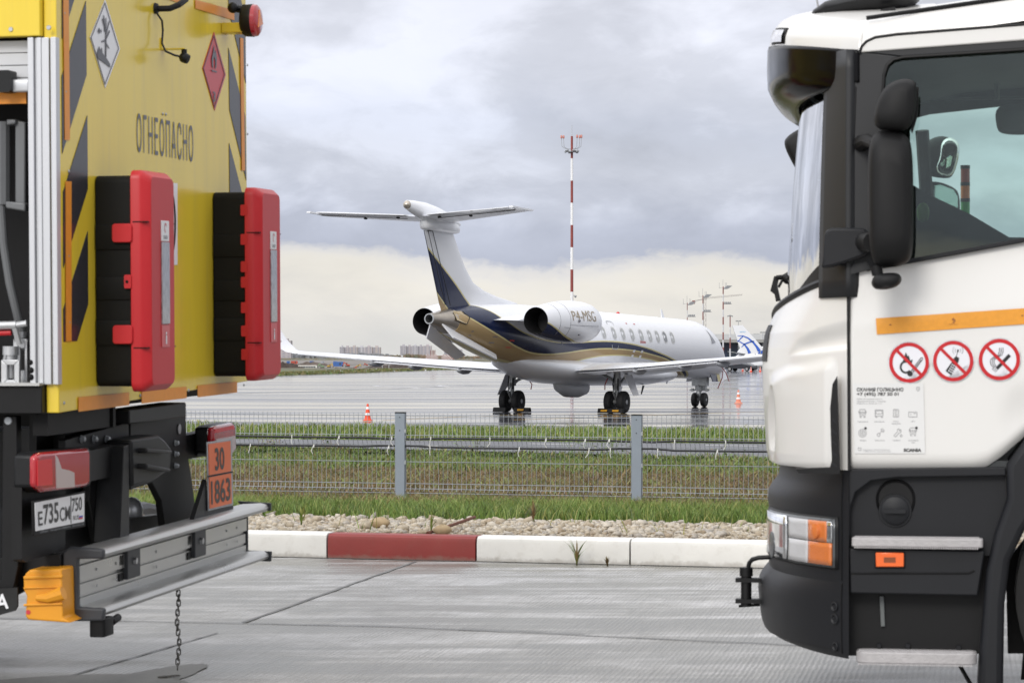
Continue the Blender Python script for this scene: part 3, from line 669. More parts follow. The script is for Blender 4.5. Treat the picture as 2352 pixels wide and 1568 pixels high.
# ---------------------------------------------------------------- terminal, far airliner tail, parked car
tb_mat = material('terminal_blue', (.045, .065, .125), .35, var=.2, vscale=.3); roof_mat = material('terminal_roof', (.30, .30, .29), .6, var=.1, vscale=.2); red_clad = material('terminal_red', (.42, .07, .045), .5)
Y = 560; k = Y / F
tb = empty('terminal', px(1640, 847, Y), 'low dark blue terminal with grey overhanging roof and red wall sections', 'building')
W_ = 320
m = MB(); m.box((W_ / 2, 20, 2.75), (W_, 36, 5.5)); m.build('facade', tb_mat, tb)
m = MB(); m.prism([(-6, -2, 5.5), (W_, -2, 5.5), (W_, 40, 8.6), (-6, 40, 6.9)], (0, 0, .6)); m.build('roof', roof_mat, tb)
tg = material('terminal_glass', (.03, .05, .07), .1)
for i in range(12):
    m = MB(); m.box((1.2 + i * 2.6, 1.9, 3.0), (1.7, .1, 1.6)); m.build('window', tg, tb)
m = MB(); m.box((10.9, 1.4, 2.2), (2.6, 1.0, 4.4)); m.box((15.2, 1.4, 3.7), (3.4, .9, 1.6)); m.build('red_panel', red_clad, tb)
# tail of a parked airliner
Y = 470; k = Y / F; o0 = px(1690, 812, Y)
lt = empty('airliner', o0, 'white airliner with blue arcs on its tail, parked far off beside the terminal', 'aeroplane')
tw = material('airliner_white', (.78, .79, .81), .35); tblue = material('airliner_blue', (.035, .12, .52), .35)
def tp(x, y, dy=0): q = px(x, y, Y) - o0; return Vector((q.x, dy, q.z))
m = MB(); m.prism([tp(1682, 747), tp(1706, 746.5), (tp(1734, 778)), tp(1757, 805), tp(1757, 812), tp(1692, 812), tp(1700, 800)], (0, .9, 0)); m.build('fin', tw, lt)
def arc(pts, wpx):
    m = MB(); up, dn = [], []
    for i, q in enumerate(pts):
        a, b_ = Vector(pts[max(i - 1, 0)]), Vector(pts[min(i + 1, len(pts) - 1)]); d = (b_ - a).normalized(); n_ = Vector((-d.y, d.x)) * (wpx[i] / 2)
        up.append(tp(q[0] + n_.x, q[1] + n_.y, -.06)); dn.append(tp(q[0] - n_.x, q[1] - n_.y, -.06))
    m.loft([up, dn], False, False); return m
for pts, wd in (([(1694, 771), (1706, 771), (1718, 776), (1730, 786), (1738, 796), (1744, 806)], (1, 2, 3, 4, 5, 8)), ([(1692, 781), (1700, 785), (1710, 791), (1717, 800), (1722, 811)], (1, 2, 3, 5, 7)),
                ([(1703, 797), (1710, 790), (1720, 786), (1732, 783)], (1, 3, 3, 2)), ([(1694, 785), (1702, 776), (1707, 772)], (1, 2.5, 2))): arc(pts, wd).build('blue_arc', tblue, lt)
m = MB(); m.prism([tp(1744, 806, -.05), tp(1757, 803, -.05), tp(1757, 812, -.05), tp(1740, 812, -.05)], (0, -.03, 0)); m.build('blue_arc', tblue, lt)
m = MB(); m.lathe([(0, .3), (1.2, 1.2), (3.5, 2.0), (9, 2.6), (34, 2.7)], tp(1690, 812) + Vector((0, .5, -.8)), (1, .35, -.02), 20); m.build('fuselage', tw, lt)
m = MB(); m.prism([tp(1668, 806, -3), tp(1700, 811, 0), tp(1712, 812, 0), tp(1682, 808, -3)], (0, 0, -.15)); m.build('tailplane', lamp_grey, lt)
m = MB(); put_text(m, 'atran', lambda u, v: tp(1699, 763, -.07) + Vector((u, 0, v)), .26, 1.0); m.build('lettering', material('airliner_sky', (.12, .45, .75), .4), lt)
# dark estate car
car_paint = material('car_grey', (.018, .021, .028), .3, var=.1); car_glass = material('car_glass', (.02, .03, .035), .06); red_lens = material('tail_lamp_red', (.55, .03, .02), .25); hub = material('wheel_hub', (.35, .35, .36), .4, .6)
def car(name, p, ang, s, paint, label):
    o = empty(name, Matrix.Translation(p) @ Matrix.Rotation(ang, 4, 'Z') @ Matrix.Scale(s, 4), label, 'car')
    prof = [(-2.1, .35), (-2.15, .75), (-2.05, 1.0), (-1.85, 1.42), (-1.2, 1.56), (-.2, 1.55), (.75, 1.02), (1.6, .92), (2.05, .72), (2.12, .38)]
    m = MB(); n = len(prof)
    m.loft([[(x, y, z if z < .9 or abs(y) < .75 else z - .06) for x, z in prof] for y in (-.84, -.72, .72, .84)], True, True); m.build('body', paint, o, bevel=.05)
    for sy in (-1, 1):
        m = MB(); m.prism([(-1.75, sy * .845, 1.0), (-1.6, sy * .845, 1.36), (-.9, sy * .845, 1.42), (-.9, sy * .845, 1.0)], (0, sy * .01, 0)); m.build('side_window', car_glass, o)
        m = MB(); m.prism([(-.82, sy * .845, 1.0), (-.82, sy * .845, 1.42), (-.25, sy * .845, 1.40), (.45, sy * .845, 1.02)], (0, sy * .01, 0)); m.build('side_window', car_glass, o)
        for wx in (-1.32, 1.32):
            m = MB(); m.lathe([(-.1, .28), (-.09, .32), (.09, .32), (.1, .28)], (wx, sy * .78, .32), (0, 1, 0), 20); ty = m.build('wheel', rubber, o)
            m = MB(); m.lathe([(0, .19), (.02, .18)], (wx, sy * .88, .32), (0, sy, 0), 16); m.build('rim', hub, ty)
        m = MB(); m.box((-2.06, sy * .68, .98), (.14, .26, .22)); m.build('tail_lamp', red_lens, o, bevel=.03)
    m = MB(); m.prism([(-2.07, -.62, 1.05), (-2.07, .62, 1.05), (-1.9, .55, 1.38), (-1.9, -.55, 1.38)], (-.02, 0, .01)); m.build('rear_window', car_glass, o); return o
q = onz(1702, 852.5, AZ); car('parked_car', q, R(-32), 1.0 * (q.y / 372) , car_paint, 'dark grey estate car parked beyond the jet nose')
# service vehicle / baggage gear right of the car
def cart(x, y, label, paint, L_=5, Hh=1.6):
    q = onz(x, y, AZ); o = empty('service_cart', q, label, 'cart', 'service carts parked by the terminal')
    m = MB(); m.rbox((-L_ / 2, -1, .7), (L_ / 2, 1, .7 + Hh * .5), .25, 1); m.build('tank', paint, o)
    m = MB(); m.box((0, 0, .55), (L_, 1.8, .2)); m.bar((-L_ / 2 + .4, -.9, .7), (-L_ / 2 + .4, -.9, Hh + 1.2), .1, .1, (0, 1, 0)); m.bar((L_ / 2 - .8, -.9, .7), (L_ / 2 - .8, -.9, Hh + 1.0), .1, .1, (0, 1, 0)); m.build('chassis', steel, o)
    for wx in (-L_ / 3, L_ / 3):
        m = MB(); m.lathe([(-.12, .35), (.12, .35)], (wx, -.9, .35), (0, 1, 0), 14); m.build('wheel', rubber, o)
cart(1746, 849.5, 'white service cart with a lattice of rails right of the dark car', tw, 2.4, 1.2); cart(1757, 846.5, 'red service cart half hidden behind the white truck', red_clad, 2.4, 1.8)
# ---------------------------------------------------------------- far town and construction site
def far_mat(name, col): return material(name, col, .8, var=.06, vscale=.05)
bw = material('far_window', (.33, .32, .36), .5); mauve = far_mat('block_mauve', (.42, .385, .40)); mauve2 = far_mat('block_grey_mauve', (.40, .385, .41)); pale = far_mat('block_pale', (.47, .465, .49))
brick = far_mat('block_terracotta', (.43, .39, .38))
def block(x0, x1, ytop, ybase, Y, label, mats, steps):
    k = Y / F; o0 = px(x0, ybase, Y); W_ = (x1 - x0) * k; H = (ybase - ytop) * k
    o = empty('apartment_block', o0, label, 'building', 'far apartment blocks')
    edges = [0] + steps + [1]
    for i in range(len(edges) - 1):
        a, b_ = edges[i] * W_, edges[i + 1] * W_; h = H * (1 - .03 * (i % 2)); m = MB(); dp = (i % 2) * 2.0
        m.box(((a + b_) / 2, 9 + dp, h / 2), (b_ - a - .02, 18, h)); m.box(((a + b_) / 2, 9 + dp, h + .9), ((b_ - a) * .35, 8, 1.8))
        m.build('wall', mats[i % len(mats)], o)
        m = MB(); nf = max(6, int(h / 3.0)); nc = max(2, int((b_ - a) / 3.4))
        for f_ in range(nf):
            for c in range(nc): m.box((a + (c + .5) * (b_ - a) / nc, dp - .03, (f_ + .55) * h / nf), (1.6 if c % 3 else 2.3, .1, 1.5))
        m.build('window', bw, o)
block(780, 873.5, 796.5, 818, 3000, 'long mauve apartment block with pale left end, left of the jet tail', [pale, mauve, brick], [.10, .26, .44, .62, .80])
block(919, 991, 794, 816, 3100, 'grey mauve apartment block directly left of the jet exhaust', [mauve2, mauve, pale], [.2, .38, .56, .74])
block(1020, 1062, 802, 816, 3300, 'farthest apartment block, mostly hidden by the jet tail', [mauve2, pale], [.5])
block(596, 668, 782, 822, 2400, 'grey tower block behind the raised winglet and red box', [mauve2, pale, mauve], [.35, .7])
# tree belts read as one mass
fo1, fo2, fo3 = far_mat('far_foliage_grey', (.26, .27, .29)), far_mat('far_foliage_brown', (.27, .20, .14)), far_mat('far_foliage_green', (.17, .17, .12))
def belt(name, x0, x1, ytop, ybase, Y, n, mats, seed, wob):
    r_ = random.Random(seed); m = MB(); k = Y / F
    for i in range(n):
        x = r_.uniform(x0, x1); top = ytop(x) + r_.uniform(-wob, wob * 1.2); h = (ybase - top) * k; c = px(x, ybase, Y + r_.uniform(-60, 60) * k * .2); m.slot(r_.randrange(len(mats)))
        for j in range(10):
            q = c + Vector((r_.gauss(0, 2.2) * k, r_.uniform(-2, 2), h * r_.uniform(.1, .96))); s_ = k * r_.uniform(.6, 1.5); a = r_.uniform(0, 6.28)
            m.add([q + Vector((math.cos(a), .3, math.sin(a))) * s_, q + Vector((math.cos(a + 2), -.3, math.sin(a + 2))) * s_, q + Vector((math.cos(a + 4), .2, math.sin(a + 4))) * s_ * .9], [(0, 1, 2)])
        m.box(c + Vector((0, 3, h * .42)), (5 * k, 2, h * .84))
    tag(m.build(name, list(mats), smooth=0), kind='stuff')
belt('far_woods', 560, 900, lambda x: 812.5 - 3 * math.sin((x - 640) / 40.0) ** 2, 822, 2700, 190, (fo1,), 1, 2)
belt('autumn_woods', 860, 1180, lambda x: 817 - 4.5 * math.exp(-((x - 945) / 45) ** 2), 825, 2350, 220, (fo2, fo2, fo3), 2, 1)
belt('grey_scrub', 560, 1150, lambda x: 823.5, 827.5, 2150, 260, (fo1, fo3, fo2), 3, 1)
belt('far_woods_right', 1560, 2500, lambda x: 815, 826, 1800, 160, (fo1, fo3), 4, 1)
# bare earth of the construction site and its mounds
soil = material('site_soil', (.050, .036, .029), .95, var=.35, vscale=.25, bump=.5, bscale=2); soil2 = material('site_clay', (.10, .078, .065), .95, var=.3, vscale=.3); slab = material('site_gravel', (.17, .155, .14), .9, var=.45, vscale=.02)
mb = MB(); mb.loft([[tuple(site(x, y) + Vector((0, 0, .05))) for x in (-260, 300, 560, 800, 1000, 1085)] for y in (852.5, 851, 848, 845, 841, 837, 833, 829, 827)], False, False); tag(mb.build('site_ground', slab, smooth=60), kind='structure')
def mound(x0, x1, ytop, ybase, label, mat, seed, peak=.4):
    b0 = site((x0 + x1) / 2, ybase); k = b0.y / F; W_ = (x1 - x0) * k; H = (ybase - ytop) * k; r_ = random.Random(seed); n = 46; rows = []
    for j in range(9):
        v = j / 8; row = []
        for i in range(n + 1):
            u = i / n; e = (math.sin(math.pi * u) ** .75) * (1 - .35 * abs(u - peak)) * math.sin(math.pi * min(1, v + .02)) ** .8
            row.append((W_ * (u - .5), (v - .3) * W_ * .5, max(-.02, H * e * (1 + .20 * math.sin(u * 19 + seed) * math.sin(u * 7 + v * 5)) * 1.0 + (r_.uniform(-.10, .10) * H if e > .05 else 0))))
        rows.append(row)
    m = MB(); m.loft(rows, False, False); o = m.build('earth_mound', mat, smooth=0); o.location = b0; tag(o, label, 'earth mound', 'dark earth heaps of the building site')
mound(585, 712, 831, 852, 'dark earth heap at the left edge of the building site, beside the red box', soil, 1, .25)
mound(812, 1085, 831.5, 851.5, 'long dark earth heap under the middle of the jet wing', soil, 2, .35)
mound(742, 812, 844.5, 852, 'low dark heap in front of the blue container', soil, 3, .5)
mound(670, 760, 831, 841, 'greyish heap farther back on the building site, left', soil2, 4, .6)
mound(690, 745, 847.5, 852.5, 'low brown heap in front of the white bus', soil2, 6, .4)
cblue, cred, cyel, cgrn, cwht, cgry = (material(n_, c, .5, var=.1) for n_, c in (('cabin_blue', (.04, .12, .35)), ('cabin_red', (.42, .07, .04)), ('machine_yellow', (.50, .32, .05)), ('machine_green', (.20, .30, .16)), ('bus_white', (.58, .57, .52)), ('cabin_grey', (.33, .35, .37))))
glass_far = material('vehicle_glass', (.06, .07, .08), .2)
def cabin(x, y, wpx, hpx, mat, label, name='site_cabin', cat='site cabin'):
    q = site(x, y); k = q.y / F; o = empty(name, q, label, cat, 'cabins and containers on the building site'); W_, H = wpx * k, hpx * k
    m = MB(); m.box((0, 0, H / 2), (W_, 2.4, H)); n = max(3, int(W_ / .6))
    for i in range(n): m.box((-W_ / 2 + (i + .5) * W_ / n, -1.23, H / 2), (.12, .07, H * .9))
    m.build('body', mat, o)
    m = MB(); m.box((W_ * .2, -1.27, H * .55), (W_ * .16, .06, H * .4)); m.build('door', glass_far, o)
    m = MB(); m.box((0, 0, H + .08), (W_ * 1.03, 2.5, .14)); m.build('roof', cgry, o)
cabin(777, 841.5, 23, 11, cblue, 'bright blue container on the building site beside the red excavator')
cabin(662, 836, 7, 7, cblue, 'small blue cabin at the far left of the building site'); cabin(676, 835.5, 15, 7, cred, 'small red cabin at the far left next to a blue one')
cabin(716, 835, 9, 6, cblue, 'small blue cabin farther back above the white bus'); cabin(741, 834.5, 8, 5, cgry, 'small grey cabin left of the jet wing engine pylon'); cabin(770, 834, 9, 5, cblue, 'blue cabin in the back row right of the grey one')
cabin(858, 834, 12, 4, cgry, 'grey cabin just below the long wing'); cabin(730, 851.5, 12, 4, soil2, 'low rusty bin between white bus and brown heap'); cabin(805, 849, 12, 5, soil2, 'low rusty bin beneath the red excavator')
# bus
q = site(706, 850.5); k = q.y / F; o = empty('white_bus', q, 'white bus parked at the building site below the wingtip', 'bus'); W_, H = 43 * k, 12 * k
m = MB(); m.rbox((-W_ / 2, 0, .45), (W_ / 2, 2.4, H), .28, 1); m.build('body', cwht, o)
for i in range(6): m = MB(); m.box((-W_ * .30 + i * W_ * .135, -.02, H * .66), (W_ * .11, .06, H * .26)); m.build('window', glass_far, o)
for wx in (-.28, .3): m = MB(); m.lathe([(0, .42), (.3, .42)], (wx * W_, -.02, .42), (0, 1, 0), 14); m.build('wheel', rubber, o)
def digger(x, y, s, mat, label, flip=1, group='excavators and loaders on the building site'):
    q = site(x, y); k = q.y / F * s; o = empty('excavator', q, label, 'excavator', group)
    m = MB(); m.rbox((-5 * k, -1, 0), (5 * k, 1, 2.2 * k), .9 * k, 1); m.build('track', rubber, o)
    m = MB(); m.box((-1.5 * k * flip, 0, 4 * k), (7 * k, 2, 3.2 * k)); m.build('body', mat, o, bevel=.05)
    cb = MB(); cb.box((1.5 * k * flip, -.3, 6.3 * k), (3.2 * k, 1.3, 4.5 * k)); c = cb.build('cab', mat, o)
    m = MB(); m.box((1.6 * k * flip, -.96, 6.8 * k), (2.3 * k, .06, 2.6 * k)); m.build('window', glass_far, c)
    m = MB(); m.bar((2 * k * flip, .3, 5 * k), (7 * k * flip, .3, 10 * k), .4, 1.2 * k, (0, 1, 0)); m.bar((7 * k * flip, .3, 10 * k), (10 * k * flip, .3, 3 * k), .35, 1.0 * k, (0, 1, 0)); m.build('boom', mat, o)
    m = MB(); m.prism([(9 * k * flip, -.2, 3.4 * k), (11.5 * k * flip, -.2, 3 * k), (10.6 * k * flip, -.2, .6 * k), (8.6 * k * flip, -.2, 1.2 * k)], (0, 1, 0)); m.build('bucket', rubber, o)
digger(798, 842.5, 1.1, cred, 'red excavator beside the blue container', -1); digger(756, 844, .9, cyel, 'yellow digger left of the blue container'); digger(740, 845, 1.0, cgrn, 'pale green loader beside the white bus', -1)
digger(822, 843, .7, cyel, 'small yellow digger right of the red one'); digger(812, 850, .8, cred, 'small red digger below the wing pylon'); digger(842, 840, .6, cred, 'tiny red machine under the wing flap fairing', -1)
for x, y, s, lab in ((645, 858, 1.0, 'silver car half behind the red box at the building site'),): 
    q = site(661, 850.8); car('parked_car', q, R(50), .75, cgry, 'small silver car in front of the dark earth heap, far left')
# glide-path arrays: red and white lattice boards
def array(x0, x1, y0, y1, label, n=9):
    Y = 620; k = Y / F; o0 = px(x0, y1, Y); o = empty('antenna_array', o0, label, 'antenna array', 'red and white antenna arrays'); W_, H = (x1 - x0) * k, (y1 - y0) * k
    for j in range(4):
        m = MB(); 
        for i in range(n): m.slot((i + j) % 2); m.box(((i + .5) * W_ / n * (1 - .0) , 0, H * (.16 + j * .26)), (W_ / n * .98, .3, H * .2))
        m.build('board', [red_band, white_band], o)
    m = MB()
    for i in range(3): m.bar((W_ * (.1 + i * .4), .3, -2.6), (W_ * (.1 + i * .4), .3, H), .18, .18, (0, 1, 0))
    m.build('frame', steel, o)
array(978, 1006, 815, 826, 'red and white antenna array at the left, behind the jet strake'); array(1014, 1042, 815, 826, 'red and white antenna array right of its twin, behind the jet strake')
Y = 640; k = Y / F; o = empty('radar_dish', px(992, 816, Y), 'curved red and white radar dish above the antenna arrays', 'radar')
m = MB()
for i in range(7): m.slot(i % 2); m.prism([(-4 * k + i * 1.6 * k, 0, -.5 * k - abs(i - 3) * .3 * k), (-4 * k + (i + 1) * 1.6 * k, 0, -.5 * k - abs(i - 2) * .3 * k), (-3 * k + (i + 1) * 1.6 * k, -.5, 12 * k), (-3 * k + i * 1.6 * k, -.5, 12 * k)], (0, .3, 0))
m.build('reflector', [red_band, white_band], o); m = MB(); m.bar((0, .4, -22 * k), (0, .4, 5 * k), .5, .5, (0, 1, 0)); m.build('mast', steel, o)
Y = 560; k = Y / F; o = empty('runway_barrier', px(871, 826, Y), 'low red and white barrier seen above the left wing', 'barrier'); m = MB()
for i in range(6): m.slot(i % 2); m.box((i * 5 * k, 0, 0.5), (5 * k, .4, 3.5 * k))
m.build('rail', [red_band, white_band], o); m = MB(); m.box((7 * k, .3, -.7), (.2, .2, 3.0)); m.box((22 * k, .3, -.7), (.2, .2, 3.0)); m.build('leg', steel, o)
q = px(915, 826, 640); o = empty('grey_shed', q, 'long grey shed low on the horizon above the left wing', 'shed'); k = 640 / F; m = MB(); m.prism([(0, 0, -1), (50 * k, 0, -1), (50 * k, 0, 3 * k), (25 * k, 0, 3.6 * k), (0, 0, 2.6 * k)], (0, 8, 0)); m.build('wall', cgry, o)
m = MB(); m.prism([(-.3, -.2, 2.75 * k), (25 * k, -.2, 3.75 * k), (50.3 * k, -.2, 3.15 * k), (50.3 * k, -.2, 3.4 * k), (25 * k, -.2, 4.0 * k), (-.3, -.2, 3.0 * k)], (0, 8.4, 0)); m.build('roof', lamp_grey, o)
# ---------------------------------------------------------------- business jet
TH = R(26.7)
# local axes: x forward from the main gear, y to the left, z up from the ground
JM = Matrix.Translation((1.831, 95.2, FIELD)) @ Matrix(((math.sin(TH), -math.cos(TH), 0, 0), (math.cos(TH), math.sin(TH), 0, 0), (0, 0, 1, 0), (0, 0, 0, 1)))
jet = empty('business_jet', JM, 'white business jet with navy and gold sweeping stripes and T-tail, parked on the wet apron', 'aeroplane')
def sh(p): return (p[0], p[1], p[2] - .024 * p[0])         # the jet sits slightly nose-down
def jbuild(m, name, mat, parent=None, body=True, **k):
    if body: m.v = [sh(p) for p in m.v]
    return m.build(name, mat, parent or jet, **k)
navy, gold, trim, jwhite = (.010, .017, .055), (.37, .26, .125), (.62, .55, .27), (.80, .81, .84)
def livery(name, up, mid, low, amin, amax, base=jwhite, trimw=.045):
    """paint scheme drawn with curves of height along the body: white / navy / gold / white with pale trim lines"""
    global nt
    m = bpy.data.materials.new(name); m.use_nodes = True; nt = m.node_tree; b = nt.nodes['Principled BSDF']
    oc = N('ShaderNodeTexCoord').outputs['Object']; s = N('ShaderNodeSeparateXYZ'); L(oc, s.inputs[0])
    z = MA('ADD', s.outputs[2], MA('MULTIPLY', s.outputs[0], .024))
    t = MA('DIVIDE', MA('SUBTRACT', s.outputs[0], amin), amax - amin)
    def curve(pts):
        n = N('ShaderNodeFloatCurve'); c = n.mapping.curves[0]; P = [((a - amin) / (amax - amin), (h - 1.0) / 3.5) for a, h in sorted(pts)]
        while len(c.points) < len(P): c.points.new(.5, .5)
        for q, p in zip(c.points, P): q.location = p; q.handle_type = 'AUTO'
        n.mapping.update(); L(t, n.inputs[1]); return MA('ADD', MA('MULTIPLY', n.outputs[0], 3.5), 1.0)
    def above(c): return MA('GREATER_THAN', z, c)
    def band(c, wd): return MA('LESS_THAN', MA('ABSOLUTE', MA('SUBTRACT', z, c)), wd / 2)
    cl, cmid, cu = curve(low), curve(mid), curve(up)
    col = MIX(above(cl), base, gold); col = MIX(above(cmid), col, navy); col = MIX(above(cu), col, base)
    for c in (cl, cmid, cu): col = MIX(band(c, trimw), col, trim)
    L(col, b.inputs['Base Color']); b.inputs['Specular IOR Level'].default_value = .3; b.inputs['Roughness'].default_value = .25; b.inputs['Coat Weight'].default_value = .06; b.inputs['Coat Roughness'].default_value = .08
    return m
jet_stripe = livery('jet_livery',
    [(-9.9, 4.2), (-8.2, 3.9), (-7.42, 3.52), (-7.02, 3.36), (-6.53, 3.11), (-6.05, 2.90), (-5.0, 2.6), (-3.5, 2.42), (-2, 2.40), (0.07, 2.50), (1.1, 2.54), (2.68, 2.53), (4.31, 2.43), (5.82, 2.26), (7.59, 2.00), (9.5, 1.6), (11, 1.3), (14.3, 1.0)],
    [(-9.9, 3.4), (-8.77, 3.22), (-8.34, 3.04), (-7.59, 2.77), (-6.46, 2.43), (-5.21, 2.12), (-4.2, 1.98), (-3.26, 1.97), (-2.09, 2.04), (-.82, 2.16), (.65, 2.26), (2.19, 2.29), (3.82, 2.26), (5.56, 2.14), (6.8, 2.02), (8.5, 1.68), (10, 1.42), (14.3, 1.0)],
    [(-9.9, 2.74), (-9.3, 2.66), (-8.44, 2.41), (-7.12, 2.07), (-6.05, 1.83), (-4.89, 1.67), (-4.1, 1.61), (-3.25, 1.61), (-2.22, 1.65), (-1.12, 1.76), (.02, 1.92), (1.32, 2.04), (2.87, 2.08), (4.55, 2.03), (6.09, 1.93), (7.5, 1.72), (9, 1.45), (10.2, 1.25), (14.3, 1.0)], -10, 14.4)
jw = material('jet_white', jwhite, .28, coat=.4, var=.015, vscale=.7); jn = material('jet_navy', navy, .2, coat=.5); jg = material('jet_gold', (.42, .32, .17), .28, .3, coat=.3)
jtrim = material('jet_trim', trim, .35); jgrey = material('jet_grey', (.40, .41, .43), .45, var=.08); jmetal = material('jet_exhaust_metal', (.40, .36, .31), .3, .85, var=.15, vscale=2); jdark = material('jet_black', (.008, .008, .009), .6); jline = material('jet_seam', (.16, .16, .18), .6); jredm = material('jet_red', (.5, .03, .03), .4)
STN = [(14.30, 1.94, 1.90, .02), (14.25, 2.04, 1.80, .14), (14.1, 2.18, 1.66, .30), (13.8, 2.36, 1.54, .50), (13.4, 2.57, 1.47, .69), (13.0, 2.80, 1.43, .84), (12.7, 3.05, 1.41, .92), (12.3, 3.34, 1.40, 1.0), (11.8, 3.53, 1.39, 1.07), (11.2, 3.63, 1.38, 1.12), (10.5, 3.66, 1.38, 1.14), (7, 3.66, 1.38, 1.14), (3, 3.66, 1.38, 1.14), (0, 3.66, 1.38, 1.14), (-2, 3.66, 1.38, 1.14), (-3, 3.66, 1.43, 1.13), (-4, 3.65, 1.52, 1.10), (-5, 3.62, 1.65, 1.05), (-6, 3.58, 1.81, .98), (-6.8, 3.53, 1.97, .89), (-7.5, 3.47, 2.14, .78), (-8.2, 3.39, 2.32, .65), (-8.8, 3.30, 2.48, .50)]
def fus(a):
    S = STN[::-1]; xs = [q[0] for q in S]; return [float(np.interp(a, xs, [q[i] for q in S])) for i in (1, 2, 3)]
def fpt(a, ang, off=0):
    """ang from straight up, positive towards the right side"""
    t, b_, w_ = fus(a); r = (t - b_) / 2; return Vector((a, -(w_ + off) * math.sin(ang), (t + b_) / 2 + (r + off) * math.cos(ang)))
m = MB(); m.loft([[fpt(q[0], 2 * math.pi * k / 40) for k in range(40)] for q in STN]); jbuild(m, 'fuselage', jet_stripe, smooth=50)
def side_ang(a, z): t, b_, w_ = fus(a); return math.acos(max(-1, min(1, (z - (t + b_) / 2) / ((t - b_) / 2))))
def rr_outline(w_, h, r, n=5): 
    return [(sx * (w_ / 2 - r) + r * math.cos(R(a0 + 90 * i / n)), sy * (h / 2 - r) + r * math.sin(R(a0 + 90 * i / n))) for sx, sy, a0 in ((1, 1, 0), (-1, 1, 90), (-1, -1, 180), (1, -1, 270)) for i in range(n + 1)]
jglass = material('cabin_glass', (.40, .41, .41), .15, coat=.3); jglass2 = material('cabin_glass_dark', (.20, .21, .22), .12, coat=.3); wframe = material('window_frame', (.66, .66, .65), .4)
def skin(m, outline, a, z, side, off): m.add([(lambda p: Vector((p.x, p.y * side, p.z)))(fpt(a + u, side_ang(a + u, z + v), off)) for u, v in outline], [tuple(range(len(outline)))])
for side in (1, -1):
    for i, a in enumerate((.97, 1.87, 2.64, 3.45, 4.26, 5.04, 5.74, 6.43, 7.13)):
        m = MB(); skin(m, rr_outline(.37, .47, .15), a, 2.85, side, .004); wf = jbuild(m, 'cabin_window', wframe, smooth=0)
        m = MB(); skin(m, rr_outline(.29, .39, .13), a, 2.85, side, .009); jbuild(m, 'pane', jglass2 if i == 7 else jglass, wf, smooth=0)
    # overwing / service door outline
    m = MB(); o1, o2 = rr_outline(.56, 1.02, .12), rr_outline(.50, .96, .10)
    P = [(lambda p: Vector((p.x, p.y * side, p.z)))(fpt(1.88 + u, side_ang(1.88 + u, 2.78 + v), .006)) for u, v in o1 + o2]; n = len(o1)
    m.add(P, [(i, (i + 1) % n, (i + 1) % n + n, i + n) for i in range(n)]); jbuild(m, 'emergency_exit', jgrey, smooth=0)
    # flight deck side windows
    cw = [(10.96, 3.28), (11.2, 2.97), (11.42, 2.79), (10.93, 2.72), (10.98, 3.0)]
    m = MB(); sub = [Vector(cw[i]).lerp(Vector(cw[(i + 1) % 5]), t) for i in range(5) for t in (0, .33, .66)]
    m.add([(lambda p: Vector((p.x, p.y * side, p.z)))(fpt(u, side_ang(u, v), .010)) for u, v in sub], [tuple(range(len(sub)))]); jbuild(m, 'cockpit_window', material('cockpit_glass', (.22, .23, .25), .12, coat=.3), smooth=0)
m = MB(); m.add([fpt(12.95, -.7, .006), fpt(12.95, .7, .006), fpt(12.4, .62, .006), fpt(12.4, 0, .006), fpt(12.4, -.62, .006)], [(0, 1, 2, 3, 4)]); jbuild(m, 'windscreen', jglass2, smooth=0)
m = MB()                                                  # small stencils, drain marks, panel edges on the right side
for a, z, w_, h in ((4.3, 2.62, .5, .012), (4.3, 2.58, .5, .012), (3.4, 3.25, .10, .02), (4.1, 3.25, .12, .02)): skin(m, [(-w_ / 2, -h), (w_ / 2, -h), (w_ / 2, h), (-w_ / 2, h)], a, z, 1, .005)
jbuild(m, 'stencil', jredm, smooth=0)
m = MB()
for a, z, w_, h in ((-.9, 1.75, .05, .09), (2.0, 1.75, .04, .08), (3.4, 1.75, .10, .12), (-6.9, 2.36, .24, .22), (-8.1, 2.53, .10, .16)): skin(m, [(-w_ / 2, -h / 2), (w_ / 2, -h / 2), (w_ / 2, h / 2), (-w_ / 2, h / 2)], a, z, 1, .006)
jbuild(m, 'access_panel', jline, smooth=0)
m = MB()
for a in (3.55, 4.25): skin(m, [(-.09, -.14), (.09, -.14), (.13, .14), (-.05, .14)], a, 2.16, 1, .006)
jbuild(m, 'placard', white_band, smooth=0)
m = MB(); skin(m, [(-.14, -.13), (.14, -.13), (.14, .13), (-.14, .13)], -5.9, 2.25, 1, .006); jbuild(m, 'red_placard', jredm, smooth=0)
# tail cone and APU outlet
m = MB(); m.slot(0); cone_r = [(-8.72, 3.315, 2.465, .52), (-9.1, 3.25, 2.60, .40), (-9.5, 3.17, 2.70, .27), (-9.95, 3.11, 2.77, .175)]
m.loft([[Vector((a, -w_ * math.sin(2 * math.pi * k / 24), (t + b_) / 2 + (t - b_) / 2 * math.cos(2 * math.pi * k / 24))) for k in range(24)] for a, t, b_, w_ in cone_r], caps=False)
tcn = jbuild(m, 'tail_cone', jmetal, smooth=50)
m = MB(); m.lathe([(0, .175), (-.03, .172), (-.03, .135), (.35, .12)], (-9.95, 0, 2.94), (1, 0, 0), 24, caps=False); jbuild(m, 'outlet_ring', steel, tcn)
m = MB(); m.lathe([(.3, .125), (.31, .12)], (-9.95, 0, 2.94), (1, 0, 0), 20); jbuild(m, 'outlet_core', jdark, tcn)
m = MB(); P = [fpt(-8.75 + u, side_ang(-8.75 + u, 3.05 + v) , .012) for u, v in [(-.25, -.14), (.25, -.22), (.42, .0), (.25, .18), (-.2, .16)]]; m.add(P, [(0, 1, 2, 3, 4)]); jbuild(m, 'apu_door', jg, smooth=0)
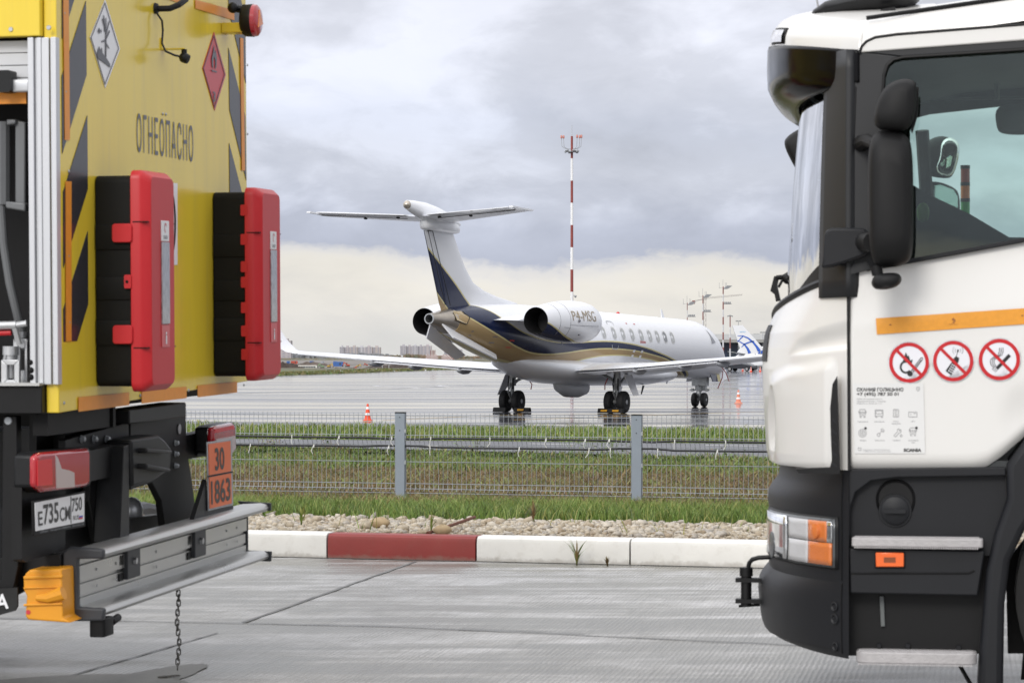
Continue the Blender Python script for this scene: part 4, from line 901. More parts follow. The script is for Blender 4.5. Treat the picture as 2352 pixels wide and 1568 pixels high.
m = MB(); pts = [fpt(-8.75 + u, side_ang(-8.75 + u, 3.05 + v), .016) for u, v in [(-.25, -.14), (.25, -.24), (.44, -.02), (.28, .16)]]; m.tube(pts, .014, 5); jbuild(m, 'apu_door_gap', jdark)
# belly fairing, ventral pod
def ell_loft(st, n=28, zc=None): return [[Vector((a, w_ * math.sin(2 * math.pi * k / n), z + h * math.cos(2 * math.pi * k / n))) for k in range(n)] for a, z, w_, h in st]
m = MB(); m.loft(ell_loft([(9.3, 1.62, .06, .05), (9.0, 1.56, .46, .16), (8.2, 1.49, .84, .30), (6.5, 1.46, 1.02, .40), (4, 1.46, 1.16, .46), (1, 1.46, 1.24, .50), (-1.5, 1.48, 1.22, .48), (-3, 1.56, 1.05, .40), (-4.2, 1.68, .72, .26), (-5, 1.8, .3, .1)])); jbuild(m, 'belly_fairing', jw, smooth=60)
m = MB(); m.loft(ell_loft([(1.75, .98, .05, .10), (1.65, .90, .24, .26), (1.1, .84, .30, .30), (.2, .84, .30, .30), (-.4, .92, .22, .2), (-.75, 1.04, .08, .06)])); jbuild(m, 'ventral_pod', material('pod_grey', (.66, .67, .69), .4), smooth=60)
# wings
def foil(c, th, n=14):
    up = []; lo = []
    for i in range(n + 1):
        u = (1 - math.cos(math.pi * i / n)) / 2; y = 5 * th * c * (.2969 * u ** .5 - .126 * u - .3516 * u ** 2 + .2843 * u ** 3 - .1036 * u ** 4); up.append((-u * c, y + .02 * c * math.sin(math.pi * u))); lo.append((-u * c, -y * .8 + .02 * c * math.sin(math.pi * u)))
    return up + lo[-2:0:-1]
WS = [(0.6, 3.2, 4.85, .13, 1.42), (1.2, 2.95, 4.55, .125, 1.42), (3.4, 1.75, 3.15, .115, 1.55), (7.0, .20, 2.15, .105, 1.82), (9.7, -.95, 1.42, .10, 2.03), (10.02, -1.12, 1.25, .095, 2.08)]
for side in (1, -1):
    m = MB(); rings = []
    for y, le, c, th, z in WS: rings.append([Vector((le + x, side * y, z + zz + .010 * (x + c * .5) * -1)) for x, zz in foil(c, th)])
    m.loft(rings); wg = jbuild(m, 'wing', jw, smooth=40)
    m = MB(); m.loft([[Vector((le + x, side * y, z + zz * (1 if k < 1 else 1))) for x, zz in foil(c, .09)] if k == 0 else [Vector((le + x, side * (y + zz), z)) for x, zz in foil(c, .08)] for k, (y, le, c, z) in enumerate([(10.0, -1.12, 1.25, 2.08), (10.22, -1.30, 1.12, 2.20), (10.42, -1.62, .90, 2.55), (10.62, -2.15, .46, 3.22)])]); jbuild(m, 'winglet', jw, smooth=40)
    # flaps and aileron: plates standing a little proud along the trailing edge
    for nm, y0, y1, drop in (('flap', 1.35, 3.35, .05), ('flap', 3.45, 6.6, .05), ('aileron', 6.7, 9.5, .0)):
        m = MB(); rows = []
        for y in np.linspace(y0, y1, 6):
            le = np.interp(y, [q[0] for q in WS], [q[1] for q in WS]); c = np.interp(y, [q[0] for q in WS], [q[2] for q in WS]); z = np.interp(y, [q[0] for q in WS], [q[4] for q in WS]); te = le - c; cc = c * .24
            rows.append([Vector((te + cc, side * y, z + .030 * c * .9)), Vector((te + cc * .45, side * y, z + .030)), Vector((te - .07, side * y, z - drop - .012)), Vector((te - .05, side * y, z - drop - .035)), Vector((te + cc, side * y, z - .028 * c))])
        m.loft(rows); jbuild(m, nm, jw, wg, smooth=30)
    for y in (3.4, 5.2, 6.7):                              # flap track fairings
        le = np.interp(y, [q[0] for q in WS], [q[1] for q in WS]); c = np.interp(y, [q[0] for q in WS], [q[2] for q in WS]); z = np.interp(y, [q[0] for q in WS], [q[4] for q in WS])
        m = MB(); m.loft([[Vector((le - c + dx, side * y + .07 * r_ * math.sin(2 * math.pi * k / 10), z - .10 - dz + .09 * r_ * math.cos(2 * math.pi * k / 10))) for k in range(10)] for dx, r_, dz in ((.95, .1, -.02), (.6, 1, .03), (.2, 1, .05), (-.1, .6, .04), (-.28, .1, .02))]); jbuild(m, 'flap_track', jgrey, wg)
    m = MB(); m.tube([(-1.35, side * 9.95, 2.1), (-1.1, side * 10.12, 2.12)], .03, 6); jbuild(m, 'wingtip_light', jmetal, wg)
# engines: nacelle, outlet, pylon
nac_stripe = livery('nacelle_livery', [(-7, 3.02), (-6.45, 2.92), (-6, 2.78), (-5.5, 2.62), (-5, 2.50), (-4.5, 2.42), (-4, 2.36), (-3.4, 2.34), (-2, 2.2)], [(-7, .5), (-2, .5)], [(-7, .4), (-2, .4)], -7, -2, trimw=.04)
NP = [(-6.47, .44), (-6.2, .49), (-5.8, .56), (-5.2, .64), (-4.5, .70), (-3.8, .72), (-3.2, .70), (-2.8, .655), (-2.6, .60), (-2.52, .55), (-2.56, .50), (-2.9, .46)]
NY, NZ = 2.08, 2.995
def nz_(a): return NZ + .016 * (a + 6.47)
for side in (1, -1):
    y0 = -side * NY
    m = MB(); m.loft([[Vector((a, y0 + r * math.sin(2 * math.pi * k / 40), nz_(a) + r * math.cos(2 * math.pi * k / 40))) for k in range(40)] for a, r in NP], caps=False); en = jbuild(m, 'engine', nac_stripe, smooth=60)
    m = MB(); m.loft([[Vector((a, y0 + r * math.sin(2 * math.pi * k / 32), nz_(-6.47) + r * math.cos(2 * math.pi * k / 32))) for k in range(32)] for a, r in ((-6.475, .445), (-6.49, .435), (-6.3, .40), (-5.5, .40))], caps=False); jbuild(m, 'exhaust_duct', jdark, en)
    m = MB(); m.lathe([(0, .40), (.05, .40)], (-5.5, y0, nz_(-6)), (1, 0, 0), 24); jbuild(m, 'exhaust_core', jdark, en)
    m = MB(); m.lathe([(0, .46), (.02, .46)], (-2.95, y0, nz_(-3)), (1, 0, 0), 24); jbuild(m, 'fan_face', jdark, en)
    m = MB(); m.loft([[Vector((2.0 * 0 + le + x, -side * y, nz_(-5) - .02 + zz)) for x, zz in foil(c, .10)] for y, le, c in ((.6, -3.1, 4.0), (1.0, -3.2, 3.8), (1.5, -3.5, 3.1))]); jbuild(m, 'pylon', jw, smooth=40)
    if side == 1:
        def nac(a, ang, off=.004):
            r = float(np.interp(a, [q[0] for q in NP[:10]], [q[1] for q in NP[:10]])) + off; return Vector((a, y0 - r * math.sin(ang), nz_(a) + r * math.cos(ang)))
        m = MB(); put_text(m, 'P4-MSG', lambda u, v: nac(-5.02 + u, R(88) - v / .70, .012), .36, 1.72, bold=.0, sub=2); jbuild(m, 'registration', material('registration_gold', (.34, .28, .20), .4), en, smooth=0)
        m = MB()
        for a in (-5.75, -5.15): m.tube([nac(a, R(t_), .002) for t_ in range(10, 150, 8)], .006, 4)
        m.tube([nac(a, R(101), .002) for a in np.linspace(-5.15, -3.0, 12)], .006, 4)
        m.tube([nac(a, R(110), .002) for a in np.linspace(-5.5, -5.1, 5)] + [nac(-5.1, R(112), .002)], .005, 4); jbuild(m, 'cowl_seam', jline, en)
        m = MB(); m.ball(nac(-4.62, R(88), .02), .05, 8, 6); m.box(nac(-4.35, R(128), .01), (.10, .04, .04)); m.tube([nac(-4.9, R(165), 0), nac(-4.9, R(165), .14)], .02, 5); jbuild(m, 'cowl_fitting', jline, en)
# fin, rudder
fl = bpy.data.materials.new('fin_livery'); fl.use_nodes = True; nt = fl.node_tree; b = nt.nodes['Principled BSDF']
oc = N('ShaderNodeTexCoord').outputs['Object']; s = N('ShaderNodeSeparateXYZ'); L(oc, s.inputs[0]); zz_ = MA('ADD', s.outputs[2], MA('MULTIPLY', s.outputs[0], .024))
def dline(a0, z0, a1, z1):                                # signed height over the straight line
    k = (z1 - z0) / (a1 - a0); return MA('SUBTRACT', zz_, MA('ADD', MA('MULTIPLY', s.outputs[0], k), z0 - k * a0))
d1, d2 = dline(-10.38, 5.40, -7.27, 3.46), dline(-9.87, 4.08, -8.68, 3.26)
col = MIX(MA('GREATER_THAN', d2, 0), gold, navy); col = MIX(MA('GREATER_THAN', d1, 0), col, jwhite)
for d in (d1, d2): col = MIX(MA('LESS_THAN', MA('ABSOLUTE', d), .03), col, trim)
L(col, b.inputs['Base Color']); b.inputs['Roughness'].default_value = .25; b.inputs['Specular IOR Level'].default_value = .3
def sym(c, th, n=10):
    up = []
    for i in range(n + 1):
        u = (1 - math.cos(math.pi * i / n)) / 2; up.append((-u * c, 5 * th * c * (.2969 * u ** .5 - .126 * u - .3516 * u ** 2 + .2843 * u ** 3 - .1036 * u ** 4)))
    return up + [(x, -y) for x, y in up[-2:0:-1]]
m = MB(); fr = []
for z, le, te in ((2.95, -3.0, -9.0), (3.45, -3.2, -9.30), (3.70, -3.75, -9.40), (3.85, -5.2, -9.46), (4.0, -6.15, -9.53), (4.23, -6.95, -9.62), (4.7, -7.52, -9.83), (5.3, -8.0, -10.10), (5.95, -8.50, -10.36), (6.12, -8.65, -10.42)):
    c = le - te; thk = .085 if z > 4.1 else .085 * 2.7 / c
    fr.append([Vector((le + x, y, z)) for x, y in sym(c, thk)])
m.loft(fr); fin = jbuild(m, 'fin', fl, smooth=40)
m = MB()
for (a0, z0), (a1, z1) in (((-9.87, 5.74), (-8.72, 3.42)), ((-10.18, 5.74), (-9.08, 3.42))):
    for sd in (-1, 1): m.tube([(a0, sd * .075, z0), ((a0 + a1) / 2, sd * .085, (z0 + z1) / 2), (a1, sd * .10, z1)], .012, 5)
for sd in (-1, 1): m.tube([(-9.87, sd * .08, 5.74), (-10.18, sd * .06, 5.74)], .011, 5)
jbuild(m, 'rudder_gap', jdark, fin)
m = MB(); m.box((-8.12, 0, 5.02), (.42, .12, .05)); jbuild(m, 'fin_vane', jw, fin)
# tailplane with bullet fairing and pod
m = MB(); m.loft([[Vector((a, r * math.sin(2 * math.pi * k / 24), z + h * math.cos(2 * math.pi * k / 24))) for k in range(24)] for a, z, r, h in ((-7.85, 6.08, .03, .03), (-8.1, 6.08, .13, .13), (-8.8, 6.13, .26, .27), (-9.6, 6.22, .30, .33), (-10.3, 6.33, .25, .30), (-11.0, 6.42, .18, .22), (-11.42, 6.47, .125, .15))]); bf = jbuild(m, 'bullet_fairing', jw, smooth=60)
m = MB(); m.lathe([(0, .135), (-.05, .12), (-.10, .05), (-.12, .01)], (-11.42, 0, 6.47), (1, 0, 0), 16); jbuild(m, 'tail_lamp', jmetal, bf)
m = MB(); m.loft([[Vector((-9.2 - sh_ + 1.22 * s_ * math.copysign(abs(math.cos(t_)) ** (.75 if math.cos(t_) < 0 else 1.3), math.cos(t_)), .285 * s_ * math.copysign(abs(math.sin(t_)) ** .75, math.sin(t_)), z)) for t_ in np.linspace(0, 2 * math.pi, 33)[:-1]] for z, s_, sh_ in ((5.74, .55, 0), (5.76, .80, 0), (5.80, .95, 0), (5.90, 1.0, 0), (6.02, .98, .02), (6.12, .86, .12), (6.22, .70, .25), (6.32, .5, .5))]); jbuild(m, 'fin_top_pod', jw, smooth=60)
for side in (1, -1):
    m = MB(); m.loft([[Vector((le + x, side * y, z + zz)) for x, zz in sym(c, .09)] for y, le, c, z in ((.1, -8.55, 2.1, 6.16), (.9, -8.9, 1.85, 6.19), (3.50, -9.98, 1.05, 6.30), (3.70, -10.12, .80, 6.31))]); tp_ = jbuild(m, 'tailplane', jw, smooth=40)
    m = MB(); m.loft([[Vector((x, side * y, z + q)) for x, q in ((te + c * .40, .055), (te, .01), (te, -.01), (te + c * .40, -.055))] for y, te, c, z in ((.40, -10.88, 1.9, 6.20), (3.45, -11.22, 1.1, 6.33))]); jbuild(m, 'elevator', jw, tp_, smooth=20)
    m = MB(); m.loft([[Vector((-9.95 + x * 1, side * (3.62 + zz * .6), 6.315 + zz)) for x, zz in q] for q in ([(0, .04), (-1.35, .02), (-1.35, -.02), (0, -.04)], )] * 1, caps=True) if False else m.bar((-9.95, side * 3.64, 6.31), (-11.38, side * 3.64, 6.33), .14, .05); jbuild(m, 'tip_horn', jw, tp_)
    m = MB()
    for y in (.75, 1.9): m.ball((-10.62 - .06 * y, side * y, 6.13), .05, 8, 6, (2, 1, .7))
    m.bar((-10.40, side * .55, 6.115), (-10.80, side * 3.5, 6.262), .03, .02); jbuild(m, 'hinge', jdark, tp_)
    # ventral strakes under the tail
    m = MB(); q0 = [(-9.5, .20, 2.77), (-6.4, .55, 1.86), (-6.75, .76, 1.70), (-9.25, .48, 2.33)]
    m.prism([Vector((x, -side * y, z)) for x, y, z in q0], (0, -side * .035, .03)); jbuild(m, 'strake', jw, smooth=0)
# aerials
m = MB(); m.prism([(8.9, -.01, 3.64), (8.6, -.01, 3.64), (8.55, -.01, 3.98), (8.62, -.01, 3.98)], (0, .02, 0)); m.prism([(5.0, -.01, 1.0), (4.75, -.01, 1.0), (4.72, -.01, .72), (4.82, -.01, .72)], (0, .02, 0)); m.prism([(9.4, -.01, 1.40), (9.1, -.01, 1.40), (9.05, -.01, 1.15), (9.15, -.01, 1.15)], (0, .02, 0)); jbuild(m, 'blade_aerial', jw)
m = MB(); m.prism([(7.0, -.01, 1.05), (6.85, -.01, 1.05), (6.7, -.01, .72), (6.75, -.01, .72)], (0, .03, 0)); jbuild(m, 'drain_mast', jdark)
m = MB(); m.ball((4.6, 0, 3.66), .07, 10, 6); jbuild(m, 'beacon', jredm)
m = MB(); skin(m, [(-.16, -.05), (.16, -.05), (.16, .05), (-.16, .05)], 13.6, 2.12, 1, .008); jbuild(m, 'probe_cover', jredm, smooth=0)
m = MB(); m.tube([fpt(13.2, R(75), 0), fpt(13.2, R(75), .12), fpt(13.35, R(75), .15)], .02, 5); jbuild(m, 'pitot_probe', jline)
for a, an, l in ((12.6, 118, (.25, -.15, -.45)), (13.3, 125, (-.55, -.05, -.55))):
    p0 = fpt(a, R(an), .01); m = MB(); m.tube([p0, p0 + Vector(l) * .5 + Vector((0, -.05, 0)), p0 + Vector(l) * 1.25], .018, 5); jbuild(m, 'warning_streamer', material('streamer_red', (.22, .02, .02), .6))
# undercarriage (no shear: it stands on the ground)
tyre = material('jet_tyre', (.012, .012, .013), .7, var=.3, vscale=6); leg_grey = material('gear_grey', (.38, .39, .39), .4, .3, var=.15, vscale=8); hubm = material('gear_hub', (.30, .31, .32), .4, .5)
def jwheel(x, y, r, wd, parent, out):
    m = MB(); m.lathe([(-wd / 2, r * .62), (-wd / 2 * .98, r * .80), (-wd / 2 * .8, r * .95), (-wd / 4, r), (0, r * 1.005), (wd / 4, r), (wd / 2 * .8, r * .95), (wd / 2 * .98, r * .80), (wd / 2, r * .62)], (x, y, r), (0, 1, 0), 32); t_ = m.build('wheel', tyre, parent, smooth=50)
    for s_ in (1, -1):
        m = MB(); m.lathe([(wd / 2 * .9, r * .60), (wd / 2 * 1.01, r * .60), (wd / 2 * .85, r * .50), (wd / 2 * .80, r * .22), (wd / 2 * 1.05, r * .20), (wd / 2 * 1.08, r * .05)], (x, y, r), (0, s_, 0), 24); m.build('rim', hubm, t_)
        m = MB()
        for k in range(8): an = k * math.pi / 4; m.lathe([(wd / 2 * .86, r * .07), (wd / 2 * .885, r * .07)], (x + r * .36 * math.cos(an), y, r + r * .36 * math.sin(an)), (0, s_, 0), 8)
        m.build('rim_hole', jdark, t_)
for side in (1, -1):
    yb = -side * 2.05
    m = MB(); m.tube([(.05, yb, 1.5), (.03, yb, .95)], .115, 14); m.tube([(.03, yb, .98), (0, yb, .38)], .075, 12); m.tube([(0, yb - .25, .385), (0, yb + .25, .385)], .06, 10); m.tube([(.05, yb, 1.05), (.35, yb + side * .85, 1.45)], .05, 8); m.tube([(-.12, yb, 1.02), (-.30, yb, .72), (-.05, yb, .45)], .035, 8); m.tube([(.1, yb, .95), (.9, yb, 1.35)], .045, 8)
    m.lathe([(0, .135), (.06, .135)], (.03, yb, .93), (0, 0, 1), 14); m.lathe([(0, .13), (.05, .13)], (.04, yb, 1.18), (0, 0, 1), 14); gear = m.build('main_gear', leg_grey, jet)
    for dy in (-.245, .245): jwheel(0, yb + dy, .385, .27, gear, dy)
    m = MB(); m.prism([(.0, yb - side * .25, 1.34), (.70, yb - side * .25, 1.34), (.50, yb - side * .60, .62), (.05, yb - side * .60, .60)], (0, -side * .025, .0)); m.build('gear_door', jw, gear)
    m = MB(); m.tube([(-.1, yb + .05, 1.35), (-.16, yb + .08, 1.0), (-.12, yb + .05, .55)], .022, 6); m.tube([(-.08, yb - .08, 1.2), (-.18, yb - .12, .8)], .03, 6); m.build('hydraulic_hose', jdark, gear)
    m = MB(); m.tube([(.25, yb + side * .45, 1.25), (.35, yb + side * .62, .98), (.30, yb + side * .60, .80)], .02, 5); m.build('lock_pin_streamer', jredm, gear)
m = MB(); m.tube([(12.43, 0, 1.35), (12.40, 0, .60)], .085, 12); m.tube([(12.40, 0, .65), (12.36, 0, .27)], .06, 10); m.tube([(12.36, -.22, .27), (12.36, .22, .27)], .045, 8); m.box((12.43, 0, .98), (.30, .62, .34)); m.box((12.5, 0, .78), (.22, .42, .18)); m.tube([(12.35, -.42, .66), (12.35, .42, .66)], .035, 8); m.tube([(12.25, 0, .85), (12.05, 0, .55), (12.3, 0, .38)], .035, 8); m.tube([(12.5, 0, .7), (13.2, 0, 1.25)], .045, 8)
for y in (-.3, .3): m.box((12.35, y, .66), (.10, .12, .12))
ng = m.build('nose_gear', leg_grey, jet, bevel=.01)
for y in (-.19, .19): jwheel(12.36, y, .275, .19, ng, y)
for y in (-.42, .42):
    if y > 0: m = MB(); m.prism([(12.2, y, 1.36), (13.8, y, 1.42), (13.8, y * 1.25, 1.02), (12.3, y * 1.25, .98)], (0, .03, 0)); m.build('gear_door', jw, ng)
for a0, a1, mt in ((12.2, 12.85, jn), (12.85, 13.15, jtrim)): m = MB(); m.prism([(a0, -.46, 1.36), (a1, -.46, 1.38), (a1, -.56, .98), (a0 + (.12 if mt is jn else 0), -.56, .98)], (0, -.03, 0)); m.build('gear_door', mt, ng)
m = MB(); m.prism([(13.15, -.46, 1.38), (14.0, -.42, 1.45), (13.95, -.50, 1.10), (13.15, -.56, .98)], (0, -.03, 0)); m.build('gear_door', jw, ng)
# wheel chocks
ck = material('chock_black', (.010, .010, .011), .7); cy = material('chock_yellow', (.72, .36, .02), .5)
def chock(a, y, wd, label, marks):
    o = empty('wheel_chock', JM @ Matrix.Translation((a, y, 0)), label, 'wheel chock', 'wheel chocks at the jet main wheels')
    m = MB(); m.prism([(-.12, -wd / 2, 0.01), (.12, -wd / 2, .01), (.06, -wd / 2, .17), (-.06, -wd / 2, .17)], (0, wd, 0)); m.build('wedge', ck, o, bevel=.015)
    for y_ in marks: m = MB(); m.prism([(-.118, y_ - .12, .065), (-.118, y_ + .12, .065), (-.092, y_ + .12, .125), (-.092, y_ - .12, .125)], (-.012, 0, -.003)); m.build('reflector', cy, o)
chock(-.48, 2.28, .50, 'plain black chock behind the outer left main wheel of the jet', ()); chock(-.48, 1.40, .62, 'black chock with one yellow reflector inboard of the left main wheels', (.02,))
chock(-.50, -2.05, .95, 'black chock with two yellow reflectors behind the right main wheels', (-.22, .22))
# ---------------------------------------------------------------- yellow tank truck, rear end
def axes(o, x, y):
    x, y = Vector(x).normalized(), Vector(y); z = x.cross(y).normalized(); y = z.cross(x)
    return Matrix.Translation(o) @ Matrix((x, y, z)).transposed().to_4x4()
_p = R(10.7); TILT = .022
F1 = Frame(axes((-1.696, 10.1, 0), (math.sin(_p), math.cos(_p), TILT), (-math.cos(_p), math.sin(_p), 0)))
ytruck = empty('fuel_truck', F1.M, 'yellow fuel truck with two red extinguisher boxes on its back panel', 'truck')
yel = material('truck_yellow', (.77, .57, .045), .22, var=.05, vscale=1.0, coat=.25, spec=.5, dirt=((.50, .38, .10), .35), stretch=(5, 5, .35))
blk_tape = material('chevron_black', (.035, .035, .04), .25); orange_tape = material('reflective_orange', (.75, .27, .02), .4, var=.05, vscale=30)
red_box = material('box_red', (.50, .012, .018), .42, var=.03, bump=.03, bscale=250); box_black = material('box_black', (.006, .006, .0055), .6, bump=.05, bscale=200, spec=.2)
chassis = material('chassis_black', (.005, .005, .0055), .5, var=.3, vscale=6, spec=.3); grey_print = material('print_grey', (.075, .075, .085), .3); sign_white = material('sign_white', (.78, .78, .80), .3); sign_red = material('sign_red', (.55, .035, .045), .3)
def RP(x, y, w=0.0): return F1.at(1, w, x, y)             # on the rear plane, w towards the cab
def SP(x, y, w=0.0): return F1.at(0, w, x, y)             # on the near side plane
def rpoly(m, pts, w, th): return m.prism([RP(x, y, w) for x, y in pts], (0, th, 0))
def spoly(m, pts, w, th): return m.prism([SP(x, y, w) for x, y in pts], (th, 0, 0))
def yb(m, name, mat, parent=None, **k): return m.build(name, mat, parent or ytruck, **k)
ZT = 3.15
bl, br = RP(136, 948), RP(570, 875)
m = MB(); m.prism([bl, br, (br.x, 0, ZT), (bl.x, 0, ZT)], (0, .05, 0)); rear = yb(m, 'rear_panel', yel, bevel=.004)
# body: near side above the shutter, far side, roof, inner walls
m = MB(); a, b_ = SP(133, 82), SP(-300, 72)
m.prism([(0, .052, a.z), (0, 4.5, a.z), (0, 4.5, ZT), (0, .052, ZT)], (.05, 0, 0)); yb(m, 'side_panel', yel, bevel=.004)
m = MB(); m.prism([(br.x - .05, .052, br.z), (br.x - .05, 4.5, br.z), (br.x - .05, 4.5, ZT), (br.x - .05, .052, ZT)], (.05, 0, 0)); yb(m, 'side_panel', yel)
m = MB(); m.box((br.x / 2, 2.25, ZT + .03), (br.x + .02, 4.56, .05)); yb(m, 'roof', yel)
m = MB(); m.box((br.x / 2, 2.2, bl.z + .02), (br.x - .12, 4.2, .06)); m.box((.80, 2.2, 2.0), (.03, 4.3, 1.9)); m.box((.42, .09, 2.0), (.7, .06, 1.9)); yb(m, 'cabinet_lining', black_metal)
m = MB(); lo, hi = SP(100, 950).z, SP(100, 886).z; m.prism([(-.012, .052, lo), (-.012, 4.3, lo), (-.012, 4.3, hi), (-.012, .052, hi)], (.10, 0, 0)); yb(m, 'floor_sill', chassis, bevel=.004)
m = MB(); m.prism([(-.03, .055, hi + .001), (-.03, 4.3, hi + .001), (-.03, 4.3, hi + .012), (-.03, .055, hi + .012)], (.15, 0, 0)); yb(m, 'sill_edge', aluminium)
alu_white = material('anodised_profile', (.60, .61, .63), .35, .55, var=.05, vscale=2, stretch=(1, 1, .1))
m = MB()
for x0, x1, dp in ((66, 79, 0), (79.5, 85, .015), (85.5, 96, .004), (96, 113, .008), (115, 119, .014), (119.5, 131, 0)):
    p0, p1 = SP(x0, 500), SP(x1, 500); m.box((dp + .02, (p0.y + p1.y) / 2, (hi + a.z) / 2), (.04, abs(p1.y - p0.y), a.z - hi - .01))
yb(m, 'corner_profile', alu_white, bevel=.002)
# roller shutter, its handle, orange strip
shut = material('shutter_white', (.62, .63, .65), .4, var=.04)
y0 = SP(62, 100).y; m = MB()
for i in range(4):
    z1 = SP(30, 90 + i * 29).z; z0 = SP(30, 90 + (i + 1) * 29 - 1.5).z; m.box((.075, (y0 + 4.2) / 2, (z0 + z1) / 2), (.02, 4.2 - y0, z1 - z0))
sh_ = yb(m, 'roller_shutter', shut, bevel=.002)
m = MB(); c0, c1 = SP(-200, 188, .02), SP(68, 212, .02); m.rbox((.0, min(c0.y, c1.y) + .0, c1.z), (.035, max(c0.y, c1.y), c0.z), .008, 1); yb(m, 'pull_bar', alu_white, sh_)
m = MB(); c0, c1 = SP(1, 163, .0), SP(30, 213, .0); m.rbox((-.03, c1.y, c1.z), (.04, c0.y, c0.z), .008, 0); yb(m, 'latch', dark_plastic, sh_)
m = MB(); c0, c1 = SP(-200, 213, .05), SP(60, 238, .05); m.box((.06, (c0.y + c1.y) / 2, (c0.z + c1.z) / 2), (.02, abs(c0.y - c1.y), c0.z - c1.z)); yb(m, 'shutter_foot', orange_tape, sh_)
# equipment in the cabinet
egrey = material('cabinet_grey', (.15, .155, .16), .4, .3, var=.1); ealu = material('coupling_alu', (.55, .56, .57), .35, .6, var=.1, vscale=9)
m = MB(); spoly(m, [(34, 276), (58, 280), (58, 478), (34, 482)], .12, .3); spoly(m, [(14, 274), (36, 274), (36, 285), (14, 288)], .1, .2); spoly(m, [(12, 462), (58, 466), (58, 486), (12, 478)], .1, .2); yb(m, 'meter_housing', egrey, bevel=.006)
m = MB(); m.tube([SP(6, 280, .15), SP(6, 470, .15)], .03, 10); yb(m, 'riser_pipe', egrey)
m = MB(); m.tube([SP(2, 470, .14), SP(8, 560, .14), SP(22, 650, .14), SP(44, 742, .14), SP(60, 800, .2)], .016, 10); yb(m, 'delivery_hose', material('hose_grey', (.13, .135, .14), .5))
m = MB(); m.tube([SP(-30, 748, .04), SP(38, 746, .04)], .016, 12); m.tube([SP(38, 746, .04), SP(62, 742, .04)], .012, 10); m.tube([SP(34, 752, .04), SP(44, 790, .06)], .012, 8); yb(m, 'nozzle', ealu)
m = MB(); m.tube([SP(-30, 766, .05), SP(26, 764, .05)], .010, 8); yb(m, 'red_valve_handle', red_box)
def slot_plate(m, x0, x1, y0_, y1_, w, sx0, sx1, sy0, sy1, th=.02):
    o = [(x0, y0_), (x1, y0_), (x1, y1_), (x0, y1_)]; q = [(sx0, sy0), (sx1, sy0), (sx1, sy1), (sx0, sy1)]
    for i in range(4): spoly(m, [o[i], o[(i + 1) % 4], q[(i + 1) % 4], q[i]], w, th)
m = MB(); slot_plate(m, 2, 44, 826, 886, .03, 16, 32, 838, 872); slot_plate(m, 30, 62, 778, 884, .09, 46, 56, 800, 850); yb(m, 'coupling_bracket', ealu, bevel=.003)
m = MB(); m.tube([SP(24, 868, .08), SP(24, 800, .08)], .022, 14); m.tube([SP(24, 815, .08), SP(24, 795, .08)], .03, 14); m.tube([SP(50, 776, .12), SP(50, 762, .12)], .024, 12); m.tube([SP(10, 826, .06), SP(14, 806, .06), SP(30, 798, .06)], .006, 6); yb(m, 'coupling', ealu)
m = MB(); m.ball(SP(71, 850, .0), .012, 8, 6); m.ball(SP(71, 866, .0), .012, 8, 6); m.ball(SP(70, 832, .0), .01, 8, 6); yb(m, 'knob', black_metal)
# chevrons and reflective tapes
T = .0025
def decal(name, mat, polys, w=-T, parent=rear, th=.002):
    o = None
    for i, q in enumerate(polys): m = MB(); rpoly(m, q, w, th); o = yb(m, name, mat, parent, smooth=0)
    return o
decal('chevron_stripe', blk_tape, [[(142.4, -89), (197, -260), (199, -91), (143, 90)], [(142.4, 176), (197.7, 3), (199.3, 172), (143.6, 353)], [(145.5, 441), (200.9, 265.7), (202, 434.3), (145.9, 615)], [(146, 710), (202, 531), (203, 698), (177.5, 783), (146.8, 784.7)],
    [(525, -120), (563.5, 40), (565.4, 192), (525.3, 20)], [(525.3, 110.7), (564, 268), (566, 414), (527.7, 253)], [(526.7, 329), (566.4, 482), (567.5, 640), (528.4, 470)], [(528, 560), (567, 690), (568, 800), (529, 700)]])
decal('reflective_tape', orange_tape, [[(144.5, -120), (157, -120), (161, 322), (149.5, 322)], [(151.3, 416.7), (164.5, 416.7), (164.5, 783), (152.3, 784)], [(552, 87), (559, 88.6), (563, 392), (556, 392)], [(449, 0), (538, 24), (538.5, 47), (449.5, 20)], [(350, -36), (424, -12), (424.5, 11), (350.5, -12)],
    [(181, 912), (297, 901), (297, 930), (181, 945)], [(326, 896.5), (428.7, 887.7), (428.7, 914), (326, 926.6)], [(454.6, 885), (544.8, 876), (544.8, 901), (454.6, 912)]], w=-2 * T)
m = MB()
for x, y in ((146, 31), (149, 211), (157, 394), (156, 588), (158, 740), (566, 14), (567, 150), (567.5, 308), (146, 925), (321, 908), (432, 896), (559, 884), (373, 262), (380, 263)):
    p = RP(x, y); m.lathe([(0, .007), (.003, .006), (.005, .003)], p + Vector((0, -.001, 0)), (0, -1, 0), 8)
for x, y in ((25, 68), (112, 64), (24, -60), (112, -62)): m.lathe([(0, .010), (.004, .008)], SP(x, y), (-1, 0, 0), 8)
yb(m, 'rivet', steel, rear)
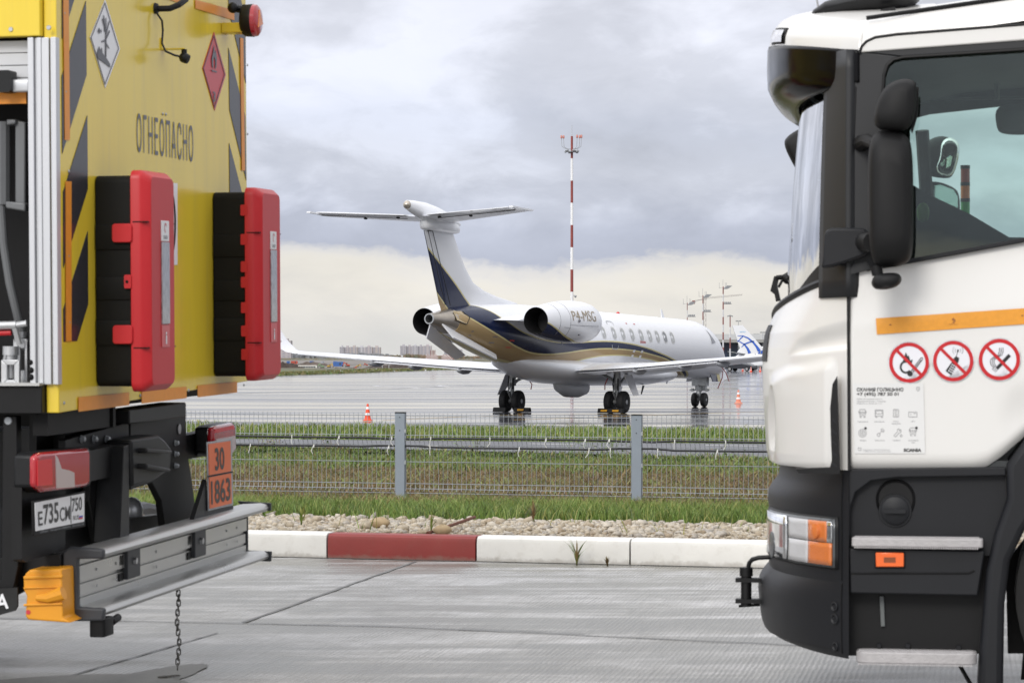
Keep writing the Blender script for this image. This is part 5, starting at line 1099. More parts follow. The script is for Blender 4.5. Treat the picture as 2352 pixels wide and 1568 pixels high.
# hazard diamonds
def inset(pts, f): c = Vector((sum(p[0] for p in pts) / len(pts), sum(p[1] for p in pts) / len(pts))); return [tuple(c + (Vector(p) - c) * f) for p in pts]
def ring(m, pts, f0, f1, w, th=.0015):
    a_, b2 = inset(pts, f0), inset(pts, f1); n = len(pts)
    for i in range(n): rpoly(m, [a_[i], a_[(i + 1) % n], b2[(i + 1) % n], b2[i]], w, th)
wd = [(241.7, -1), (276, 113), (242, 202.5), (207, 86)]; rd = [(492, 74), (519, 172), (493.5, 254.7), (465.7, 156.6)]
d1_ = decal('hazard_diamond', sign_white, [wd]); m = MB(); ring(m, wd, .93, .90, -2 * T); 
def dp(c, ex, ey, u, v): return (c[0] + ex[0] * u + ey[0] * v, c[1] + ex[1] * u + ey[1] * v)
c_, ex, ey = (241.5, 100), (34.5, 13.5), (0, -102)
def dpoly(pts): rpoly(m, [dp(c_, ex, ey, u, v) for u, v in pts], -2.4 * T, .001)
dpoly([(.02, -.30), (.10, -.30), (.10, .30), (.05, .34)]); dpoly([(.06, -.02), (.28, -.09), (.28, -.06), (.08, .03)]); dpoly([(.06, .10), (-.22, .02), (-.22, -.01), (.06, .05)])
for q in ([(.05, .28), (-.18, .52), (-.14, .54), (.09, .32)], [(.06, .3), (.05, .58), (.09, .58), (.10, .3)], [(.08, .26), (.28, .55), (.31, .52), (.11, .22)], [(.08, .14), (.30, .34), (.33, .30), (.10, .10)], [(-.02, .25), (-.10, .62), (-.06, .62), (.05, .3)]): dpoly(q)
dpoly([(-.52, -.28), (-.38, -.12), (-.30, -.20), (-.20, -.12), (-.16, -.24), (.04, -.30), (.20, -.36), (.34, -.42), (.36, -.5), (-.1, -.44), (-.5, -.4)]); dpoly([(-.46, .22), (-.38, .30), (-.30, .24), (-.38, .16)]); dpoly([(-.30, .24), (-.22, .29), (-.24, .19)])
yb(m, 'symbol', grey_print, d1_, smooth=0)
d2_ = decal('hazard_diamond', sign_red, [rd]); m = MB(); ring(m, rd, .92, .89, -2 * T); c_, ex, ey = (492.5, 164), (26.6, 8), (0, -90)
dpoly([(-.20, .12), (-.22, .30), (-.08, .52), (-.02, .66), (.05, .45), (.14, .55), (.22, .30), (.18, .12), (.08, .06), (.10, .26), (0, .38), (-.10, .24), (-.08, .06)]); dpoly([(-.22, -.02), (.22, -.02), (.22, .02), (-.22, .02)])
put_text(m, '3', lambda u, v: RP(*dp(c_, ex, ey, -.13 + u, -.78 + v), -2.4 * T), .26, .24, bold=.01); yb(m, 'symbol', grey_print, d2_, smooth=0)
# lettering
m = MB(); p0, p1 = RP(313.5, 348), RP(443, 372); tl = RP(314, 264); ux = (p1 - p0)
put_text(m, 'ОГНЕОПАСНО', lambda u, v: p0 + ux.normalized() * u + Vector((0, -T, v)), tl.z - p0.z, ux.length, bold=-.002, space=1.22); yb(m, 'lettering', grey_print, rear, smooth=0)
# small white sheet with a speed ring, behind the left box
sh2 = decal('white_notice', sign_white, [[(380, 420), (407.7, 421), (407.7, 608), (380, 610)]])
m = MB(); e = [RP(392 + 12.5 * math.cos(t_), 514 + 78 * math.sin(t_), -2 * T) for t_ in np.linspace(-1.5, 1.5, 24)]; e2 = [RP(392 + 9.5 * math.cos(t_), 514 + 74 * math.sin(t_), -2 * T) for t_ in np.linspace(-1.5, 1.5, 24)]; m.loft([e, e2], False, False); yb(m, 'ring', black_metal, sh2)
# extinguisher boxes
slabel = material('label_white', (.75, .75, .76), .4); clear_win = material('gauge_window', (.42, .42, .44), .12, .5, var=.5, vscale=30, stretch=(8, 8, 1)); pink = material('label_pink', (.60, .12, .13), .4)
def ext_box(xl, ytop, ybot, xlid, wbody, wlid, width, clasp, lab):
    s0 = RP(xl, (ytop + ybot) / 2).x; 
    def side_w(xp): return F1.at(0, s0, xp, (ytop + ybot) / 2).y      # local y where a pixel column meets the box's near side
    yl = side_w(xlid); yf = yl - wlid
    zt = F1.at(0, s0, xlid, ytop).z; zb = F1.at(0, s0, xlid, ybot).z; s1 = s0 + width
    m = MB(); H = zt - zb
    def outline(y, gx, gz, r=.03):
        pts = []
        for cx_, cz_, a0 in ((s1 - gx - r, zt - gz - r, 0), (s0 + gx + r, zt - gz - r, 90), (s0 + gx + r, zb + gz + r, 180), (s1 - gx - r, zb + gz + r, 270)):
            for k in range(5): an = R(a0 + 22.5 * k); pts.append(Vector((cx_ + r * math.cos(an), y, cz_ + r * math.sin(an))))
        return pts
    m.loft([outline(-.003, .010, .022), outline(yl, .010, .022)]); body = m.build('extinguisher_box', box_black, ytruck, smooth=40, bevel=.004)
    for k, (u0, u1) in enumerate(((.245, .36), (.48, .585), (.675, .79))):   # stepped ribs of the black shell
        m = MB(); m.rbox((s0 + .004, yl + .008, zt - H * u1), (s0 + .03, -.006 if k != 1 else -.01, zt - H * u0), .004, 1)
        m.build('rib', box_black, body)
    m = MB(); ch = .030
    m.loft([outline(yl + .004, -.004, .002, .035), outline(yl - wlid * .45, -.004, .002, .035), outline(yl - wlid * .60, .0, .006, .035), outline(yf, ch, ch * .9, .03)]); lid = m.build('lid', red_box, body, smooth=30, bevel=.004)
    m = MB()
    for u in (.235, .80): z = zt - H * u; m.loft([outline(yl - .001, -.0055, .0005, .035)[0:1] * 2, outline(yf + .01, -.0055, 0, .03)[0:1] * 2], False, False) if False else m.box(((s0 + s1) / 2, (yl + yf) / 2 - .0, z), (s1 - s0 + .012, wlid - .012, .004))
    m.build('lid_groove', box_black, lid)
    if clasp:
        for u in (.283, .738):
            m = MB(); m.rbox((s0 - .016, yl - .005, zt - H * (u + .044)), (s0 + .012, yl + .075, zt - H * (u - .040)), .012, 0); m.build('clasp', red_box, body, bevel=.003)
        m = MB(); m.rbox((s0 - .012, yl, zt - H * .533), (s0 + .012, yl + .028, zt - H * .472), .006, 0); cl = m.build('lock_tab', red_box, body); m = MB(); m.lathe([(0, .006), (.002, .006)], (s0 - .0125, yl + .016, zt - H * .503), (-1, 0, 0), 10); m.build('lock_hole', box_black, cl) if False else m.build('lock_hole', box_black, body)
    else:
        for u in (.12, .27, .41, .49, .62, .74, .86): m = MB(); m.rbox((s0 - .006, yl - .01, zt - H * (u + .028)), (s0 + .012, yl + .022, zt - H * (u - .028)), .005, 0); m.build('hinge', red_box, body)
    xm = s0 + (s1 - s0) * .56; fw = .048
    def face(u0, u1, mat, nm, w=.004, hw=fw): m = MB(); m.box((xm, yf - w / 2, zt - H * (u0 + u1) / 2), (hw * 2, w, H * (u1 - u0))); return m.build(nm, mat, lid, bevel=.001)
    face(.225, .318, slabel, 'maker_label'); face(.322, .695, clear_win, 'viewing_window', .006); face(.70, .80, pink, 'lower_label')
    m = MB(); put_text(m, 'i', lambda u, v: Vector((xm - .008 + u, yf - .0055, zt - H * .785 + v)), .05, .016, bold=.02)
    m.build('symbol', slabel, lid, smooth=0)
    m = MB(); arc_ = [Vector((xm + .014 * math.cos(t_), yf - .0052, zt - H * .258 + .020 * math.sin(t_))) for t_ in np.linspace(.4, 4.6, 14)]; arc2 = [Vector((xm + .009 * math.cos(t_), yf - .0052, zt - H * .258 + .014 * math.sin(t_))) for t_ in np.linspace(.4, 4.6, 14)]; m.loft([arc_, arc2], False, False); m.build('emblem', sign_red, lid, smooth=0)
    m = MB(); put_text(m, 'DAKEN', lambda u, v: Vector((xm - .025 + u, yf - .0052, zt - H * .308 + v)), .014, .05, bold=.01); m.build('maker_name', grey_print, lid, smooth=0)
    body['label'] = lab; return body
ext_box(216, 389, 901, 303, .15, .070, .345, True, 'nearer red and black extinguisher box with two clasps'); ext_box(487, 429, 876, 565, .15, .070, .345, False, 'farther red and black extinguisher box, hinged side')
# round rear lamp on its bracket
q = RP(560, 62, -.06)
m = MB(); a0, a1 = RP(528, 52, -.02), RP(562, 66, -.10); m.box(((a0.x + a1.x) / 2, -.055, (RP(540, 54, -.05).z + RP(540, 78, -.05).z) / 2), (.10, .11, .045)); lb = yb(m, 'lamp_bracket', yel, bevel=.004)
lx = RP(566, 54, -.10); m = MB(); ax_ = Vector((0, -1, 0)); c0 = Vector((lx.x - .02, -.085, F1.at(1, -.11, 585, 54).z))
m.lathe([(0, .030), (.004, .062), (.02, .072), (.055, .074)], c0, ax_, 28); rl = yb(m, 'rear_lamp', dark_plastic, smooth=40)
m = MB(); m.lathe([(.055, .073), (.072, .070), (.082, .055), (.086, .0)], c0, ax_, 28); yb(m, 'lens', material('lamp_lens_red', (.42, .02, .03), .12, coat=.5), rl, smooth=40)
m = MB(); m.lathe([(.0835, .05), (.0875, .046), (.089, .0)], c0 + Vector((0, 0, .0)), ax_, 3); yb(m, 'amber_segment', material('lamp_lens_amber', (.70, .20, .04), .15), rl)
m = MB(); m.tube([c0 + Vector((-.03, .03, .055)), c0 + Vector((0, .0, .05)), c0 + Vector((0, -.02, .06))], .018, 8); m.ball(c0 + Vector((-.04, .03, .055)), .025, 10, 7); yb(m, 'gland', dark_plastic, rl)
# cable loop and camera
m = MB(); m.tube([RP(440, -20, -.10), RP(426, 0, -.10), RP(410, 12, -.09), RP(390, 20, -.06), RP(357, 21, -.0)], .013, 10); yb(m, 'conduit', dark_plastic)
m = MB(); m.lathe([(0, .024), (.012, .02)], RP(356, 20), (0, -1, 0), 14); m.tube([RP(357, 26, -.01), RP(372, 48, -.03), RP(374, 70, -.03), RP(372, 100, -.03), RP(380, 118, -.05), RP(400, 127, -.08), RP(412, 130, -.10)], .0045, 8); yb(m, 'camera_cable', dark_plastic)
m = MB(); b0 = RP(373, 114, 0); b1 = F1.at(0, b0.x, 428, 115); m.box((b0.x, b1.y / 2, b0.z), (.05, abs(b1.y), .004)); m.box((b0.x, -.003, b0.z + .02), (.05, .006, .05)); cb_ = yb(m, 'camera_bracket', yel)
cc = F1.at(0, b0.x, 423, 133); m = MB(); m.ball(cc, .022, 14, 9); m.lathe([(.010, .022), (.02, .019), (.022, .012)], cc, (0, -.8, -.35), 14); m.lathe([(0, .012), (.035, .012)], cc, (0, 0, 1), 10); yb(m, 'reversing_camera', dark_plastic, smooth=50)

# ---- chassis below the body
m = MB(); rpoly(m, [(298, 941), (427.7, 923.4), (427.7, 956.6), (298, 974)], .02, .12); yb(m, 'cross_channel', dark_plastic, bevel=.006)
m = MB(); rpoly(m, [(150, 958), (300, 940), (427, 928), (427, 960), (300, 1040), (150, 1060)], .16, .05); m.box((1.2, 2.4, .85), (.9, 3.5, .32)); yb(m, 'chassis_frame', chassis)
m = MB(); rpoly(m, [(300, 965), (427, 950), (429, 1030), (441, 1100), (454, 1208), (380, 1220), (371, 1150), (350, 1108), (300, 1124)], .09, .03); pl = yb(m, 'right_bracket_plate', chassis, bevel=.004)
pl.name = 'bracket_plate'
m = MB(); rpoly(m, [(150, 1010), (296, 968), (298, 1060), (297, 1240), (272, 1245), (225, 1255), (205, 1150), (210, 1060), (150, 1075)], .09, .03); yb(m, 'bracket_plate', chassis, bevel=.004)
m = MB(); rpoly(m, [(285, 1025), (296.5, 1020), (297.5, 1240), (275, 1246)], -.02, .11); yb(m, 'bracket_edge', dark_plastic, bevel=.003)
m = MB(); rpoly(m, [(303, 1010), (365, 998), (380, 1010), (395, 1030), (392, 1078), (352, 1106), (306, 1118)], -.03, .11); cpl = yb(m, 'tow_coupling', dark_plastic, bevel=.012)
m = MB(); rpoly(m, [(338, 1028), (395, 1033), (397, 1040), (338, 1040)], -.07, .06); rpoly(m, [(338, 1064), (394, 1076), (392, 1083), (338, 1076)], -.07, .06); yb(m, 'coupling_jaw', dark_plastic, cpl, bevel=.008)
for bx, by, r_ in ((402, 1016.7, .011), (402, 1042, .011), (402, 1069, .011), (267, 1038, .011), (267, 1066, .011), (265, 1094, .011), (186, 1008, .013), (214, 1008, .013), (243, 1008, .013)):
    m = MB(); q = RP(bx, by, .088); m.lathe([(0, r_ * 1.25), (.004, r_ * 1.25), (.004, r_), (.016, r_ * .9), (.02, r_ * .4)], q, (0, -1, 0), 6); yb(m, 'bolt', galvanised)
m = MB(); m.lathe([(0, .022), (.004, .022)], RP(411, 985, .088), (0, -1, 0), 16); yb(m, 'grease_cap', steel)
m = MB(); rpoly(m, [(205, 1035), (300, 1015), (300, 1085), (205, 1105)], .03, .06); yb(m, 'lamp_carrier', chassis); m = MB(); rpoly(m, [(427, 1000), (500, 982), (502, 1040), (430, 1055)], .12, .05); yb(m, 'lamp_carrier', chassis)
# tail lamps
lens_r = material('tail_lens_red', (.40, .012, .02), .10, coat=.6); lens_c = material('tail_lens_clear', (.55, .45, .45), .12, coat=.6); lens_b = material('tail_lens_bright', (.62, .02, .03), .2)
def taillamp(pts, lens2, bright, w):
    m = MB(); rpoly(m, pts, w, .09); o = yb(m, 'tail_lamp', dark_plastic, bevel=.01)
    m = MB(); rpoly(m, inset(pts, .97), w - .035, .034); l = yb(m, 'lens', lens_r, o, bevel=.014, seg=3)
    m = MB(); rpoly(m, bright, w - .037, .002); yb(m, 'brake_segment', lens_b, o)
    if lens2: m = MB(); rpoly(m, lens2, w - .0372, .0022); yb(m, 'reversing_segment', lens_c, o, smooth=0)
    return o
taillamp([(84, 1046), (95, 1038), (205, 1027), (210, 1035), (210, 1112), (200, 1119), (100, 1131), (84, 1118)], [(128, 1045), (133, 1050), (142, 1076), (160, 1080), (171, 1085), (172, 1118), (130, 1121)], [(86, 1057), (120, 1053), (121, 1113), (87, 1116)], .0)
taillamp([(490, 982), (498, 977), (536, 969), (542, 975), (544, 1030), (536, 1042), (496, 1048), (491, 1040)], [(497, 1008), (541, 1000), (542, 1028), (534, 1040), (498, 1046)], [(494, 985), (537, 976), (538, 985), (494, 994)], .03)
m = MB(); rpoly(m, [(458, 1002), (482, 998), (484, 1028), (460, 1032)], .10, .04); yb(m, 'blue_connector', material('connector_blue', (.02, .08, .35), .4), bevel=.006)
# number plate
P4 = [(80.7, 1154), (193.6, 1132), (193.6, 1197), (83, 1219)]
m = MB(); rpoly(m, [(77, 1150), (196, 1127), (196, 1208), (79, 1231)], .0, .01); np_ = yb(m, 'number_plate', black_metal, bevel=.002)
m = MB(); rpoly(m, P4, -.003, .003); yb(m, 'plate_face', sign_white, np_, smooth=0)
def q4(P, u, v): a_, b2, c2_, d2_2 = [Vector(p) for p in P]; return (a_ * (1 - u) + b2 * u) * v + (d2_2 * (1 - u) + c2_ * u) * (1 - v)
def ptext(m, s, P, u0, u1, v0, v1, w, bold=.01):
    vs, fs = text_geo(s, 1, 1, bold); x0, x1 = min(v[0] for v in vs), max(v[0] for v in vs); y0_, y1_ = min(v[1] for v in vs), max(v[1] for v in vs)
    m.add([RP(*q4(P, u0 + (x - x0) / (x1 - x0) * (u1 - u0), v0 + (y - y0_) / (y1_ - y0_) * (v1 - v0)), w) for x, y in vs], fs)
pb = material('plate_black', (.02, .02, .022), .4); m = MB()
ptext(m, 'E', P4, .055, .145, .16, .66, -.0045); ptext(m, '735', P4, .165, .475, .16, .88, -.0045, .02); ptext(m, 'CM', P4, .50, .71, .16, .66, -.0045); ptext(m, '750', P4, .745, .955, .42, .90, -.0045); ptext(m, 'RUS', P4, .78, .89, .12, .28, -.0045, .0)
for e in ([(.725, .02), (.735, .02), (.735, .98), (.725, .98)],): rpoly(m, [tuple(q4(P4, u, v)) for u, v in e], -.0045, .001)
yb(m, 'plate_characters', pb, np_, smooth=0)
for i, (c, v0) in enumerate(((sign_white, .23), (material('flag_blue', (.02, .05, .4), .4), .17), (sign_red, .11))):
    m = MB(); rpoly(m, [tuple(q4(P4, u, v)) for u, v in ((.90, v0), (.97, v0), (.97, v0 + .06), (.90, v0 + .06))], -.0045 - i * .0003, .001); yb(m, 'flag_stripe', c, np_, smooth=0)
m = MB(); ptext(m, 'СЕРВИС  ПРОДАЖА СЕРВИС  ЗАПЧАСТИ', [(77, 1219), (196, 1197), (196, 1208), (79, 1231)], .12, .97, .3, .75, -.0015, 0); yb(m, 'frame_lettering', galvanised, np_, smooth=0)
# orange hazard plate 30 / 1863
P5 = [(476, 1015), (533, 1007), (536, 1159), (479.3, 1173)]
m = MB(); rpoly(m, P5, -.06, .006); hp = yb(m, 'hazard_plate', galvanised, bevel=.002)
ora = material('plate_orange', (.72, .13, .03), .35, var=.05)
for a_, b2 in ((.03, .485), (.515, .97)): m = MB(); rpoly(m, [tuple(q4(P5, u, v)) for u, v in ((.06, a_), (.94, a_), (.94, b2), (.06, b2))], -.063, .003); yb(m, 'orange_field', ora, hp, smooth=0)
m = MB(); ptext(m, '30', P5, .30, .68, .56, .90, -.0645, .02); ptext(m, '1863', P5, .12, .90, .08, .43, -.0645, .02); yb(m, 'plate_characters', pb, hp, smooth=0)
m = MB(); rpoly(m, [tuple(q4(P5, u, v)) for u, v in ((0, .49), (1, .49), (1, .51), (0, .51))], -.064, .002); yb(m, 'divider', black_metal, hp, smooth=0)
m = MB(); rpoly(m, [(446, 1190), (474, 1100), (478, 1172), (536, 1160), (536, 1180), (446, 1200)], -.05, .02); yb(m, 'plate_holder', dark_plastic)
# dark panels on the near side and under the lamp
m = MB(); rpoly(m, [(50, 1118), (80, 1112), (150, 1100), (150, 1262), (60, 1290), (50, 1284)], .06, .04); rpoly(m, [(150, 1100), (232, 1085), (240, 1255), (150, 1280)], .14, .04); rpoly(m, [(84, 945), (152, 945), (152, 1110), (84, 1122)], .22, .03); yb(m, 'apron_panel', chassis)
m = MB(); spoly(m, [(6, 955), (38, 955), (42, 1300), (30, 1360), (-60, 1420), (-60, 1380), (4, 1330)], .05, .05); spoly(m, [(-60, 1284), (140, 1270), (140, 1310), (-60, 1420)], .12, .04); yb(m, 'mudguard_stay', chassis, bevel=.004)
m = MB(); m.lathe([(0, .016), (.004, .014)], SP(19, 966, .05), (-1, 0, 0), 10); yb(m, 'bolt', galvanised)
m = MB(); spoly(m, [(-120, 1358), (40, 1349), (40, 1392), (34, 1402), (-120, 1445)], .02, .012); mf = yb(m, 'mudflap', rubber)
m = MB(); put_text(m, 'SCANIA', lambda u, v: SP(-128 + u, 1416 - v - u * .14 , .018), 34, 148, bold=.02); yb(m, 'lettering', sign_white, mf, smooth=0)
m = MB(); m.box((1.25, 2.9, .64), (1.9, 3.6, .72)); yb(m, 'shade_box', chassis)  # unseen box added under the body to shade the concrete below
for wx_, o_ in ((.35, -1), (2.1, 1)):
    m = MB(); m.lathe([(.15, .30), (.15, .42), (.12, .5), (-.12, .5), (-.15, .42), (-.15, .30)], (wx_, 1.55, .5), (o_, 0, 0), 40, caps=False); wl_ = yb(m, 'wheel', rubber, smooth=50)
    m = MB(); m.lathe([(.145, .30), (.13, .27), (.03, .25), (.0, .17), (.04, .13), (.10, .12), (.11, .0)], (wx_, 1.55, .5), (o_, 0, 0), 28, caps=False); yb(m, 'rim', steel, wl_, smooth=40)
m = MB(); m.tube([RP(300, 1172, .35), RP(330, 1166, .45), RP(372, 1176, .5)], .03, 8); yb(m, 'mudguard', dark_plastic); m = MB(); m.ball(RP(303, 1172, .25), .05, 10, 7, (1, 1, 1.2)); yb(m, 'air_bellows', alu_white)
m = MB(); rpoly(m, [(298, 1190), (372, 1180), (374, 1225), (298, 1236)], .20, .05); yb(m, 'axle_stay', chassis)
# underrun bumper: aluminium channel with grooves
bz = [RP(160, y).z for y in (1264, 1284, 1300, 1318, 1345, 1352, 1378, 1384, 1398, 1418)]
xL, xR = RP(163, 1340).x, RP(557, 1220).x
ztop, zbot = RP(163, 1270).z, RP(163, 1402).z
Hh = ztop - zbot
m = MB()
prof = [(.0, 1.0), (-.006, .93), (-.006, .80), (.004, .79), (.004, .77), (-.010, .76), (-.010, .50), (.006, .49), (.006, .44), (-.004, .43), (-.004, .24), (.004, .23), (.004, .20), (-.006, .19), (-.006, .0)]
m.loft([[Vector((x, w_ - .01, zbot + Hh * u)) for w_, u in prof] + [Vector((x, .02, zbot)), Vector((x, .02, ztop))] for x in (xL, xR)]); bumper = yb(m, 'underrun_bumper', aluminium, smooth=20)
fl_ = .118
def flange(z, up):
    pts = [(.0, z + .012), (-fl_ + .02, z + .014), (-fl_, z + .004), (-fl_ - .006, z - .008), (-fl_, z - .020), (-fl_ + .02, z - .026), (-fl_ + .02, z - .012), (.0, z - .012)] if not up else [(.0, z + .014), (-fl_ + .03, z + .018), (-fl_ + .005, z + .012), (-fl_ - .006, z - .004), (-fl_ + .005, z - .020), (-fl_ + .03, z - .024), (-.0, z - .012)]
    m = MB(); m.loft([[Vector((x, y, zz)) for y, zz in pts] for x in (xL + .01, xR + .02)]); yb(m, 'flange', aluminium, bumper, smooth=50)
flange(ztop, True); flange(zbot, False)
capm = material('cap_grey', (.035, .037, .042), .5, bump=.04, bscale=200)
m = MB(); 
m.prism([(xL - .012, .03, zbot - .04), (xL - .012, -fl_ - .012, zbot - .035), (xL - .012, -fl_ - .016, zbot + .012), (xL - .012, -.03, zbot + .015), (xL - .012, -.03, ztop - .02), (xL - .012, -fl_ - .014, ztop - .018), (xL - .012, -fl_ - .014, ztop + .018), (xL - .012, .0, ztop + .026), (xL - .012, .03, ztop + .005)], (.035, 0, 0)); yb(m, 'end_cap', capm, bumper, bevel=.008)
m = MB(); m.prism([(xR + .012, .01, zbot - .03), (xR + .012, -fl_ - .012, zbot - .035), (xR + .012, -fl_ - .016, zbot + .012), (xR + .012, -.02, zbot + .015), (xR + .012, -.02, ztop - .02), (xR + .012, -fl_ - .014, ztop - .018), (xR + .012, -fl_ - .014, ztop + .018), (xR + .012, .03, ztop + .026), (xR + .012, .01, ztop + .005)], (.018, 0, 0)); yb(m, 'end_cap', capm, bumper, bevel=.004)
m = MB(); m.rbox((xL + .005, -fl_ - .012, zbot - .10), (xL + .12, -fl_ + .05, zbot - .03), .012, 2); m.tube([(xL + .12, -fl_ + .0, zbot - .055), (xL + .20, -fl_, zbot - .045)], .016, 8); yb(m, 'chock_clip', black_metal, bumper, bevel=.004)
for x0, x1, y0_, y1_ in ((291, 320, 1264, 1331), (446, 471, 1223, 1281)):
    a_, b2 = RP(x0, (y0_ + y1_) / 2, -.03).x, RP(x1, (y0_ + y1_) / 2, -.03).x
    m = MB(); m.rbox((a_, -.035, zbot + .06), (b2, -.012, ztop - .015), .006, 0); cl = yb(m, 'mounting_strap', capm, bumper, bevel=.003)
    m = MB(); m.lathe([(0, .016), (.012, .014)], ((a_ + b2) / 2, -.035, (zbot + ztop) / 2 + .02), (0, -1, 0), 6); yb(m, 'bolt', steel, bumper)
    for v_, h_ in ((.65, .18), (.34, .14)): m = MB(); m.box((a_ - .035, -.018, zbot + Hh * v_), (.05, .004, Hh * h_)); yb(m, 'strap_shim', black_metal, bumper)
m = MB()
for u in (.1, .2, .42, .66, .86, .93):
    for v in (.62, .33): m.lathe([(0, .006), (.003, .005)], (xL + (xR - xL) * u, -.021, zbot + Hh * v), (0, -1, 0), 8)
yb(m, 'rivet', steel, bumper)
# yellow wheel chock hung at the bumper end, earthing chain
ckm = material('chock_orange', (.72, .30, .012), .45, var=.05, bump=.04, bscale=200)
o = empty('wheel_chock', F1.M @ Matrix.Translation((0, 0, .5)), 'orange yellow plastic wheel chock hung behind the bumper of the fuel truck', 'wheel chock')
inv = Matrix.Translation((0, 0, -.5))
m = MB(); spoly(m, [(57.6, 1317), (67.5, 1307.4), (140.6, 1305.4), (143.4, 1418.5), (163, 1429.7), (64.7, 1422.7), (57.6, 1415.7), (60.5, 1367.9), (53.4, 1353.8), (53.4, 1328.5)], .0, .17); ch_ = m.build('body', ckm, o, bevel=.008, xf=inv)
for ys in ((1322, 1330), (1348, 1352), (1386, 1392)): m = MB(); spoly(m, [(53, ys[0]), (143, ys[0] - 3), (143, ys[1] - 3), (53, ys[1])], -.008, .01); m.build('ridge', ckm, ch_, bevel=.004, xf=inv)
m = MB(); m.tube([SP(84, 1372, -.006), SP(110, 1372, -.006), SP(146, 1360, -.006)], [.012, .02, .028], 10); m.build('grip', ckm, ch_, xf=inv)
m = MB(); m.lathe([(0, .009), (.001, .009)], SP(65, 1405, -.001), (-1, 0, 0), 12); m.build('stamp', sign_red, ch_, xf=inv)
c0 = F1.M @ RP(408, 1350, -.06); ch_o = empty('earthing_chain', Vector((c0.x, c0.y, 0)), 'thin steel chain hanging from the aluminium bumper down to the concrete', 'chain')
steel_dark = material('chain_steel', (.12, .115, .105), .5, .7, var=.3, vscale=30)
m = MB(); lp = []; L_, Wd = .0145, .0075
ringp = [(0, Wd * math.cos(t_), (L_ - Wd) * (1 if math.sin(t_) > 0 else -1) + Wd * math.sin(t_)) for t_ in np.linspace(0, 2 * math.pi, 17)[:-1]]
rings_ = []
for k in range(16):
    p0, p1, p2 = Vector(ringp[k - 1]), Vector(ringp[k]), Vector(ringp[(k + 1) % 16]); t_ = (p2 - p0).normalized(); a_ = Vector((1, 0, 0)); b2 = t_.cross(a_); rings_.append([p1 + (a_ * math.cos(j * 1.0472) + b2 * math.sin(j * 1.0472)) * .0030 for j in range(6)])
rings_.append(rings_[0]); m.loft(rings_, True, False); l0 = m.build('link', steel_dark, ch_o, smooth=60); first = True
zc = c0.z; i = 0
while zc > .03:
    l = l0 if first else l0.copy()
    if not first: COL.objects.link(l); l.parent = ch_o
    first = False; l.location = (.004 * math.sin(i * .7) + .004 * i / 17, 0, zc); l.rotation_euler = (0, R(2 * math.sin(i * 1.3)), R(90 if i % 2 else 12) + .3 * math.sin(i)); zc -= .0205; i += 1
for k in range(5):
    l = l0.copy(); COL.objects.link(l); l.parent = ch_o; l.location = (-.005 - .014 * k, -.012 * k, .012); l.rotation_euler = (R(90 if k % 2 else 25), R(90), R(40))
# ---------------------------------------------------------------- white truck cab
_q = R(9.5)
F2 = Frame(axes((1.198, 9.6, 0), (math.cos(_q), -math.sin(_q), 0), (math.sin(_q), math.cos(_q), 0)))
wt = empty('white_truck', F2.M, 'white truck cab with dark grey steps, black mirrors and an orange stripe', 'truck')
def wb(m, name, mat, parent=None, **k): return m.build(name, mat, parent or wt, **k)
def P(x, y, w=0.0): return F2.at(1, w, x, y)
def wpoly(m, pts, w, th): return m.prism([P(x, y, w) for x, y in pts], (0, th, 0))
wp = material('cab_white', (.72, .71, .685), .28, var=.012, vscale=1.5, coat=.35); cab_dark = material('cab_dark_plastic', (.0085, .0092, .0115), .5, bump=.04, bscale=350, var=.12, vscale=2.5, spec=.32); gloss_black = material('visor_black', (.003, .003, .0035), .16, spec=.15)
pillar = material('pillar_dark', (.0105, .0115, .0135), .5, var=.05); trim_black = material('trim_black', (.004, .004, .0045), .5, spec=.3)
cabglass = glass('cab_glass', (.74, .86, .80)); screen = glass('windscreen_glass', (.70, .78, .76), .0, 2.2); inner = material('cab_lining', (.045, .05, .052), .7, var=.2, vscale=4)
def I(x, tab): return float(np.interp(x, [t[0] for t in tab], [t[1] for t in tab]))
# --- door skin: columns in picture x, from belt line to lower edge
belt = [(1945, 633), (2005, 617), (2100, 600), (2352, 553), (2700, 488)]
foot = [(1945, 1078), (2235, 1077), (2268, 1070), (2300, 1048), (2352, 1003), (2480, 880), (2560, 800), (2700, 740)]
def dsurf(x, y, off=0.0):
    l1, l2 = 753 - (x - 1950) * .119, 844 - (x - 1950) * .114
    w = 0.0
    if y < l1: w += (l1 - y) / 646 * .10
    s1 = max(0, min(1, (y - l1) / 30)); 
    if y > l2: w += (y - l2) / 646 * .035
    f_ = I(x, foot)
    if y > f_ - 28: w += .03 * ((y - f_ + 28) / 28) ** 2
    # shallow scoop ahead of the wheel arch
    r = math.hypot((x - 2365) / 75, (y - 950) / 85)
    if r < 1: w += .018 * (1 - r * r) ** 2
    return P(x, y, w - off)
xs = [1950, 1952, 1956] + list(np.linspace(1962, 2240, 22)) + [2255, 2268, 2284, 2300, 2318, 2335, 2352, 2380, 2420, 2480, 2560, 2640, 2700]
m = MB(); rows = []
for x in xs:
    t, b_ = I(x, belt), I(x, foot); e = .02 * max(0, (1956 - x) / 6) ** 2; rows.append([dsurf(x, t + (b_ - t) * v, -e) for v in np.linspace(0, 1, 40)])
m.loft(rows, False, False); m.loft([[p + Vector((0, .03, 0)) for p in r_] for r_ in rows], False, False); door = wb(m, 'door', wp, smooth=60)
m = MB(); wpoly(m, [(1944.5, 634), (1951, 632), (1953.5, 1079), (1947, 1079)], -.0025, .02); wb(m, 'door_gap', trim_black)
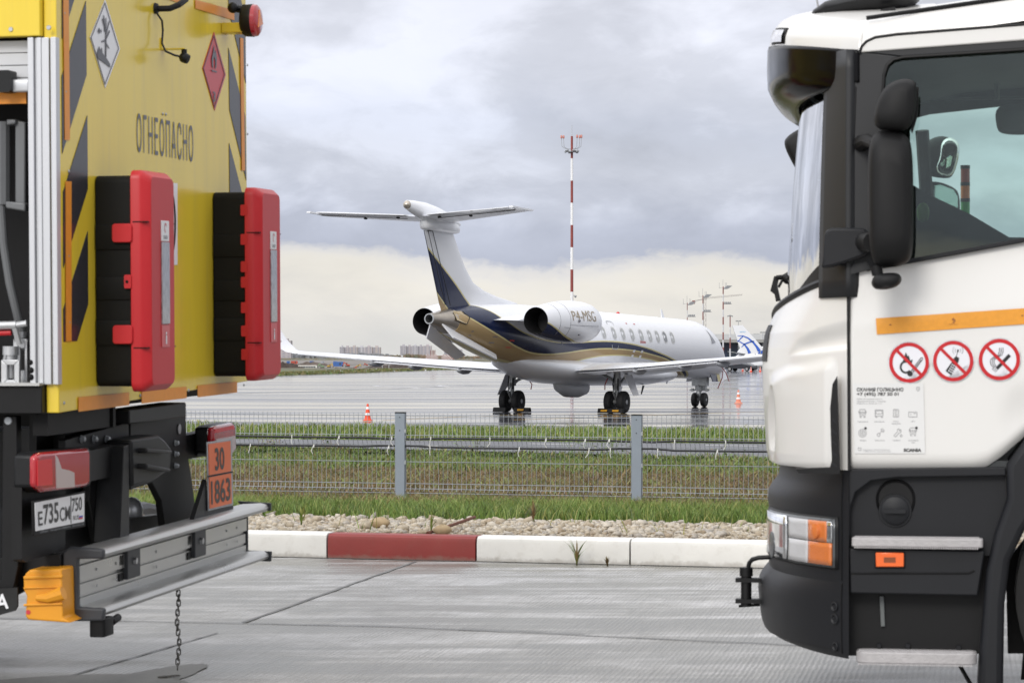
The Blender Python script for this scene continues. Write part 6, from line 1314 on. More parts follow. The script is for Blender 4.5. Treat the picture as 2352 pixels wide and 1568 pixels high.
def dquad(m, pts, off, n=10):
    a_, b2, c2_, d2_2 = [Vector(q) for q in pts]; rows = []
    for i in range(n + 1):
        u = i / n; rows.append([dsurf(*((a_ * (1 - u) + b2 * u) * (1 - v) + (d2_2 * (1 - u) + c2_ * u) * v), off) for v in (0, .25, .5, .75, 1)])
    m.loft(rows, False, False)
m = MB(); dquad(m, [(2011.5, 731), (2700, 684), (2700, 720), (2014, 768)], .004, 24); tape = wb(m, 'orange_stripe', material('stripe_orange', (.72, .30, .025), .4, var=.06, vscale=60), door)
m = MB()
for x, y in ((2045, 746), (2190, 741), (2348, 725)): dquad(m, [(x - 2.5, y - 2), (x + 2.5, y - 2), (x + 2.5, y + 1), (x - 2.5, y + 1)], .005, 1)
dquad(m, [(2186, 734), (2189, 729), (2195, 735), (2194, 740)], .005, 2); put_text(m, 'РЕФЛЕКТ', lambda u, v: dsurf(2180 + u, 746 - v, .0055), 2.4, 20); wb(m, 'print_mark', material('stripe_mark', (.30, .10, .02), .5), tape, smooth=0)
# prohibition signs
sign_w = material('roundel_white', (.76, .76, .80), .3); sign_r = material('roundel_red', (.52, .010, .016), .3); ink = material('ink_black', (.014, .014, .015), .4)
def roundel(cx_, cy_, r, draw):
    def D(u, v, off): return dsurf(cx_ + u * r, cy_ - v * r, off)
    m = MB(); m.loft([[D(q * math.cos(t_), q * math.sin(t_), .0035) for t_ in np.linspace(0, 6.2832, 49)[:-1]] for q in (1.045, .7, .35, .02)], True, True); o = wb(m, 'prohibition_sign', sign_w, door)
    m = MB(); m.loft([[D(q * math.cos(t_), q * math.sin(t_), .0046) for t_ in np.linspace(0, 6.2832, 49)[:-1]] for q in (1.0, .82)], True, False); wb(m, 'red_ring', sign_r, o)
    m = MB(); draw(m, lambda pts, off=.0046: m.add([D(u, v, off) for u, v in pts], [tuple(range(len(pts)))])); wb(m, 'symbol', ink, o, smooth=0)
    m = MB(); e = .075; m.loft([[D(-.6 + 1.2 * t_ + e * .7, .6 - 1.2 * t_ + e * .7, .0058) for t_ in np.linspace(0, 1, 10)], [D(-.6 + 1.2 * t_ - e * .7, .6 - 1.2 * t_ - e * .7, .0058) for t_ in np.linspace(0, 1, 10)]], False, False); wb(m, 'red_slash', sign_r, o)
def strokes(add, pts, wd):
    for a_, b2 in zip(pts[:-1], pts[1:]):
        a_, b2 = Vector(a_), Vector(b2); d = (b2 - a_).normalized(); n_ = Vector((-d.y, d.x)) * wd / 2; add([a_ + n_, a_ - n_, b2 - n_, b2 + n_])
def no_fire(m, add):
    t_ = np.linspace(.5, 5.6, 20); strokes(add, [(-.16 + .26 * math.cos(a), -.22 + .28 * math.sin(a)) for a in t_], .10)
    add([(-.32, .06), (-.22, .34), (-.16, .52), (-.06, .30), (-.02, .38), (.06, .10), (.18, .16), (.12, -.12), (-.02, -.02), (-.1, .1), (-.18, -.02)]); add([(.05 + .14 * math.cos(a), -.55 + .14 * math.sin(a)) for a in np.linspace(0, 6.28, 15)[:-1]])
    strokes(add, [(.10, -.42), (.58, .22), (.66, .26), (.68, .18), (.20, -.48)], .035); strokes(add, [(.16, -.42), (.60, .14)], .025)
def no_phone(m, add):
    for q in ([(-.38, -.48), (-.10, -.70), (-.02, -.58), (-.30, -.36)], [(-.30, -.36), (-.02, -.58), (.26, -.02), (.06, .12)], [(.0, .10), (.26, -.04), (.30, .16), (.12, .24)]): add(q)
    strokes(add, [(.14, .2), (.22, .48)], .03); add([(.18, .46), (.26, .44), (.28, .56), (.20, .58)])
    for r_, s_ in ((.10, 1), (.18, 1), (.10, -1), (.18, -1)): strokes(add, [(.23 + s_ * r_ * math.cos(a) * 1.4, .52 + r_ * math.sin(a) * 1.4) for a in np.linspace(-.7, .7, 6)], .018)
def no_smoke(m, add):
    add([(-.18, -.38), (-.08, -.50), (.56, .16), (.44, .28)])
    for k in (0, 1, 2): o_ = .09 * k; strokes(add, [(-.26 + o_ * .6, -.40 + o_ * .3), (-.42 + o_ * .9, -.24 + o_ * .4), (-.44 + o_, -.02), (-.28 + o_, .12), (-.06 + o_, .22), (.0 + o_, .38), (.0 + o_, .58)], .03)
    for k in (0, 1, 2): strokes(add, [(-.36 + .07 * k, -.48 - .06 * k), (-.24 + .07 * k, -.38 - .06 * k)], .028)
roundel(2088, 832.5, 46, no_fire); roundel(2189.5, 829, 46.5, no_phone); roundel(2295.5, 825.5, 47.5, no_smoke)
def keypad(cx_, cy_, r):
    m = MB()
    for i in range(3):
        for j in range(4):
            u, v = -.22 + .085 * i + .055 * j, -.47 - .055 * i * .9 + .10 * j; m.add([dsurf(cx_ + (u + a_) * r, cy_ - (v + b2) * r, .0052) for a_, b2 in ((-.03, -.02), (.03, -.05), (.045, .01), (-.015, .04))], [(0, 1, 2, 3)])
    wb(m, 'keypad', sign_w, door, smooth=0)
keypad(2189.5, 829, 46.5)
# service sticker
st_m = material('sticker_film', (.70, .70, .69), .25); thin = material('sticker_ink', (.20, .20, .21), .5)
m = MB(); dquad(m, [(1958.5, 880), (2121, 880), (2125, 1041), (1963, 1041)], .0030, 10); stk = wb(m, 'service_sticker', st_m, door)
m = MB()
def dt(s, x, y, h, wd, bold=.0): put_text(m, s, lambda u, v: dsurf(x + u, y - v, .0044), h, wd, bold)
dt('СКАНИЯ ГОЛИЦЫНО', 1968, 898, 7.4, 107, .03); wb(m, 'heading', ink, stk, smooth=0); m = MB(); dt('+7 (495) 787 50 01', 1968, 908, 7.0, 96, .025); wb(m, 'phone_number', ink, stk, smooth=0); m = MB(); dt('SCANIA', 2075.5, 1036.5, 6.6, 41, .05); wb(m, 'maker_name', ink, stk, smooth=0)
m = MB()
dt('143040, Московская область,', 1968, 917.2, 2.5, 59); dt('Одинцовский район, г. Голицыно,', 1968, 922.4, 2.5, 67); dt('Минское ш., 45 км, вл. 1, к.1', 1968, 927.4, 2.5, 58)
for s, x, y, wd in (('Грузовики', 1970, 969, 24), ('Автобусы', 2008, 969, 23), ('Полу-', 2052, 968.5, 13), ('прицепы', 2048, 973.5, 21), ('ДГУ', 2093, 968.5, 9), ('Шины', 1975.5, 1012, 14), ('Запчасти', 2009.5, 1012, 22), ('Сервис', 2051, 1012, 17), ('Кузовной', 2087, 1012, 22), ('цех', 2094, 1017, 8)): dt(s, x, y, 2.6, wd)
dt('Поддержка / эвакуатор на дороге', 1982, 1033, 1.9, 62); dt('+7 (800) 775 5011 (круглосуточно)', 1982, 1037, 1.9, 64); wb(m, 'small_print', thin, stk, smooth=0)
m = MB()
def lines(segs, wd=.9):
    for pts in segs:
        for a_, b2 in zip(pts[:-1], pts[1:]):
            a_, b2 = Vector(a_), Vector(b2); d = (b2 - a_).normalized(); n_ = Vector((-d.y, d.x)) * wd / 2; m.add([dsurf(*q, .0044) for q in (a_ + n_, a_ - n_, b2 - n_, b2 + n_)], [(0, 1, 2, 3)])
def truck_icon(x, y): lines([[(x - 6, y - 9), (x + 6, y - 9), (x + 7, y), (x - 7, y), (x - 6, y - 9)], [(x - 7, y - 3), (x + 7, y - 3)], [(x - 6, y), (x - 6, y + 9), (x - 3, y + 9), (x - 3, y + 4), (x + 3, y + 4), (x + 3, y + 9), (x + 6, y + 9), (x + 6, y)], [(x - 8.5, y - 6), (x - 8.5, y - 1)], [(x + 8.5, y - 6), (x + 8.5, y - 1)]])
truck_icon(1981, 949); truck_icon(2097, 991)
lines([[(2010, 941), (2028, 941), (2028, 955), (2010, 955), (2010, 941)], [(2012, 943), (2026, 943), (2026, 950), (2012, 950), (2012, 943)], [(2011, 955), (2011, 958), (2014, 958), (2014, 955)], [(2024, 955), (2024, 958), (2027, 958), (2027, 955)]])
lines([[(2052 + k * 4, 940), (2052 + k * 4, 957)] for k in range(4)] + [[(2052, 940), (2064, 940)], [(2052, 957), (2064, 957)]]); lines([[(2087, 946), (2106, 946), (2106, 957), (2087, 957), (2087, 946)], [(2092, 950), (2092, 953)], [(2098, 949), (2103, 949)]])
for r_ in (9, 5.5, 2): lines([[(1981 + r_ * math.cos(a), 994 + r_ * math.sin(a)) for a in np.linspace(0, 6.28, 17)]])
lines([[(2018 + 3.5 * math.cos(a), 998 + 3.5 * math.sin(a)) for a in np.linspace(0, 6.28, 11)], [(2020, 995), (2026, 989)], [(2023, 986), (2029, 992), (2031, 988), (2027, 984), (2023, 986)], [(2053, 1000), (2062, 990), (2061, 986), (2065, 984), (2066, 989), (2069, 986), (2070, 991), (2065, 994), (2057, 1003), (2053, 1000)], [(2070 + 2.5 * math.cos(a), 1000 + 2.5 * math.sin(a)) for a in np.linspace(0, 6.28, 9)]])
lines([[(2105, 889), (2112, 889), (2112, 894), (2108.5, 898), (2105, 894), (2105, 889)], [(2107, 892), (2110, 894)], [(1971, 1028), (1978, 1028), (1977, 1034), (1972, 1034), (1971, 1028)]]); wb(m, 'icon', thin, stk, smooth=0)
for x, y in ((1988, 983), (2105, 982)):
    m = MB(); m.add([dsurf(x + 3 * math.cos(a), y + 3 * math.sin(a), .0048) for a in np.linspace(0, 6.28, 13)[:-1]], [tuple(range(12))]); wb(m, 'icon_badge', ink, stk, smooth=0)

# --- front corner and nose, described by horizontal contours
def nose(sil, z):                                          # nose position from the outline seen in the photograph
    x = I(z, sil); return ((x - CX) / F * 10.85 - 1.396) / .986
def contour(xf, yy, x0=0.0, n=3.0): u = (yy - 1.2) / 1.2; return x0 + (xf - x0) * (1 - abs(u) ** n)
YS = [0, .015, .04, .08, .13, .19, .26, .35, .46, .6, .8, 1.0, 1.2, 1.4, 1.6, 1.8, 1.94, 2.05, 2.14, 2.21, 2.27, 2.32, 2.36, 2.385, 2.4]
nose_sil = [(.93, 1792), (.95, 1776), (.99, 1769), (1.05, 1767), (1.20, 1762), (1.30, 1760), (1.38, 1763), (1.44, 1768), (1.48, 1778), (1.56, 1800), (1.64, 1815)]
def top_z(yy): u = abs(yy - 1.2) / 1.2; return I(u, [(0, 1.486), (.458, 1.535), (.583, 1.557), (.708, 1.58), (.833, 1.606), (1, 1.638)])
def corner(yy, z, off):
    e = .004; x = contour(nose(nose_sil, z), yy); dxx = (contour(nose(nose_sil, z), yy + e) - contour(nose(nose_sil, z), max(0, yy - e))) / (e + min(e, yy)); n_ = Vector((-1, dxx, 0)).normalized(); return Vector((x, yy, z)) + n_ * off
def sst(a, b, v): t = max(0, min(1, (v - a) / (b - a))); return t * t * (3 - 2 * t)
def relief(yy, z):
    """dished scoop above, swelling below, hand hold at the corner; measured in the picture"""
    q = F2.M @ corner(yy, z, 0); x, y = CX + F * q.x / q.y, HY - F * (q.z - EYE) / q.y
    top = I(x, [(1812, 812), (1832, 778), (1877, 751), (1942, 734)]); bot = I(x, [(1815, 817), (1942, 803)]); d = 0
    if yy < .6 and top < y < bot: t = (y - top) / (bot - top); d -= .020 * math.sin(math.pi * t ** 1.5) * sst(1808, 1860, x)
    yt = I(x, [(1770, 880), (1812, 860), (1862, 853), (1912, 840)])
    if yy < 1.2: d += .018 * (1 - sst(.40, .62, yy)) * sst(yt - 26, yt + 10, y) * sst(1926, 1900, x) * (1 - .6 * sst(1060, 1080, y))
    r = math.hypot((x - 1777) / 13, (y - 972) / 88)
    if yy < .8 and r < 1: d -= .030 * (1 - r * r)
    return d
FY = list(np.linspace(0, .12, 26)) + list(np.linspace(.13, .8, 60)) + list(np.linspace(.85, 2.0, 18)) + list(np.linspace(2.05, 2.4, 18))
m = MB(); rows = []
for yy in FY:
    zt = top_z(yy); rows.append([corner(yy, z, relief(yy, z) if yy < 1.2 else 0) if 0 < yy < 1.3 else Vector((contour(nose(nose_sil, z), yy), yy, z)) for z in [.945 + (zt - .945) * v for v in np.linspace(0, 1, 110)]])
m.loft(rows, False, False); fp_ = wb(m, 'front_panel', wp, smooth=60)
m = MB(); wpoly(m, [(1922, 864), (1912, 882), (1906.6, 937), (1908, 1000), (1910.5, 1056), (1906, 1073), (1827, 1076), (1835, 1086), (1929, 1088), (1924.5, 937)], -.016, .05); wb(m, 'air_slot', trim_black)
m = MB()
for i in range(5): wpoly(m, [(1911, 960 + i * 25), (1922, 970 + i * 25), (1922, 975 + i * 25), (1911, 966 + i * 25)], -.019, .01)
wb(m, 'slot_vane', cab_dark)
m = MB(); m.tube([Vector((contour(nose(nose_sil, top_z(yy)), yy) + .005, yy, top_z(yy) + .006)) for yy in np.linspace(.015, 2.3, 44)], .016, 8); wb(m, 'scuttle_trim', cab_dark)
m = MB(); m.loft([[Vector((contour(nose(nose_sil, z), yy) - .004, yy, z)) for z in np.linspace(1.33, 1.47, 8)] for yy in np.linspace(.62, 1.78, 16)], False, False); wb(m, 'grille', trim_black)
# windscreen and pillars
ws_sil = [(1.46, 1808), (1.55, 1816), (1.65, 1816), (1.8, 1821), (2.0, 1829), (2.2, 1839), (2.32, 1847), (2.5, 1855)]
def wcol(yy, z): return Vector((contour(nose(ws_sil, z), yy, .015, 3.0), yy, z))
GY = [y for y in YS if .16 <= y <= 2.24]; GY = [.165] + GY + [2.235]
m = MB(); m.loft([[wcol(yy, z) for z in np.linspace(top_z(yy) - .01, 2.42, 14)] for yy in GY], False, False); wb(m, 'windscreen', screen, smooth=60)
for s_ in (0, 1):
    m = MB(); m.loft([[wcol(yy if not s_ else 2.4 - yy, z) - Vector((0, 0, 0)) for z in np.linspace(1.56, 2.44, 14)] for yy in (0, .01, .03, .06, .10, .14, .17)], False, False); pl_ = wb(m, 'pillar', pillar, smooth=60); sl = pl_.modifiers.new('thickness', 'SOLIDIFY'); sl.thickness = .05; sl.offset = 0
m = MB(); m.loft([[wcol(yy, top_z(yy) - .02 + v) + Vector((-.004, 0, 0)) for v in (0, .05 + .10 * max(0, 1 - yy / .4))] for yy in np.linspace(.02, 2.2, 40)], False, False); wb(m, 'screen_border', trim_black, smooth=60)
# door frame, window, seal
m = MB(); wpoly(m, [(1965, 118), (2075, 131), (2052, 136), (2038, 150), (2031, 172), (2028, 210), (2010, 616), (1948, 632)], .004, .05); wpoly(m, [(1965, 118), (2700, 66), (2700, 91), (2075, 131)], .004, .05); fr_ = wb(m, 'window_frame', pillar, bevel=.004)
m = MB(); m.tube([P(2010, 616, .0), P(2028, 210, .0), P(2031, 172, .0), P(2038, 150, .0), P(2052, 137, .0), P(2075, 131.5, .0), P(2700, 91, .0)], .006, 6); wb(m, 'window_seal', trim_black)
m = MB(); wpoly(m, [(2026, 170), (2036, 145), (2060, 128), (2700, 85), (2700, 500), (2352, 560), (2100, 606), (2005, 622)], .03, .004); wb(m, 'door_window', cabglass, smooth=0)
m = MB(); wpoly(m, [(1990, 614), (2100, 592), (2352, 546), (2700, 480), (2700, 489), (2352, 556), (2100, 603), (1990, 623)], -.004, .03); wb(m, 'belt_seal', cab_dark, bevel=.003)
m = MB(); m.tube([P(1966, 200, .006), P(1961, 340, .006), P(1951, 520, .006), P(1946, 630, .006)], .004, 6); wb(m, 'pillar_gap', trim_black)
m = MB(); wpoly(m, [(1893, 540), (1898, 528), (1912, 523), (1985, 524), (1994, 532), (1994, 580), (1985, 588), (1945, 602), (1912, 612), (1886, 616), (1890, 590)], -.05, .08); mb_ = wb(m, 'mirror_foot', cab_dark, bevel=.012, seg=3)
m = MB(); wpoly(m, [(1960, 606), (1992, 600), (2000, 618), (1946, 632)], -.006, .02); wb(m, 'mirror_base_cover', pillar)
# visor and roof
vis_sil = [(2.285, 1850), (2.30, 1832), (2.32, 1808), (2.345, 1789), (2.38, 1780), (2.45, 1778), (2.56, 1780)]
def vcol(yy, z): return Vector((contour(nose(vis_sil, z), yy, .035, 4.0), yy, z))
def vt(yy): return 2.535 - .10 * abs((yy - 1.2) / 1.2) ** 3
def vb(yy): return 2.288 + .035 * abs((yy - 1.2) / 1.2) ** 4
m = MB(); m.loft([[vcol(yy, vb(yy) + (vt(yy) - vb(yy)) * v) for v in np.linspace(0, 1, 14)] for yy in YS], False, False); vi = wb(m, 'sun_visor', gloss_black, smooth=60); sl = vi.modifiers.new('thickness', 'SOLIDIFY'); sl.thickness = .012; sl.offset = 0
cap_sil = [(0, 1780), (.25, 1782), (.45, 1790), (.65, 1803), (.82, 1830), (.93, 1872), (1, 1925)]
m = MB(); rows = []
for yy in YS:
    zt0 = vt(yy); Hc = .155 - .045 * abs((yy - 1.2) / 1.2) ** 3; row = []
    for v in np.linspace(0, 1, 16):
        xf = ((I(v, cap_sil) - CX) / F * 10.85 - 1.396) / .986; inset_ = .10 * max(0, (v - .35) / .65) ** 2.2; yv = 1.2 + (yy - 1.2) * (1 - inset_ * .9); row.append(Vector((contour(xf, yy, .045 + .0 * v, 4.0), yv, zt0 + Hc * v)))
    row.append(Vector((.30, 1.2 + (yy - 1.2) * .9, zt0 + Hc + .01))); rows.append(row)
m.loft(rows, False, False); wb(m, 'roof_front', wp, smooth=60)
def capcol(yy, v, off): xf = ((I(v, cap_sil) - CX) / F * 10.85 - 1.396) / .986; return Vector((contour(xf, yy, .045, 4.0) - off, yy, vt(yy) + (.155 - .045 * abs((yy - 1.2) / 1.2) ** 3) * v))
m = MB(); m.loft([[capcol(yy, v_, .002) for v_ in (.04, .25, .46)] for yy in (.36, .42, .48, .56)], False, False); ml = wb(m, 'marker_lamp', trim_black); sl = ml.modifiers.new('t', 'SOLIDIFY'); sl.thickness = .01
m = MB(); m.loft([[capcol(yy, v_, .010) for v_ in (.09, .25, .41)] for yy in (.375, .42, .48, .545)], False, False); wb(m, 'lens', material('marker_lens', (.6, .6, .62), .1, .6), ml)
def drip(x): return 2.445 + .125 * (x - .03)
RS = [(0, 0), (.006, .025), (.02, .055), (.05, .085), (.10, .108), (.2, .128), (.5, .15), (1.2, .165)]; RS = RS + [(2.4 - y, z) for y, z in RS[-2::-1]]
m = MB(); m.loft([[Vector((x, y, drip(x) + z + (.012 if x > .2 else 0))) for y, z in RS] for x in (.035, .06, .12, .25, .6, 1.0, 1.5)], False, False); wb(m, 'roof', wp, smooth=50)
m = MB(); m.prism([P(1976, 121, -.0), P(1980, 108, 0), P(1990, 97, 0), P(2010, 88, 0), P(2060, 81, 0), P(2352, 58, 0), P(2700, 32, 0), P(2700, 68, 0), P(2352, 93, 0)], (0, .03, 0)); m.v = [(x, y - .004, z) for x, y, z in m.v]; wb(m, 'door_header', wp, bevel=.006, seg=3)
m = MB(); m.tube([P(1974, 122, -.004), P(1979, 107, -.004), P(1990, 95.5, -.004), P(2010, 86, -.004), P(2060, 79, -.004), P(2352, 56, -.004), P(2700, 30, -.004)], .005, 6); m.tube([Vector((x, .055, drip(x) + .108)) for x in (.06, .3, .7, 1.2)], .008, 6); wb(m, 'gutter', trim_black)
# light bar and beacon on the roof
m = MB(); path = [P(1858, 50, .45), P(1875, 36, .45), P(1900, 26, .45), P(1950, 16, .45), P(2020, 5, .45), P(2075, -6, .45), P(2100, -20, .45)]
m.tube(path, [.008, .022, .034, .044, .050, .052, .04], 14); m.v = [(x, .45 + (y - .45) * 3.2, z) for x, y, z in m.v]; wb(m, 'air_deflector', dark_plastic, smooth=60)
m = MB(); wpoly(m, [(1984, 40), (1992, 30), (2022, 24), (2024, 36)], .40, .10); wb(m, 'beacon', material('beacon_orange', (.75, .17, .02), .25), bevel=.01)
m = MB(); wpoly(m, [(2022, 22), (2056, 16), (2058, 38), (2024, 44)], .3, .02); m.tube([P(1985, 40, .4), P(1970, 42, .4), P(1962, 47, .4)], .010, 8); wb(m, 'beacon_bracket', trim_black)
m = MB(); wpoly(m, [(1945, -4), (2065, -4), (2072, -40), (1950, -40)], .5, .3); wb(m, 'light_bar', material('light_bar_red', (.20, .05, .05), .3), bevel=.02)
m = MB(); m.tube([P(1880, 24, .7), P(1872, -25, .7), P(1868, -60, .7)], .004, 6); wb(m, 'aerial', steel)
# --- lower corner and bumper
low_sil = [(.545, 1776), (.56, 1774), (.66, 1777), (.76, 1776), (.80, 1772), (.835, 1773), (.86, 1782), (.885, 1795), (.93, 1800)]
bmp_sil = [(.255, 1812), (.262, 1790), (.28, 1774), (.31, 1764), (.35, 1756), (.40, 1753), (.46, 1750), (.49, 1752), (.515, 1759), (.535, 1770), (.55, 1780)]
m = MB(); m.loft([[Vector((contour(nose(low_sil, z), yy, .0), yy, z)) for z in np.linspace(.54, .945, 26)] for yy in YS], False, False); lc = wb(m, 'headlamp_panel', cab_dark, smooth=50)
m = MB(); m.loft([[Vector((contour(nose(bmp_sil, z), yy, .0), yy - (.0), z + (.02 if z < .3 else 0) * (1 - abs(yy - 1.2) / 1.2 * 0))) for z in list(np.linspace(.255, .34, 8)) + [.40, .46, .49, .505, .52, .535, .548]] for yy in YS], False, False); bm_ = wb(m, 'bumper', cab_dark, smooth=50)
def bsurf(sil, yy, z, off): 
    e = .004; x = contour(nose(sil, z), yy); dxx = (contour(nose(sil, z), yy + e) - contour(nose(sil, z), max(0, yy - e))) / (e + min(e, yy)); n_ = Vector((-1, dxx, 0)).normalized(); return Vector((x, yy, z)) + n_ * off, n_
for yy, z, r_ in ((.055, .455, .018), (.055, .41, .02), (.055, .312, .016)):
    p, n_ = bsurf(bmp_sil, yy, z, .0); m = MB(); m.lathe([(-.01, r_), (.004, r_), (.006, r_ * .8), (.001, r_ * .55), (.001, .003)], p, n_, 18); wb(m, 'bumper_screw', cab_dark, bm_)
m = MB(); m.tube([bsurf(bmp_sil, .028, z, .001)[0] for z in np.linspace(.29, .54, 10)], .003, 5); m.tube([bsurf(low_sil, .03, z, .001)[0] for z in np.linspace(.55, .93, 10)], .003, 5); wb(m, 'panel_gap', trim_black)
# headlamp
hl_clear = material('lamp_clear', (.60, .61, .63), .10, .85, coat=.8, var=.35, vscale=14); hl_white = material('lamp_frosted', (.52, .52, .53), .25, coat=.5, bump=.3, bscale=120, stretch=(1, 1, 6)); hl_amber = material('lamp_amber', (.62, .17, .035), .2, coat=.5, bump=.3, bscale=120); hl_rim = material('lamp_rim', (.09, .095, .10), .25, .5)
def lamp_patch(y0_, y1_, z0, z1, off, mat, name, parent, th=.012):
    m = MB(); m.loft([[bsurf(low_sil, yy, z0 + (z1 - z0) * v, off)[0] for v in np.linspace(0, 1, 5)] for yy in np.linspace(y0_, y1_, 10)], False, False); o = wb(m, name, mat, parent, smooth=50); sl = o.modifiers.new('t', 'SOLIDIFY'); sl.thickness = th; sl.offset = -1; return o
hl = lamp_patch(.045, .72, .588, .775, .006, trim_black, 'headlamp', wt)
lamp_patch(.052, .70, .594, .768, .011, hl_rim, 'rim', hl, .004); lamp_patch(.355, .69, .602, .762, .018, hl_clear, 'main_lens', hl, .006); lamp_patch(.19, .335, .684, .758, .018, hl_white, 'side_lens', hl, .006); lamp_patch(.19, .335, .602, .681, .018, hl_white, 'fog_lens', hl, .006)
lamp_patch(.062, .188, .602, .681, .018, hl_amber, 'turn_signal', hl, .006); lamp_patch(.085, .188, .684, .758, .018, hl_amber, 'amber_lens', hl, .006); lamp_patch(.06, .083, .684, .758, .018, hl_clear, 'edge_lens', hl, .006)
m = MB(); p, n_ = bsurf(low_sil, .14, .72, .016); m.lathe([(0, .03), (.012, .028), (.016, .015), (.017, .0)], p, n_, 18); wb(m, 'bulb_cap', hl_amber, hl, smooth=50)
m = MB(); p, n_ = bsurf(low_sil, .55, .64, .012); m.lathe([(0, .05), (.008, .05), (.011, .03), (.012, 0)], p, n_, 20); wb(m, 'projector', hl_rim, hl)
# --- step well behind the bumper
m = MB(); wpoly(m, [(1945, 1076), (2310, 1072), (2312, 1145), (2286, 1224), (2275, 1275), (1945, 1275)], .05, .03); stp = wb(m, 'step_panel', cab_dark)
m = MB(); wpoly(m, [(1946, 1076), (2310, 1072), (2311, 1092), (2060, 1096), (2000, 1104), (1965, 1130), (1953, 1165), (1952, 1230), (1946, 1230)], .012, .04); wb(m, 'upper_frame', cab_dark, bevel=.01, seg=3)
m = MB(); wpoly(m, [(1950, 1258), (2262, 1264), (2246, 1368), (1952, 1362)], .008, .05); bd = wb(m, 'step_riser', cab_dark, bevel=.006)
m = MB(); m.tube([P(1954, 1316, .008), P(2225, 1316, .008), P(2238, 1310, .008)], .004, 6); wb(m, 'riser_groove', trim_black)
m = MB(); wpoly(m, [(1948, 1262), (2282, 1262), (2272, 1500), (1948, 1505)], .10, .02); wb(m, 'lower_well', trim_black)
m = MB(); wpoly(m, [(2020, 1368), (2030, 1368), (2033, 1438), (2023, 1438)], .085, .01); wb(m, 'drain_strip', material('strip_grey', (.12, .13, .13), .4), bevel=.002)
grey_step = material('step_tread', (.40, .385, .385), .45, .15, var=.08, vscale=30, bump=.3, bscale=120)
def step(x0, x1, y0_, y1_, w0, w1, rnd):
    a_, b2 = P(x0, y0_, w0), P(x1, y1_, w0); z1, z0 = a_.z, b2.z; m = MB(); m.rbox((a_.x, w0, z0), (b2.x, w1, z1), rnd, 2); o = wb(m, 'step', grey_step, bevel=.004)
    m = MB(); n = 56
    for i in range(n):
        for j in range(5): x = a_.x + .012 + (b2.x - a_.x - .024) * (i + .5 * (j % 2)) / n; m.lathe([(0, .0036), (.004, .0022)], (x, w0 + .012 + j * .014, z1), (0, 0, 1), 5)
    tr = wb(m, 'tread_studs', grey_step, o)
    m = MB()
    for i in range(n): x = a_.x + .012 + (b2.x - a_.x - .024) * i / n; m.box((x, w0 + .01, z0 - .002), (.005, .03, .006))
    wb(m, 'serrated_edge', grey_step, o)
step(1956, 2258, 1234, 1258, -.015, .09, .012); step(1966, 2244, 1496, 1527, -.03, .11, .04)
m = MB()
for x, y in ((2019, 1510 - 24), (2085, 1510 - 24), (2202, 1490)): m.lathe([(0, .010), (.006, .008)], P(x, y - 4, .088), (0, -1, 0), 10)
wb(m, 'bolt', cab_dark)
m = MB(); rings_ = []
for q, w_ in ((1.0, .047), (.95, .043), (.86, .049)): rings_.append([P(2057 + 45 * q * math.cos(a) * (1 - .12 * math.sin(a)), 1152 + 52 * q * math.sin(a), w_) for a in np.linspace(0, 6.2832, 33)[:-1]])
m.loft(rings_, True, False); m.loft([rings_[-1], [q_ + Vector((0, .001, 0)) for q_ in [P(2057, 1152, .049)] * 32]], True, False); cup = wb(m, 'filler_cup', trim_black, smooth=60)
m = MB(); c_ = P(2056, 1172, .046); m.lathe([(0, .052), (.012, .05), (.016, .042), (.018, .0)], c_, (0, -1, 0), 28); m.lathe([(-.01, .060), (.004, .058), (.004, .053)], c_, (0, -1, 0), 28); cap_ = wb(m, 'filler_cap', cab_dark, smooth=40)
m = MB(); m.rbox((c_.x - .038, c_.y - .034, c_.z - .008), (c_.x + .038, c_.y - .016, c_.z + .008), .006, 1); wb(m, 'cap_grip', cab_dark, cap_)
m = MB(); wpoly(m, [(2009, 1266), (2079, 1267), (2079, 1304), (2009, 1304)], .0, .012); sm_ = wb(m, 'side_marker', trim_black, bevel=.003); m = MB(); wpoly(m, [(2011, 1268), (2076, 1269), (2076, 1301), (2012, 1301)], -.008, .009); wb(m, 'lens', material('marker_amber', (.80, .13, .015), .25, coat=.4), sm_, bevel=.003); m = MB(); wpoly(m, [(2030, 1279), (2057, 1279), (2057, 1291), (2030, 1291)], -.0095, .002); wb(m, 'lens_mark', material('amber_dark', (.22, .05, .01), .5), sm_, smooth=0)
# wheel arch and wheel
m = MB(); wpoly(m, [(2312, 1066), (2352, 1012), (2480, 885), (2560, 808), (2700, 745), (2700, 960), (2560, 1010), (2480, 1075), (2400, 1150), (2352, 1221), (2320, 1287), (2307.4, 1388), (2304, 1600), (2244, 1600), (2250.5, 1493), (2265, 1312), (2285, 1224), (2313, 1145)], -.01, .35); wb(m, 'wheel_arch', cab_dark, bevel=.025, seg=3)
m = MB(); wpoly(m, [(2310, 1290), (2500, 1060), (2700, 980), (2700, 1500), (2315, 1500)], .50, .05); wb(m, 'arch_liner', trim_black)
wc = P(2660, 1367, .2); m = MB(); m.lathe([(-.15, .30), (-.15, .42), (-.12, .5), (.12, .5), (.15, .42), (.15, .30)], (wc.x, .22, .5), (0, 1, 0), 48, caps=False); wh = wb(m, 'wheel', rubber, smooth=40); m = MB(); m.lathe([(.145, .30), (.13, .27), (.03, .25), (.0, .17), (.04, .13), (.10, .12), (.11, .0)], (wc.x, .22, .5), (0, -1, 0), 28, caps=False); wb(m, 'rim', steel, wh)
m = MB(); m.tube([P(2205, 1528, .06), P(2232, 1575, .08), P(2240, 1600, .08)], .008, 6); wb(m, 'step_stay', trim_black)
m = MB(); wpoly(m, [(2352, 1480), (2700, 1480), (2700, 1575), (2345, 1560)], .9, .05); wb(m, 'axle_beam', trim_black)
